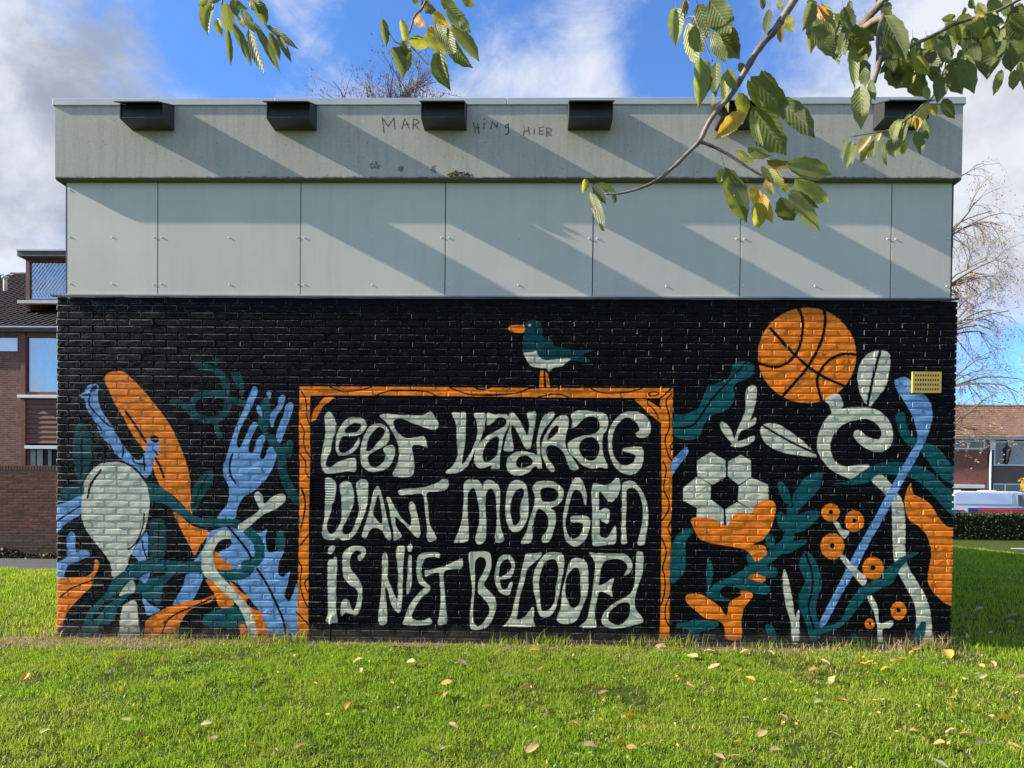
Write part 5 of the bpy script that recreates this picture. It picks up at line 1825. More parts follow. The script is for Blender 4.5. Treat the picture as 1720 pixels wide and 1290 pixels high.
# ------------------------------------------------------------------ white van behind the hedge
VY = 29.0
va, vb = P(1600, 850, VY), P(1780, 850, VY)
vroof = P(1660, 825, VY).z
van = empty('parked_van', (va.x, VY, 0), 'white van with blue and red stripe parked behind the hedge', 'van')
M_VAN = simple("van_paint", (0.74, 0.76, 0.80), 0.25, 0.04, 2.0, 0.0)
M_RED = simple("stripe_red", (0.50, 0.02, 0.03), 0.35, 0.05, 2.0, 0.0)
M_BLUE = simple("stripe_blue", (0.03, 0.035, 0.16), 0.35, 0.05, 2.0, 0.0)
M_RUB = simple("tyre_rubber", (0.02, 0.02, 0.02), 0.8)
VL = vb.x - va.x
prof = [(0.02, 0.35), (0.0, 0.7), (0.03, vroof - 0.35), (0.10, vroof - 0.07), (0.25, vroof), (VL * 0.62, vroof), (VL * 0.70, vroof - 0.06), (VL * 0.83, 1.12), (VL * 0.985, 0.92), (VL, 0.7), (VL, 0.35), (VL * 0.5, 0.30)]
mb = MB()
n_ = len(prof)
vs = []
for (yy, ins) in ((-0.0, 0.05), (0.05, 0.0), (1.75, 0.0), (1.8, 0.05)):
    for x, z in prof:
        cx_, cz_ = VL / 2, vroof * 0.55
        vs.append((x + (cx_ - x) * ins * 0.25, yy + max(0, (z - 0.9)) * 0.10 * (1 if yy < 1 else -1), z + (cz_ - z) * ins))
fs = [tuple(range(n_ - 1, -1, -1)), tuple(range(3 * n_, 4 * n_))]
for r_ in range(3):
    for k in range(n_):
        j = (k + 1) % n_
        fs.append((r_ * n_ + j, r_ * n_ + k, (r_ + 1) * n_ + k, (r_ + 1) * n_ + j))
mb.add(vs, fs)
body = mb.build('body', M_VAN, van)
zst = 0.8 + 0.06


def vq(name, mat, x0, x1, z0, z1, parent, th=0.012):
    mb = MB()

    def yy(z):
        return max(0, z - 0.9) * 0.10 - th
    mb.add([(x0, yy(z0), z0), (x1, yy(z0), z0), (x1, yy(z1), z1), (x0, yy(z1), z1), (x0, yy(z0) + th * 1.5, z0), (x1, yy(z0) + th * 1.5, z0), (x1, yy(z1) + th * 1.5, z1), (x0, yy(z1) + th * 1.5, z1)],
           [(0, 1, 2, 3), (4, 5, 1, 0), (3, 2, 6, 7), (0, 3, 7, 4), (1, 5, 6, 2)])
    return mb.build(name, mat, parent)


def vz(v):
    return P(1660, v, VY).z


vq('window', simple("van_side_glass", (0.62, 0.66, 0.72), 0.08, 0.05, 1.0, 0.0, metal=0.3), 0.14, P(1702, 840, VY).x - va.x, vz(847), vz(829), body, 0.006)
vq('cab_window', M_GLASSD, P(1712, 840, VY).x - va.x, VL * 0.72, vz(850), vz(831), body, 0.008)
vq('stripe', M_RED, P(1640, 850, VY).x - va.x, VL * 0.9, vz(865), vz(855), body, 0.004)
vq('stripe', M_BLUE, P(1627, 850, VY).x - va.x, P(1643, 850, VY).x - va.x, vz(865), vz(853.5), body, 0.006)
vq('stripe', M_BLUE, P(1643, 850, VY).x - va.x, VL * 0.9, vz(854.6), vz(853), body, 0.006)
vq('rear_light', M_BLUE, 0.06, P(1611, 850, VY).x - va.x, vz(860), vz(857), body, 0.01)
vq('rear_light', M_RED, P(1611, 850, VY).x - va.x, P(1620, 850, VY).x - va.x, vz(860), vz(857), body, 0.01)
vq('door_seam', M_WGREY, P(1704, 850, VY).x - va.x, P(1704.8, 850, VY).x - va.x, vz(862), vz(827), body, 0.003)
for xx in (0.75, VL - 0.85):
    mb = MB()
    mb.tube([(xx, 0.02, 0.32), (xx, 0.04, 0.32), (xx, 0.22, 0.32), (xx, 0.24, 0.32)], [0.27, 0.32, 0.32, 0.27], 20)
    wh = mb.build('wheel', M_RUB, van)
    mb = MB()
    mb.tube([(xx, 0.005, 0.32), (xx, 0.1, 0.32)], [0.19, 0.2], 16)
    mb.build('hub_cap', M_WGREY, wh)
for xx, ww in ((P(1617, 826, VY).x - va.x, 0.22), (P(1676, 826, VY).x - va.x, 0.25)):
    mb = MB()
    mb.cbox(xx - ww, xx + ww, 0.5, 1.2, vroof - 0.01, vroof + 0.055, 0.02)
    mb.build('roof_vent', M_VAN, van)

# ------------------------------------------------------------------ vegetation helpers
def leaf_mat(name, trans=0.35, rough=0.45, vein=True):
    mt, nt, bs, out = new_mat(name)
    oi = nd(nt, 'ShaderNodeObjectInfo')
    tc = nd(nt, 'ShaderNodeTexCoord')
    s = nd(nt, 'ShaderNodeSeparateXYZ')
    nt.links.new(tc.outputs['Object'], s.inputs[0])
    ay = mathn(nt, 'ABSOLUTE', s.outputs[1])
    # side veins slant forward from the midrib
    ph = mathn(nt, 'SUBTRACT', mathn(nt, 'MULTIPLY', s.outputs[0], 62.0), mathn(nt, 'MULTIPLY', ay, 48.0))
    ve = mathn(nt, 'SINE', ph)
    mid = maprange(nt, ay, 0.0, 0.03, 1.0, 0.0)
    n = noise(nt, tc.outputs['Object'], 5.0, 5, 0.6)
    c = mixc(nt, 1.0, oi.outputs['Color'], mixc(nt, maprange(nt, n, 0.3, 0.7), (0.72, 0.72, 0.72), (1.3, 1.25, 1.2)), 'MULTIPLY')
    c = mixc(nt, mathn(nt, 'MULTIPLY', mid, 0.35), c, (0.40, 0.38, 0.18))
    spots = mathn(nt, 'GREATER_THAN', noise(nt, tc.outputs['Object'], 11.0, 5, 0.75), 0.63)
    c = mixc(nt, mathn(nt, 'MULTIPLY', spots, 0.65), c, (0.08, 0.05, 0.02))
    g = nd(nt, 'ShaderNodeNewGeometry')
    under = mixc(nt, 0.35, c, (0.22, 0.25, 0.13))
    c = mixc(nt, g.outputs['Backfacing'], c, under)
    put(nt, bs.inputs['Base Color'], c)
    put(nt, bs.inputs['Roughness'], rough)
    put(nt, bs.inputs['Specular IOR Level'], 0.45)
    bump(nt, bs, mathn(nt, 'ADD', mathn(nt, 'MULTIPLY', ve, 0.5), mathn(nt, 'MULTIPLY', mid, -1.0)), 0.22, 0.006)
    tr = nd(nt, 'ShaderNodeBsdfTranslucent')
    nt.links.new(mixc(nt, 1.0, c, (1.5, 1.5, 0.8), 'MULTIPLY'), tr.inputs['Color'])
    mx = nd(nt, 'ShaderNodeMixShader')
    mx.inputs[0].default_value = trans
    nt.links.new(bs.outputs[0], mx.inputs[1])
    nt.links.new(tr.outputs[0], mx.inputs[2])
    nt.links.new(mx.outputs[0], out.inputs[0])
    return mt


M_LEAF = leaf_mat("cherry_leaf", 0.48)
M_FALLEN = leaf_mat("fallen_leaf", 0.15, 0.6)


def leaf_mesh(name, seed, mat, stalk=0.28, nu=9, nvv=4):
    r = random.Random(seed)
    fold = r.uniform(0.15, 0.75)
    curl = r.uniform(-0.10, 0.45)
    twist = r.uniform(-0.5, 0.5)
    wavef = r.uniform(5, 9)
    wa = r.uniform(0.015, 0.045)
    bend = r.uniform(-0.10, 0.10)
    vs, fs = [], []
    for i in range(nu + 1):
        u = i / nu
        w = (max(u, 0) ** 0.62) * (max(1 - u, 0) ** 0.72) * 1.86
        if u > 0.86:
            w *= 0.72
        w = max(w, 0.012)
        ser = 1.0 + (0.06 if i % 2 else -0.05)
        for j in range(nvv + 1):
            v = -1 + 2 * j / nvv
            y = 0.5 * v * w * (ser if abs(v) == 1 else 1)
            z = fold * abs(y) + wa * math.sin(u * wavef * 1.6 + (1 if v > 0 else 2.2)) * abs(v) - curl * u * u
            a = twist * u
            y2, z2 = y * math.cos(a) - z * math.sin(a) * 0.5, z * math.cos(a) + y * math.sin(a)
            vs.append((u, y2 + bend * u * u, z2))
    k = nvv + 1
    for i in range(nu):
        for j in range(nvv):
            a = i * k + j
            fs.append((a, a + 1, a + k + 1, a + k))
    mb = MB()
    mb.add(vs, fs)
    if stalk:
        mb.tube([(0.01, 0, 0), (-stalk * 0.5, 0.01, 0.03), (-stalk, 0.02, 0.10)], [0.009, 0.008, 0.008], 3, cap=False)
    return mb.mesh(name, mat, True)


LEAVES = [leaf_mesh('leaf', 500 + i, M_LEAF) for i in range(24)]
FALLEN = [leaf_mesh('fallen_leaf', 700 + i, M_FALLEN, 0.12, 7, 4) for i in range(6)]


def branch_mat():
    mt, nt, bs, out = new_mat("cherry_bark")
    p = pos(nt)
    n = noise(nt, p, 30.0, 5, 0.7)
    c = mixc(nt, maprange(nt, n, 0.35, 0.7), (0.09, 0.07, 0.055), (0.30, 0.25, 0.20))
    put(nt, bs.inputs['Base Color'], c)
    put(nt, bs.inputs['Roughness'], 0.7)
    bump(nt, bs, noise(nt, p, 120.0, 4, 0.6), 0.5, 0.004)
    return mt


M_BARK = branch_mat()
M_BARK2 = simple("tree_bark", (0.14, 0.11, 0.09), 0.9, 0.4, 12.0, 0.6, 0.01)

# ------------------------------------------------------------------ cherry tree hanging into the picture
tree = empty('cherry_tree', (1.3, -8.9, 0), 'cherry tree whose leafy branch tips hang into the top of the picture', 'tree')


def tpart(o):
    o.matrix_parent_inverse = Matrix.Translation((-1.3, 8.9, 0))
    return o


ZL = {'P': (960, 0, 3.583), 'Q': (1190, 220, 7.167), 'R': (960, 270, 10.75), 'S': (1360, 0, 4.778), 'T': (320, 0, 3.373)}


def pz3(reg, x, y, dist):
    ox, oy, s = ZL[reg]
    d = ray(ox + x / s, oy + y / s)
    return CAM + d * dist            # dist = depth along the view axis


def smooth_path(pts, n=4):
    a = np.array([tuple(p) for p in pts])
    return [Vector(p) for p in catmull(a, False, n)]


def mkbranch(reg, pts, wid, dist, parent=None, name='branch', knots=True, lead=None):
    q = [pz3(reg, x, y, dist + (dd if (dd := (p_[2] if len(p_) > 2 else 0)) else 0)) for p_ in pts for x, y in [p_[:2]]]
    s = ZL[reg][2]
    r = [w / s / FPX * dist / 2 for w in wid]
    if lead:
        q = [Vector(v) for v in lead[0]] + q
        r = list(lead[1]) + r
    sp = smooth_path(q)
    rr = np.interp(np.linspace(0, 1, len(sp)), np.linspace(0, 1, len(r)), r)
    rr = [x * (1.0 + (0.22 * rnd.random() if (knots and i % 3 == 0) else 0.0)) for i, x in enumerate(rr)]
    mb = MB()
    mb.tube(sp, rr, 8)
    o = mb.build(name, M_BARK, tree, True)
    return tpart(o)


DM = 1.72
fork = Vector((1.25, -8.75, 2.0))
br_main = mkbranch('P', [(1340, 0), (1230, 170), (1130, 290), (1050, 420), (960, 570), (880, 660), (820, 750), (770, 850), (700, 920), (620, 1000), (520, 1080), (420, 1130), (290, 1165), (200, 1168)],
                   [46, 42, 38, 36, 34, 30, 28, 26, 24, 22, 20, 16, 12, 9], DM, lead=([fork, (1.3, -7.4, 2.75), (1.2, -5.6, 2.85), (0.98, -4.95, 2.62)], [0.06, 0.045, 0.028, 0.016]))
br_sub = mkbranch('P', [(770, 850), (800, 862), (870, 890), (960, 940), (1050, 1000), (1150, 1060), (1210, 1095)], [20, 20, 19, 18, 16, 13, 8], DM)
br_tw = mkbranch('P', [(690, -30), (740, 100), (800, 250), (850, 370)], [8, 8, 7, 6], DM - 0.05, lead=([(0.75, -5.2, 2.75)], [0.008]))
DS = 1.62
br_r = mkbranch('S', [(612, -20), (590, 130), (560, 300), (565, 450), (530, 600), (500, 700), (480, 830)], [55, 52, 52, 56, 42, 36, 24], DS, lead=([fork, (1.7, -7.3, 2.7), (1.6, -5.7, 2.8)], [0.055, 0.045, 0.026]))
br_r2 = mkbranch('S', [(570, 480), (700, 420), (850, 350), (1000, 280), (1150, 200), (1300, 150), (1500, 90), (1640, 20), (1800, -60)], [44, 36, 30, 28, 27, 26, 24, 22, 22], DS)
br_low = mkbranch('S', [(330, 1100), (430, 1080), (550, 1062), (640, 1040), (780, 960), (900, 850), (1000, 760), (1080, 550), (1110, 420)], [7, 8, 10, 11, 12, 12, 12, 12, 13], DS + 0.03)
DT = 1.75
br_t1 = mkbranch('T', [(178, 25), (182, -10), (200, -80)], [8, 11, 14], DT, lead=None)
br_t2 = mkbranch('T', [(1230, 215), (1245, 170), (1270, 90), (1310, 50), (1340, -10), (1370, -90)], [9, 11, 13, 13, 14, 16], DT)
br_t3 = mkbranch('T', [(1345, 365), (1290, 310), (1245, 260), (1160, 238), (1110, 150)], [5, 7, 8, 8, 6], DT)
# overhead limbs, out of the picture, that carry these twigs
limb = MB()
pA = pz3('T', 200, -80, DT)
pB = pz3('T', 1370, -90, DT)
sp = smooth_path([fork, (0.6, -7.6, 2.85), (-0.1, -6.2, 3.15), (pB.x, pB.y, pB.z)])
limb.tube(sp, list(np.linspace(0.06, 0.008, len(sp))), 8)
sp = smooth_path([(-0.1, -6.2, 3.15), (-0.5, -5.6, 3.1), (pA.x, pA.y, pA.z)])
limb.tube(sp, list(np.linspace(0.028, 0.006, len(sp))), 8)
tpart(limb.build('limb', M_BARK, tree, True))
tr = MB()
sp = smooth_path([(1.3, -8.9, -0.1), (1.32, -8.9, 0.4), (1.27, -8.85, 1.2), fork, (1.2, -8.9, 2.9), (1.0, -9.2, 4.2)])
tr.tube(sp, list(np.interp(np.linspace(0, 1, len(sp)), [0, 0.15, 0.5, 0.7, 1], [0.19, 0.14, 0.12, 0.10, 0.05])), 12)
for q in ([fork, (1.9, -9.3, 3.2), (2.6, -9.8, 4.2)], [(1.2, -8.9, 2.9), (0.4, -9.2, 3.9), (-0.3, -9.6, 4.9)]):
    sp = smooth_path(q)
    tr.tube(sp, list(np.linspace(0.06, 0.015, len(sp))), 8)
tpart(tr.build('trunk', M_BARK, tree, True))

LC = {'G': (0.10, 0.125, 0.012), 'D': (0.062, 0.080, 0.010), 'L': (0.27, 0.30, 0.085), 'Y': (0.80, 0.46, 0.015), 'M': (0.34, 0.33, 0.03), 'C': (0.72, 0.58, 0.24), 'N': (0.20, 0.105, 0.03), 'O': (0.70, 0.27, 0.02)}
LEAFLIST = [
    (br_main, 'P', DM, [(625, 50, 630, 255, 95, 'L'), (690, 0, 660, 115, 55, 'N'), (760, 25, 830, 218, 135, 'D'), (830, 8, 970, 202, 150, 'G'), (700, 140, 745, 382, 100, 'L'), (730, 160, 780, 330, 110, 'G'),
                        (850, 190, 905, 370, 75, 'L'), (880, 200, 1022, 362, 135, 'G'), (770, 345, 780, 632, 95, 'L'), (800, 360, 800, 600, 90, 'G'), (870, 378, 868, 592, 80, 'G'), (850, 540, 845, 672, 26, 'L'),
                        (915, 440, 945, 667, 55, 'M'), (940, 415, 985, 542, 70, 'L'), (1190, 55, 1165, 217, 55, 'D'), (1145, -10, 1155, 62, 35, 'D'), (1270, 130, 1255, 242, 50, 'N'),
                        (1080, 460, 1350, 745, 150, 'G'), (1140, 425, 1255, 565, 75, 'G'), (1250, 600, 1468, 797, 135, 'D'), (1060, 480, 1157, 672, 60, 'L'), (1000, 560, 1060, 705, 95, 'M'),
                        (1040, 680, 868, 822, 95, 'Y'), (1090, 640, 1292, 962, 170, 'G'), (1080, 690, 1152, 872, 60, 'L'), (1250, -10, 1262, 60, 40, 'G'), (1300, 90, 1340, 190, 70, 'M'), (960, 160, 1000, 330, 60, 'N'), (1010, 380, 1040, 440, 50, 'N'), (890, 660, 900, 700, 30, 'G')]),
    (br_sub, 'Q', DM, [(200, 440, 435, 1045, 250, 'G'), (170, 450, 130, 660, 110, 'L'), (470, 200, 775, 345, 110, 'L'), (330, 230, 560, 425, 110, 'C'), (480, 345, 655, 300, 60, 'C'), (720, 470, 895, 655, 150, 'C'),
                       (680, 585, 785, 775, 110, 'C'), (700, 350, 1000, 430, 120, 'N'), (930, 400, 1465, 525, 190, 'L'), (960, 430, 1380, 570, 110, 'D'), (1040, 570, 1505, 935, 210, 'L'), (870, 790, 1010, 1085, 230, 'D'),
                       (960, 770, 1365, 1165, 200, 'L'), (980, 720, 1285, 905, 110, 'D'), (860, 640, 1005, 695, 90, 'M'), (400, 630, 440, 750, 70, 'L'), (510, 665, 720, 985, 150, 'Y'), (570, 860, 640, 1205, 200, 'M'), (640, 760, 760, 1130, 140, 'Y'),
                       (240, 640, 330, 770, 110, 'L'), (640, 420, 760, 620, 90, 'G'), (300, 600, 470, 930, 130, 'D')]),
    (br_main, 'R', DM, [(240, 330, 240, 550, 140, 'M'), (370, 440, 630, 755, 130, 'D'), (370, 590, 580, 1135, 190, 'G'), (500, 400, 815, 575, 110, 'M'), (760, 600, 785, 758, 100, 'D'), (500, 1140, 595, 1275, 60, 'N'), (480, 390, 660, 580, 60, 'L'), (330, 560, 400, 900, 90, 'L')]),
    (br_r, 'S', DS, [(320, 5, 330, 112, 90, 'G'), (20, 220, 232, 465, 130, 'G'), (210, 170, 305, 445, 130, 'D'), (-20, 10, 62, 62, 60, 'L'), (60, 50, 152, 165, 70, 'O'), (460, 130, 545, 305, 120, 'G'), (600, 130, 795, 485, 150, 'G'),
                     (340, 350, 370, 665, 80, 'L'), (430, 480, 462, 705, 140, 'D'), (405, 695, 410, 975, 140, 'L'), (490, 640, 520, 805, 60, 'G'), (640, 470, 805, 745, 190, 'G'), (820, 555, 895, 815, 170, 'D'), (720, 450, 795, 560, 90, 'M'),
                     (100, 30, 200, 260, 90, 'L'), (380, 230, 520, 330, 80, 'G'), (600, 20, 650, 110, 70, 'D'), (150, 120, 330, 250, 100, 'G'), (0, 200, 30, 400, 80, 'M'), (270, 60, 330, 260, 110, 'G'), (600, 290, 700, 420, 100, 'G'), (540, -20, 600, 90, 60, 'G')]),
    (br_r2, 'S', DS, [(830, 320, 842, 525, 40, 'L'), (860, 455, 945, 595, 95, 'M'), (960, 400, 1000, 605, 130, 'G'), (1010, 315, 1135, 535, 80, 'L'), (1110, 280, 1135, 505, 75, 'G'), (1090, 190, 1235, 295, 120, 'G'), (1060, 150, 1185, 135, 60, 'D'),
                      (1150, 470, 1205, 715, 220, 'D'), (1200, 400, 1255, 525, 120, 'G'), (1290, 190, 1240, 405, 90, 'L'), (1300, 320, 1335, 565, 100, 'G'), (1050, 625, 1050, 805, 130, 'G'), (1500, 340, 1418, 695, 210, 'D'), (1600, 225, 1612, 505, 95, 'L'),
                      (1680, 300, 1722, 505, 90, 'L'), (1640, 560, 1640, 745, 120, 'L'), (1690, 500, 1716, 735, 100, 'L'), (1540, 560, 1480, 745, 75, 'L'), (1470, 180, 1505, 305, 80, 'G'), (1550, 0, 1640, 120, 120, 'G'), (1650, 50, 1705, 310, 220, 'D'),
                      (1250, 60, 1225, 125, 70, 'M'), (1430, 5, 1535, 95, 110, 'G'), (1330, 130, 1370, 330, 90, 'M'), (1240, 440, 1290, 700, 130, 'G'), (1420, 300, 1480, 470, 100, 'G'), (1580, 400, 1600, 560, 90, 'D'), (1700, 200, 1760, 430, 140, 'G'), (1350, 20, 1400, 140, 90, 'C'), (1290, -10, 1320, 70, 70, 'G'), (1600, 330, 1650, 560, 120, 'G')]),
    (br_low, 'S', DS + 0.03, [(1070, 795, 1157, 958, 90, 'G'), (950, 825, 845, 992, 95, 'C'), (970, 830, 1025, 932, 50, 'M'), (860, 940, 858, 1058, 55, 'Y'), (720, 955, 675, 1135, 110, 'L'), (740, 960, 740, 1120, 80, 'G'), (660, 1115, 692, 1288, 130, 'G'), (860, 1055, 882, 1225, 85, 'G'),
                              (800, 915, 770, 1015, 55, 'M'), (920, 1050, 942, 1112, 50, 'G'), (575, 1065, 535, 1145, 80, 'C'), (480, 1090, 400, 1205, 70, 'C'), (480, 1175, 422, 1288, 85, 'L'), (520, 1125, 510, 1278, 75, 'G'), (590, 1135, 612, 1320, 42, 'G'),
                              (335, 1130, 300, 1345, 65, 'L'), (360, 1150, 340, 1300, 60, 'G'), (285, 1120, 255, 1270, 40, 'G'), (760, 1125, 748, 1235, 60, 'M'), (920, 690, 960, 800, 60, 'L'), (900, 900, 940, 1060, 60, 'G')]),
    (br_t1, 'T', DT, [(120, 20, 68, 168, 80, 'M'), (150, 105, 172, 192, 42, 'M'), (200, 15, 222, 182, 80, 'G'), (208, 165, 230, 353, 36, 'G'), (240, 135, 347, 355, 55, 'G'), (290, 55, 355, 165, 55, 'L'), (330, 165, 407, 395, 60, 'D'), (360, 125, 497, 388, 50, 'G'),
                      (430, 145, 585, 258, 38, 'D'), (445, 185, 512, 335, 45, 'G'), (490, 195, 565, 342, 42, 'G'), (370, 5, 425, 135, 75, 'G'), (260, 5, 335, 55, 50, 'G'), (240, -5, 272, 95, 62, 'G'), (270, 90, 300, 150, 30, 'C'), (180, -40, 100, 20, 40, 'G'), (320, -30, 400, 60, 60, 'G'), (250, 130, 330, 320, 30, 'L'), (90, -20, 60, 30, 40, 'G')]),
    (br_t2, 'T', DT, [(1085, 105, 1115, 255, 50, 'G'), (1190, 110, 1237, 292, 52, 'L'), (1150, 270, 1225, 425, 90, 'G'), (1250, 295, 1228, 395, 40, 'L'), (1240, 220, 1345, 262, 75, 'M'), (1270, 85, 1325, 140, 60, 'O'), (1360, 145, 1382, 215, 55, 'Y'), (1410, 285, 1432, 474, 95, 'G'),
                      (1335, 185, 1420, 325, 95, 'M'), (1410, 235, 1450, 295, 60, 'M'), (1455, 215, 1592, 405, 90, 'G'), (1480, 145, 1638, 320, 80, 'G'), (1450, 45, 1582, 168, 80, 'L'), (1375, 75, 1445, 135, 60, 'Y'), (1430, 95, 1480, 225, 50, 'C'), (1310, -5, 1385, 65, 80, 'G'),
                      (1420, -5, 1505, 65, 65, 'G'), (1540, -10, 1605, 45, 50, 'L'), (1255, -10, 1295, 25, 50, 'L'), (1200, 230, 1250, 330, 60, 'G'), (1390, 120, 1450, 260, 60, 'L'), (1520, 90, 1585, 165, 50, 'D'), (1440, 160, 1500, 320, 70, 'G')]),
]


def place_leaf(parent, base, tip, width, colr, me):
    ax = (tip - base)
    L = ax.length
    ax.normalize()
    view = (base - CAM).normalized()
    # the upper side of the blade turned to the viewer or partly away
    n0 = -view
    n0 = (n0 - ax * n0.dot(ax)).normalized()
    roll = rnd.choice((-1, 1)) * rnd.uniform(0.05, 0.6)
    n1 = Matrix.Rotation(roll, 3, ax) @ n0
    y = n1.cross(ax).normalized()
    Mx = Matrix.Identity(4)
    L *= rnd.uniform(0.88, 1.14)
    wd = min(1.30 * width / max(0.72, math.cos(roll)), L * 0.85)
    for i in range(3):
        Mx[i][0], Mx[i][1], Mx[i][2] = ax[i] * L, y[i] * wd, n1[i] * wd
    Mx.translation = base
    o = bpy.data.objects.new('leaf', me)
    COL.objects.link(o)
    o.parent = parent
    o.matrix_parent_inverse = Matrix.Translation((-1.3, 8.9, 0)) if parent == tree else Matrix.Identity(4)
    o.matrix_world = Mx
    j = rnd.uniform(0.8, 1.25)
    o.color = (colr[0] * j, colr[1] * j * rnd.uniform(0.95, 1.05), colr[2] * j, 1)
    return Mx, o


LEAF_FIX = []
for par, reg, dist, lst in LEAFLIST:
    for (xa, ya, xb, yb, w, ck) in lst:
        da = dist + rnd.uniform(-0.05, 0.06)
        s = ZL[reg][2]
        L = math.hypot(xb - xa, yb - ya) / s / FPX * dist
        db = da + rnd.uniform(-0.35, 0.35) * L
        Mx, o = place_leaf(par, pz3(reg, xa, ya, da), pz3(reg, xb, yb, db), w / s / FPX * dist, LC[ck], rnd.choice(LEAVES))
        LEAF_FIX.append((o, Mx))
for (x0_, y0_, x1_, y1_, cnt) in ((560, 60, 700, 420, 8), (700, 430, 1150, 210, 16), (1150, 200, 1700, 60, 30), (0, 60, 500, 250, 16)):
    for k in range(cnt):
        t_ = rnd.random()
        xa = x0_ + (x1_ - x0_) * t_ + rnd.uniform(-50, 50)
        ya = y0_ + (y1_ - y0_) * t_ + rnd.uniform(-60, 130)
        ln = rnd.uniform(130, 260)
        an = rnd.gauss(0.1, 0.4)
        da = DS + rnd.uniform(-0.04, 0.16)
        Mx, o = place_leaf(br_r2, pz3('S', xa, ya, da), pz3('S', xa + ln * math.sin(an), ya + ln * math.cos(an), da + rnd.uniform(-0.03, 0.03)), rnd.uniform(70, 140) / 4.778 / FPX * DS, LC[rnd.choice('GGDDLMG')], rnd.choice(LEAVES))
        LEAF_FIX.append((o, Mx))
# more leaves on the twigs above the picture
for k in range(70):
    base = Vector((rnd.uniform(-1.2, 1.9), rnd.uniform(-6.2, -4.6), rnd.uniform(2.95, 3.5)))
    tip = base + Vector((rnd.uniform(-0.05, 0.05), rnd.uniform(-0.05, 0.05), -rnd.uniform(0.07, 0.11)))
    dd = base - CAM
    if PY - FPX * (tip - CAM).dot(Vector(AX_U)) / max(0.05, (tip - CAM).dot(Vector(AX_F))) > -60:
        continue
    Mx, o = place_leaf(br_r, base, tip, 0.045, LC[rnd.choice('GGDLM')], rnd.choice(LEAVES))
    LEAF_FIX.append((o, Mx))

# ------------------------------------------------------------------ bare trees behind
def grow_tree(root_name, loc, label, seed, trunk_h, crown, levels, leaf_cols, leaf_n, leaf_sz, droop=0.0, lean=(0, 0), base_r=0.22, limbs=9, len0=3.0, up=0.55, side=None, thin=1.0, tmin=0.35):
    r = random.Random(seed)
    root = empty(root_name, loc, label, 'tree')
    mbt, mbb = MB(), MB()
    tips = []
    pts = [Vector((0, 0, -0.1))]
    n_ = 7
    for i in range(1, n_ + 1):
        t_ = i / n_
        pts.append(Vector((lean[0] * t_ + r.uniform(-0.12, 0.12), lean[1] * t_ + r.uniform(-0.12, 0.12), trunk_h * t_)))
    mbt.tube(pts, [base_r * (1 - 0.75 * i / n_) for i in range(n_ + 1)], 8)

    def grow(p, d, L, rad, lev):
        nseg = 5 if lev < 3 else 4
        q = [p]
        dd = d.copy()
        for i in range(nseg):
            dd = (dd + Vector((r.gauss(0, 0.16), r.gauss(0, 0.16), r.gauss(0, 0.12) + up * 0.10 - droop * 0.16 * (i + lev)))).normalized()
            q.append(q[-1] + dd * (L / nseg))
        mbb.tube(q, [rad * (1 - 0.62 * i / nseg) for i in range(nseg + 1)], 5 if lev < 2 else 3, cap=False)
        if lev >= levels:
            tips.extend(q[1:])
            return
        nb = r.randint(3, 5)
        for k in range(nb):
            i = r.randint(1, nseg)
            base = q[i]
            ax = Vector((r.gauss(0, 1), r.gauss(0, 1), r.gauss(0, 0.7)))
            ax = (ax - dd * ax.dot(dd)).normalized()
            nd_ = (dd * r.uniform(0.55, 0.9) + ax * r.uniform(0.5, 0.9)).normalized()
            grow(base, nd_, L * r.uniform(0.5, 0.75), rad * (1 - 0.62 * i / nseg) * 0.62, lev + 1)
    for k in range(limbs):
        t_ = tmin + (1 - tmin) * k / max(1, limbs - 1)
        base = pts[min(n_, int(t_ * n_))]
        an = k * 2.4 + r.random()
        if side is not None:
            an = side[0] + r.uniform(-side[1], side[1])
        dd = Vector((math.cos(an), math.sin(an), r.uniform(0.3, 1.0) * up)).normalized()
        grow(base, dd, len0 * r.uniform(0.75, 1.15) * (1.15 - 0.5 * t_), base_r * 0.42 * thin, 1)
    mbt.build('trunk', M_BARK2, root, True)
    mbb.build('crown', M_BARK2, root, True)
    lm = MB()
    for k in range(leaf_n):
        c = r.choice(tips) + Vector((r.gauss(0, 0.05), r.gauss(0, 0.05), r.gauss(0, 0.05)))
        a = Vector((r.gauss(0, 1), r.gauss(0, 1), r.gauss(0, 1))).normalized() * leaf_sz * r.uniform(0.6, 1.2)
        b = a.orthogonal().normalized() * leaf_sz * 0.45
        lm.add([c - a, c + b, c + a, c - b], [(0, 1, 2, 3)])
    if leaf_n:
        mt, nt, bs, out = new_mat(root_name + "_leaves")
        g = nd(nt, 'ShaderNodeNewGeometry')
        put(nt, bs.inputs['Base Color'], mixc(nt, g.outputs['Random Per Island'], leaf_cols[0], leaf_cols[1]))
        put(nt, bs.inputs['Roughness'], 0.7)
        o = lm.build('foliage', mt, root)
        o['kind'] = 'stuff'
    return root


tA = P(668, 165, 24.0)
grow_tree('bare_tree', (tA.x, 24.0, 0), 'nearly bare tree top showing above the roof edge', 21, tA.z - 0.1, None, 4, ((0.30, 0.12, 0.06), (0.22, 0.13, 0.09)), 3000, 0.055, droop=0.0, base_r=0.24, limbs=64, len0=3.4, up=1.0, thin=1.15, tmin=0.78)
tB = P(1572, 560, 22.0)
grow_tree('autumn_tree', (tB.x, 22.0, 0), 'thin-leaved autumn tree reaching out behind the right end of the building', 5, 13.2, None, 4, ((0.34, 0.22, 0.06), (0.28, 0.14, 0.06)), 4200, 0.06, droop=0.38, base_r=0.18, limbs=34, len0=2.9, up=0.9, side=(0.0, 1.5), thin=0.55)

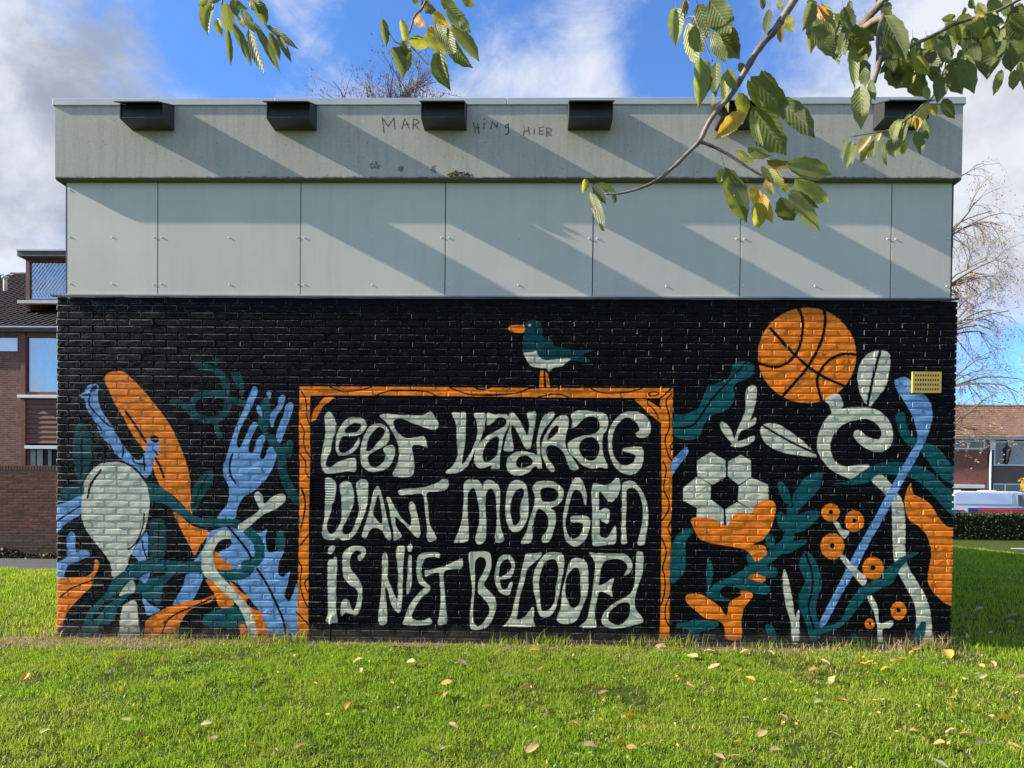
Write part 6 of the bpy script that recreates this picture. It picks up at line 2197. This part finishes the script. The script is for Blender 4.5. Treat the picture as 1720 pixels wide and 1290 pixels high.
# ------------------------------------------------------------------ hedge, shrubs
def leaf_cloud(name, n, sampler, size, mat, parent=None, seed=3, flat=0.0):
    r = np.random.RandomState(seed)
    c = sampler(r, n)
    a = r.normal(size=(n, 3))
    a /= np.linalg.norm(a, axis=1)[:, None]
    b = np.cross(a, r.normal(size=(n, 3)))
    b /= np.linalg.norm(b, axis=1)[:, None]
    sz = size * r.uniform(0.6, 1.3, (n, 1))
    a, b = a * sz, b * sz * 0.55
    v = np.stack([c - a, c + b, c + a, c - b], 1).reshape(-1, 3)
    q = np.arange(n * 4).reshape(n, 4)
    me = np_mesh(name, v, q, None, mat)
    return link(bpy.data.objects.new(name, me), parent)


def island_mat(name, c1, c2, rough=0.55, trans=0.0, patch=None, pscale=1.2, spec=0.35, pamt=0.75):
    mt, nt, bs, out = new_mat(name)
    g = nd(nt, 'ShaderNodeNewGeometry')
    c = mixc(nt, g.outputs['Random Per Island'], c1, c2)
    if patch:
        n = noise(nt, g.outputs['Position'], pscale, 5, 0.65)
        c = mixc(nt, maprange(nt, n, 0.46, 0.68, 0.0, pamt), c, patch)
    put(nt, bs.inputs['Base Color'], c)
    put(nt, bs.inputs['Roughness'], rough)
    put(nt, bs.inputs['Specular IOR Level'], spec)
    if trans:
        t = nd(nt, 'ShaderNodeBsdfTranslucent')
        nt.links.new(mixc(nt, 1.0, c, (1.4, 1.5, 0.6), 'MULTIPLY'), t.inputs['Color'])
        mx = nd(nt, 'ShaderNodeMixShader')
        mx.inputs[0].default_value = trans
        nt.links.new(bs.outputs[0], mx.inputs[1])
        nt.links.new(t.outputs[0], mx.inputs[2])
        nt.links.new(mx.outputs[0], out.inputs[0])
    return mt


HGY = 22.6
hzt = P(1660, 863, HGY).z
hedge = empty('hedge', (22, HGY, 0), 'low clipped dark green hedge in front of the parked van', 'hedge')
mb = MB()
mb.box(-9, 30, 0.12, 0.85, -0.05, hzt - 0.06)
mb.build('core', simple("hedge_core", (0.012, 0.018, 0.006), 0.95), hedge)


def hs(r, n):
    f = r.rand(n)
    x = r.uniform(-9, 30, n)
    top = f < 0.35
    y = np.where(top, r.uniform(0.05, 0.9, n), r.uniform(-0.02, 0.16, n))
    z = np.where(top, hzt + r.normal(0, 0.03, n) - 0.02, r.uniform(0.02, hzt, n))
    return np.stack([x, y, z], 1)


leaf_cloud('foliage', 26000, hs, 0.055, island_mat("hedge_leaf", (0.018, 0.03, 0.008), (0.05, 0.065, 0.02)), hedge, 4)

# yellow shrub at the right edge
ys = P(1736, 812, 20.5)
ysh = empty('yellow_shrub', (ys.x, 20.5, 0), 'small shrub with bright yellow autumn leaves at the right edge', 'shrub')
mb = MB()
for k in range(9):
    an = k * 0.7
    mb.tube([(0, 0, 0), (0.1 * math.cos(an), 0.1 * math.sin(an), 0.8), (0.4 * math.cos(an), 0.4 * math.sin(an), ys.z - 0.1)], [0.03, 0.02, 0.006], 5)
mb.build('stem', M_BARK2, ysh)


def ysm(r, n):
    d = r.normal(size=(n, 3))
    d /= np.linalg.norm(d, axis=1)[:, None]
    d *= (r.rand(n, 1) ** 0.4) * np.array([[0.52, 0.5, 0.42]])
    lump = 1 + 0.25 * np.sin(d[:, :1] * 9) * np.sin(d[:, 2:] * 11)
    return d * lump + np.array([[0.15, 0, ys.z]])


leaf_cloud('foliage', 1500, ysm, 0.06, island_mat("yellow_leaf", (0.75, 0.46, 0.02), (0.80, 0.58, 0.06), trans=0.3), ysh, 8)

# ivy and litter along the foot of the garden wall
def ivs(r, n):
    x = r.uniform(-19, -6.5, n)
    h = 0.12 + 0.06 * np.sin(x * 2.1) + 0.04 * np.sin(x * 6.3)
    z = r.rand(n) ** 1.6 * np.maximum(h, 0.05)
    y = 8.96 - r.rand(n) * (0.34 - z * 0.5)
    return np.stack([x, y, z], 1)


o = leaf_cloud('ground_cover', 7000, ivs, 0.045, island_mat("ivy_leaf", (0.02, 0.03, 0.01), (0.07, 0.06, 0.022), patch=(0.14, 0.065, 0.03), pscale=1.6), None, 12)
tag(o, 'low ivy and dry leaves along the foot of the garden wall', 'ivy', kind='stuff')

# ------------------------------------------------------------------ grass
def grass_blades(name, X, Y, H, W, mat, lean=0.55, seed=2, zoff=0.0, label=None):
    r = np.random.RandomState(seed)
    n = len(X)
    Z = lawn_z(X, Y) + zoff
    an = r.uniform(0, 2 * np.pi, n)
    fa = an + np.pi / 2 + r.normal(0, 0.5, n)
    le = np.abs(r.normal(0, lean, n))
    dx, dy = np.cos(an), np.sin(an)
    wx, wy = np.cos(fa) * W / 2, np.sin(fa) * W / 2
    b = np.stack([X, Y, Z], 1)
    w = np.stack([wx, wy, np.zeros(n)], 1)
    m1 = np.stack([X + dx * le * H * 0.30, Y + dy * le * H * 0.30, Z + H * 0.55], 1)
    t = np.stack([X + dx * le * H * 1.0, Y + dy * le * H * 1.0, Z + H * (1.0 - 0.28 * np.minimum(le, 1.6))], 1)
    v = np.stack([b - w, b + w, m1 + w * 0.8, m1 - w * 0.8, t], 1).reshape(-1, 3)
    k = np.arange(n)[:, None] * 5
    q = k + np.array([[0, 1, 2, 3]])
    tr_ = k + np.array([[3, 2, 4]])
    me = np_mesh(name, v, q, tr_, mat)
    o = link(bpy.data.objects.new(name, me))
    tag(o, label, 'grass', kind='stuff')
    return o


def vnoise(x, y, s, seed):
    r = np.random.RandomState(seed)
    g = r.rand(64, 64)
    fx_, fy_ = x * s, y * s
    ix, iy = np.floor(fx_).astype(int), np.floor(fy_).astype(int)
    tx2, ty2 = fx_ - ix, fy_ - iy
    tx2, ty2 = tx2 * tx2 * (3 - 2 * tx2), ty2 * ty2 * (3 - 2 * ty2)
    a = g[ix % 64, iy % 64]
    b = g[(ix + 1) % 64, iy % 64]
    c = g[ix % 64, (iy + 1) % 64]
    d = g[(ix + 1) % 64, (iy + 1) % 64]
    return (a * (1 - tx2) + b * tx2) * (1 - ty2) + (c * (1 - tx2) + d * tx2) * ty2


M_GRASS = island_mat("grass_blade", (0.078, 0.178, 0.009), (0.385, 0.505, 0.042), 0.55, 0.42, patch=(0.44, 0.41, 0.10), pscale=1.1, spec=0.14, pamt=0.5)
M_STRAW = island_mat("dry_grass", (0.30, 0.22, 0.10), (0.48, 0.38, 0.20), 0.7, 0.2)

gr = np.random.RandomState(5)
N = 420000
X = gr.uniform(-5.6, 5.9, N)
Y = -4.3 * gr.rand(N) ** 0.9 - 0.0
clump = np.clip((vnoise(X, Y, 4.0, 1) * 0.45 + vnoise(X, Y, 13.0, 2) * 0.55 - 0.18) * 1.5, 0, 1)
bare = vnoise(X, Y, 1.3, 3)
keep = gr.rand(N) < np.clip(0.30 + 1.3 * clump - 2.6 * np.clip(bare - 0.66, 0, 1), 0.08, 1) * np.clip((-Y - 0.01) / 0.16 + 0.22, 0, 1)
keep &= ~((X < -2.6) & (Y > -0.34 - 0.25 * vnoise(X, Y, 2.0, 9)) & (gr.rand(N) < 0.8))
X, Y, clump = X[keep], Y[keep], clump[keep]
Hh = 0.010 + 0.030 * clump ** 1.3 + gr.gamma(2.0, 0.005, len(X))
grass_blades('grass', X, Y, Hh, gr.uniform(0.0028, 0.0052, len(X)), M_GRASS, 1.0, 6, label='short bright green grass of the sunny lawn before the mural')

# grass beside and behind the building
N = 90000
Xa = gr.uniform(-11, -4.0, N // 2)
Ya = gr.uniform(0, 6.15, N // 2)
k_ = (Xa < -4.02)
Xb = gr.uniform(4.0, 13.5, N)
Yb = 16.5 * gr.rand(N) ** 1.5
X2 = np.concatenate([Xa[k_], Xb])
Y2 = np.concatenate([Ya[k_], Yb])
dist = (Y2 + 6.5) / 6.5
cl = vnoise(X2, Y2, 3.0, 4)
grass_blades('grass', X2, Y2, (0.035 + 0.05 * cl) * (0.8 + 0.2 * dist), 0.006 * dist, M_GRASS, 0.7, 8, label='grass at both sides of the painted building, shaded at the right')

# dry tufts along the foot of the wall
Xs, Ys, Hs = [], [], []
for cx_, cnt, hh_, sp_ in [(-3.95, 60, 0.10, 0.12), (-3.3, 60, 0.06, 0.25), (-2.6, 60, 0.08, 0.2), (-1.2, 50, 0.05, 0.3), (-0.2, 40, 0.06, 0.3), (0.6, 60, 0.08, 0.25), (1.45, 70, 0.10, 0.15), (2.2, 70, 0.08, 0.25), (2.9, 60, 0.07, 0.2), (3.55, 90, 0.12, 0.10), (3.82, 160, 0.15, 0.09), (-1.95, 70, 0.10, 0.12)]:
    Xs.append(gr.normal(cx_, sp_, cnt))
    Ys.append(-0.015 - np.abs(gr.normal(0, 0.05, cnt)))
    Hs.append(np.abs(gr.normal(hh_, hh_ * 0.35, cnt)))
n = 3500
Xs.append(gr.uniform(-4.3, 4.2, n)); Ys.append(-0.01 - gr.gamma(2, 0.05, n)); Hs.append(gr.uniform(0.015, 0.05, n))
n = 9000
Xs.append(gr.uniform(-6.5, -2.4, n)); Ys.append(-0.01 - gr.gamma(1.6, 0.16, n)); Hs.append(gr.uniform(0.012, 0.045, n))
n = 9000
Xs.append(gr.uniform(-5.6, 5.9, n)); Ys.append(-4.2 * gr.rand(n)); Hs.append(gr.uniform(0.02, 0.045, n))
n = 9000
Xs.append(gr.uniform(-10.5, -4.0, n)); Ys.append(gr.uniform(0, 6.0, n)); Hs.append(gr.uniform(0.03, 0.075, n))
Xs, Ys, Hs = np.concatenate(Xs), np.concatenate(Ys), np.concatenate(Hs)
grass_blades('dry_grass', Xs, Ys, Hs, gr.uniform(0.003, 0.006, len(Xs)), M_STRAW, 0.9, 14, label='straw coloured dry grass along the wall foot and in the left lawn')
# taller green tufts at the foot
Xs, Ys, Hs = [], [], []
for cx_, cnt, hh_ in [(-2.95, 40, 0.09), (-2.15, 60, 0.10), (-1.85, 60, 0.12), (0.1, 60, 0.09), (0.45, 90, 0.10), (1.2, 80, 0.10), (1.55, 80, 0.11), (2.3, 60, 0.08), (3.1, 60, 0.09), (3.75, 60, 0.10), (4.2, 90, 0.08)]:
    Xs.append(gr.normal(cx_, 0.10, cnt)); Ys.append(-0.03 - np.abs(gr.normal(0, 0.05, cnt))); Hs.append(np.abs(gr.normal(hh_, hh_ * 0.3, cnt)))
Xs, Ys, Hs = np.concatenate(Xs), np.concatenate(Ys), np.concatenate(Hs)
grass_blades('grass', Xs, Ys, Hs, gr.uniform(0.004, 0.007, len(Xs)), M_GRASS, 0.6, 15, label='taller green grass tufts growing against the foot of the mural')

# crumbs of leaf too small to count
def crumbs(r, n):
    x = r.uniform(-5.4, 5.8, n)
    x = np.where(r.rand(n) < 0.35, np.abs(x), x)
    y = -0.05 - 4.0 * r.rand(n) ** 1.2
    return np.stack([x, y, lawn_z(x, y) + r.uniform(0.02, 0.042, n)], 1)


o = leaf_cloud('leaf_litter', 750, crumbs, 0.012, island_mat("leaf_crumb", (0.70, 0.38, 0.04), (0.50, 0.30, 0.12), 0.6, 0.2, patch=(0.62, 0.50, 0.14), pscale=3.0), None, 44)
tag(o, 'tiny yellow and brown scraps of leaf strewn over the lawn', 'leaf litter', kind='stuff')

# broad-leaved weeds and clover scattered in the lawn
def weed_patch(r, n):
    cx = r.uniform(-5.2, 5.4, 90)
    cy = -0.25 - 3.7 * r.rand(90)
    k = r.randint(0, 90, n)
    x, y = cx[k] + r.normal(0, 0.085, n), cy[k] + r.normal(0, 0.085, n)
    return np.stack([x, y, lawn_z(x, y) + r.uniform(0.012, 0.040, n)], 1)


o = leaf_cloud('clover', 6500, weed_patch, 0.011, island_mat("clover_leaf", (0.10, 0.20, 0.018), (0.22, 0.34, 0.06), 0.5, 0.3), None, 31)
tag(o, 'low broad-leaved weeds and clover scattered through the lawn', 'weeds', kind='stuff')

# bare earth strip where the mower does not reach
M_EARTH = simple("bare_earth", (0.17, 0.125, 0.085), 0.95, 0.3, 9.0, 0.6, 0.02, bscale=40)
mb = MB()
vs, fs = [], []
nn = 120
for i in range(nn + 1):
    x = -4.4 + 8.6 * i / nn
    wdt = 0.13 + 0.05 * math.sin(x * 3.1) + 0.04 * math.sin(x * 7.7) + (0.20 if x < -2.7 else 0)
    vs += [(x, 0.02, 0.008), (x, -wdt * 0.6, 0.008 + float(lawn_z(np.array(x), np.array(-wdt * 0.6)))), (x, -wdt, 0.001 + float(lawn_z(np.array(x), np.array(-wdt))))]
for i in range(nn):
    for k in range(2):
        a = i * 3 + k
        fs.append((a, a + 1, a + 4, a + 3))
mb.add(vs, fs)
o = mb.build('earth_strip', M_EARTH, None, True)
tag(o, 'narrow strip of bare brown earth along the foot of the wall', 'earth', kind='structure')

# ------------------------------------------------------------------ fallen leaves
FC = {'yellow': (0.75, 0.42, 0.02), 'orange': (0.62, 0.24, 0.03), 'tan': (0.62, 0.40, 0.17), 'pale': (0.56, 0.52, 0.22), 'brown': (0.26, 0.13, 0.06)}
spots = [(205, 1110, 34, 'yellow'), (43, 1135, 38, 'yellow'), (75, 1227, 44, 'pale'), (70, 1110, 22, 'yellow'), (585, 1186, 42, 'yellow'), (598, 1184, 26, 'orange'), (528, 1152, 22, 'yellow'), (1057, 1200, 36, 'yellow'), (894, 1265, 52, 'tan'),
         (747, 1257, 42, 'pale'), (720, 1264, 50, 'brown'), (991, 1263, 34, 'tan'), (1001, 1250, 30, 'tan'), (990, 1241, 26, 'tan'), (1038, 1256, 36, 'yellow'), (1106, 1259, 30, 'tan'), (1085, 1260, 30, 'orange'), (953, 1262, 36, 'brown'),
         (1280, 1233, 40, 'tan'), (1242, 1249, 28, 'yellow'), (1232, 1277, 40, 'tan'), (1208, 1279, 34, 'tan'), (1317, 1206, 32, 'tan'), (1412, 1182, 32, 'orange'), (1375, 1184, 28, 'pale'), (1551, 1149, 34, 'tan'), (1684, 1208, 44, 'yellow'),
         (1662, 1207, 32, 'tan'), (1650, 1145, 36, 'pale'), (1582, 1160, 36, 'tan'), (1576, 1254, 34, 'orange'), (1580, 1285, 38, 'pale'), (1592, 1098, 44, 'yellow'), (1668, 1115, 28, 'tan'), (1648, 1120, 30, 'yellow'), (1445, 1120, 26, 'yellow'),
         (1460, 1117, 24, 'yellow'), (1487, 1128, 26, 'yellow'), (1505, 1114, 30, 'tan'), (1512, 1108, 28, 'orange'), (1398, 1142, 36, 'pale'), (1358, 1133, 34, 'tan'), (1368, 1126, 30, 'orange'), (1386, 1116, 36, 'tan'), (1273, 1145, 34, 'yellow'),
         (1261, 1142, 26, 'yellow'), (1228, 1113, 36, 'pale'), (1199, 1120, 32, 'tan'), (1242, 1126, 24, 'yellow'), (1164, 1103, 36, 'pale'), (1136, 1119, 34, 'tan'), (1158, 1153, 26, 'tan'), (1014, 1159, 34, 'tan'), (1003, 1158, 26, 'orange'),
         (884, 1153, 30, 'yellow'), (854, 1133, 26, 'pale'), (824, 1115, 26, 'yellow'), (775, 1113, 32, 'brown'), (905, 1120, 34, 'orange'), (897, 1094, 28, 'yellow'), (953, 1106, 30, 'brown'), (750, 1151, 28, 'yellow'), (737, 1167, 26, 'yellow'),
         (750, 1171, 32, 'tan'), (657, 1154, 24, 'tan'), (690, 1118, 28, 'pale'), (600, 1115, 28, 'tan'), (605, 1132, 26, 'tan'), (818, 1191, 28, 'tan'), (806, 1193, 24, 'pale'), (919, 1184, 28, 'brown'), (919, 1205, 30, 'brown'), (966, 1221, 26, 'tan'),
         (1000, 1226, 26, 'tan'), (761, 1222, 30, 'tan'), (502, 1253, 34, 'brown'), (420, 1251, 32, 'orange'), (440, 1196, 28, 'tan'), (212, 1213, 28, 'pale'), (346, 1220, 26, 'pale'), (240, 1238, 32, 'brown'), (124, 1199, 26, 'brown'), (357, 1243, 26, 'brown'),
         (355, 1280, 34, 'tan'), (462, 1262, 26, 'tan'), (277, 1113, 26, 'tan'), (1060, 1266, 26, 'orange'), (1140, 1262, 30, 'tan'), (1158, 1258, 26, 'tan'), (1253, 1205, 24, 'pale'), (1301, 1262, 30, 'tan'), (1402, 1236, 28, 'pale'), (1518, 1229, 28, 'brown'),
         (1535, 1235, 28, 'tan'), (1563, 1236, 26, 'yellow'), (1596, 1232, 28, 'pale'), (1623, 1239, 32, 'tan'), (1646, 1250, 30, 'brown'), (1596, 1187, 24, 'orange'), (1598, 1176, 22, 'orange'), (1665, 1183, 26, 'tan'), (1644, 1180, 28, 'brown'),
         (1483, 1177, 24, 'pale'), (1540, 1188, 24, 'tan'), (1718, 1144, 30, 'brown'), (1704, 1257, 34, 'tan'), (1712, 1172, 22, 'tan'), (1190, 1094, 26, 'tan'), (1294, 1099, 26, 'pale'), (1250, 1095, 24, 'tan'), (1110, 1087, 28, 'tan'), (1540, 1090, 30, 'yellow'),
         (1700, 1036, 26, 'pale'), (1645, 1024, 24, 'pale'), (1606, 1062, 20, 'pale'), (1625, 1070, 24, 'pale'), (1667, 1064, 22, 'tan'), (1694, 971, 20, 'pale'), (1620, 954, 18, 'pale'), (1713, 1052, 22, 'tan'), (1697, 1047, 24, 'pale')]
cwords = {'yellow': 'bright yellow', 'orange': 'orange', 'tan': 'pale tan', 'pale': 'pale greenish', 'brown': 'dull brown'}


ORD = ['first', 'second', 'third', 'fourth', 'fifth', 'sixth', 'seventh', 'eighth', 'ninth', 'tenth', 'eleventh', 'twelfth']


def zone(u, v):
    if u > 1600 and v < 1085:
        return 'in the shade right of the building'
    a = 'below the painted cutlery' if u < 503 else ('below the lettering, left half' if u < 815 else ('below the lettering, right half' if u < 1130 else ('below the painted football' if u < 1340 else ('below the painted hockey stick' if u < 1590 else 'past the right wall end'))))
    b = 'near wall' if v < 1125 else ('mid lawn' if v < 1205 else 'foreground')
    return b + ' ' + a


members = {}
for (u, v, wpx, ck) in spots:
    members.setdefault((ck, zone(u, v)), []).append(u)
for (u, v, wpx, ck) in spots:
    g0 = G(u, v, 0.03)
    depth = (g0 - CAM).dot(Vector(AX_F))
    L = wpx / FPX * depth * 0.70
    me = rnd.choice(FALLEN)
    o = bpy.data.objects.new('fallen_leaf', me)
    zz = float(lawn_z(np.array(g0.x), np.array(g0.y))) + 0.040
    an = rnd.uniform(0, 6.28)
    Mx = Matrix.Translation((g0.x, g0.y, zz)) @ Matrix.Rotation(an, 4, 'Z') @ Matrix.Rotation(rnd.uniform(-0.5, 0.5), 4, 'X') @ Matrix.Rotation(rnd.uniform(-0.45, 0.35), 4, 'Y') @ Matrix.Diagonal((L, L * rnd.uniform(0.55, 0.85), L * 0.7, 1)) @ Matrix.Translation((-0.5, 0, 0))
    o.matrix_world = Mx
    COL.objects.link(o)
    c = FC[ck]
    j = rnd.uniform(0.8, 1.2)
    o.color = (c[0] * j, c[1] * j, c[2] * j, 1)
    zn = zone(u, v)
    mem = sorted(members[(ck, zn)])
    if len(mem) == 1:
        lab = cwords[ck] + ' fallen leaf on the grass, ' + zn
    else:
        lab = ORD[mem.index(u)] + ' ' + cwords[ck] + ' fallen leaf from the left, ' + zn
    tag(o, lab, 'leaf', 'fallen leaves on the lawn')

# parts that were placed in world space under moved parents
bpy.context.view_layer.update()
for o, Mx in LEAF_FIX:
    o.matrix_parent_inverse = o.parent.matrix_world.inverted()
    o.matrix_basis = Mx
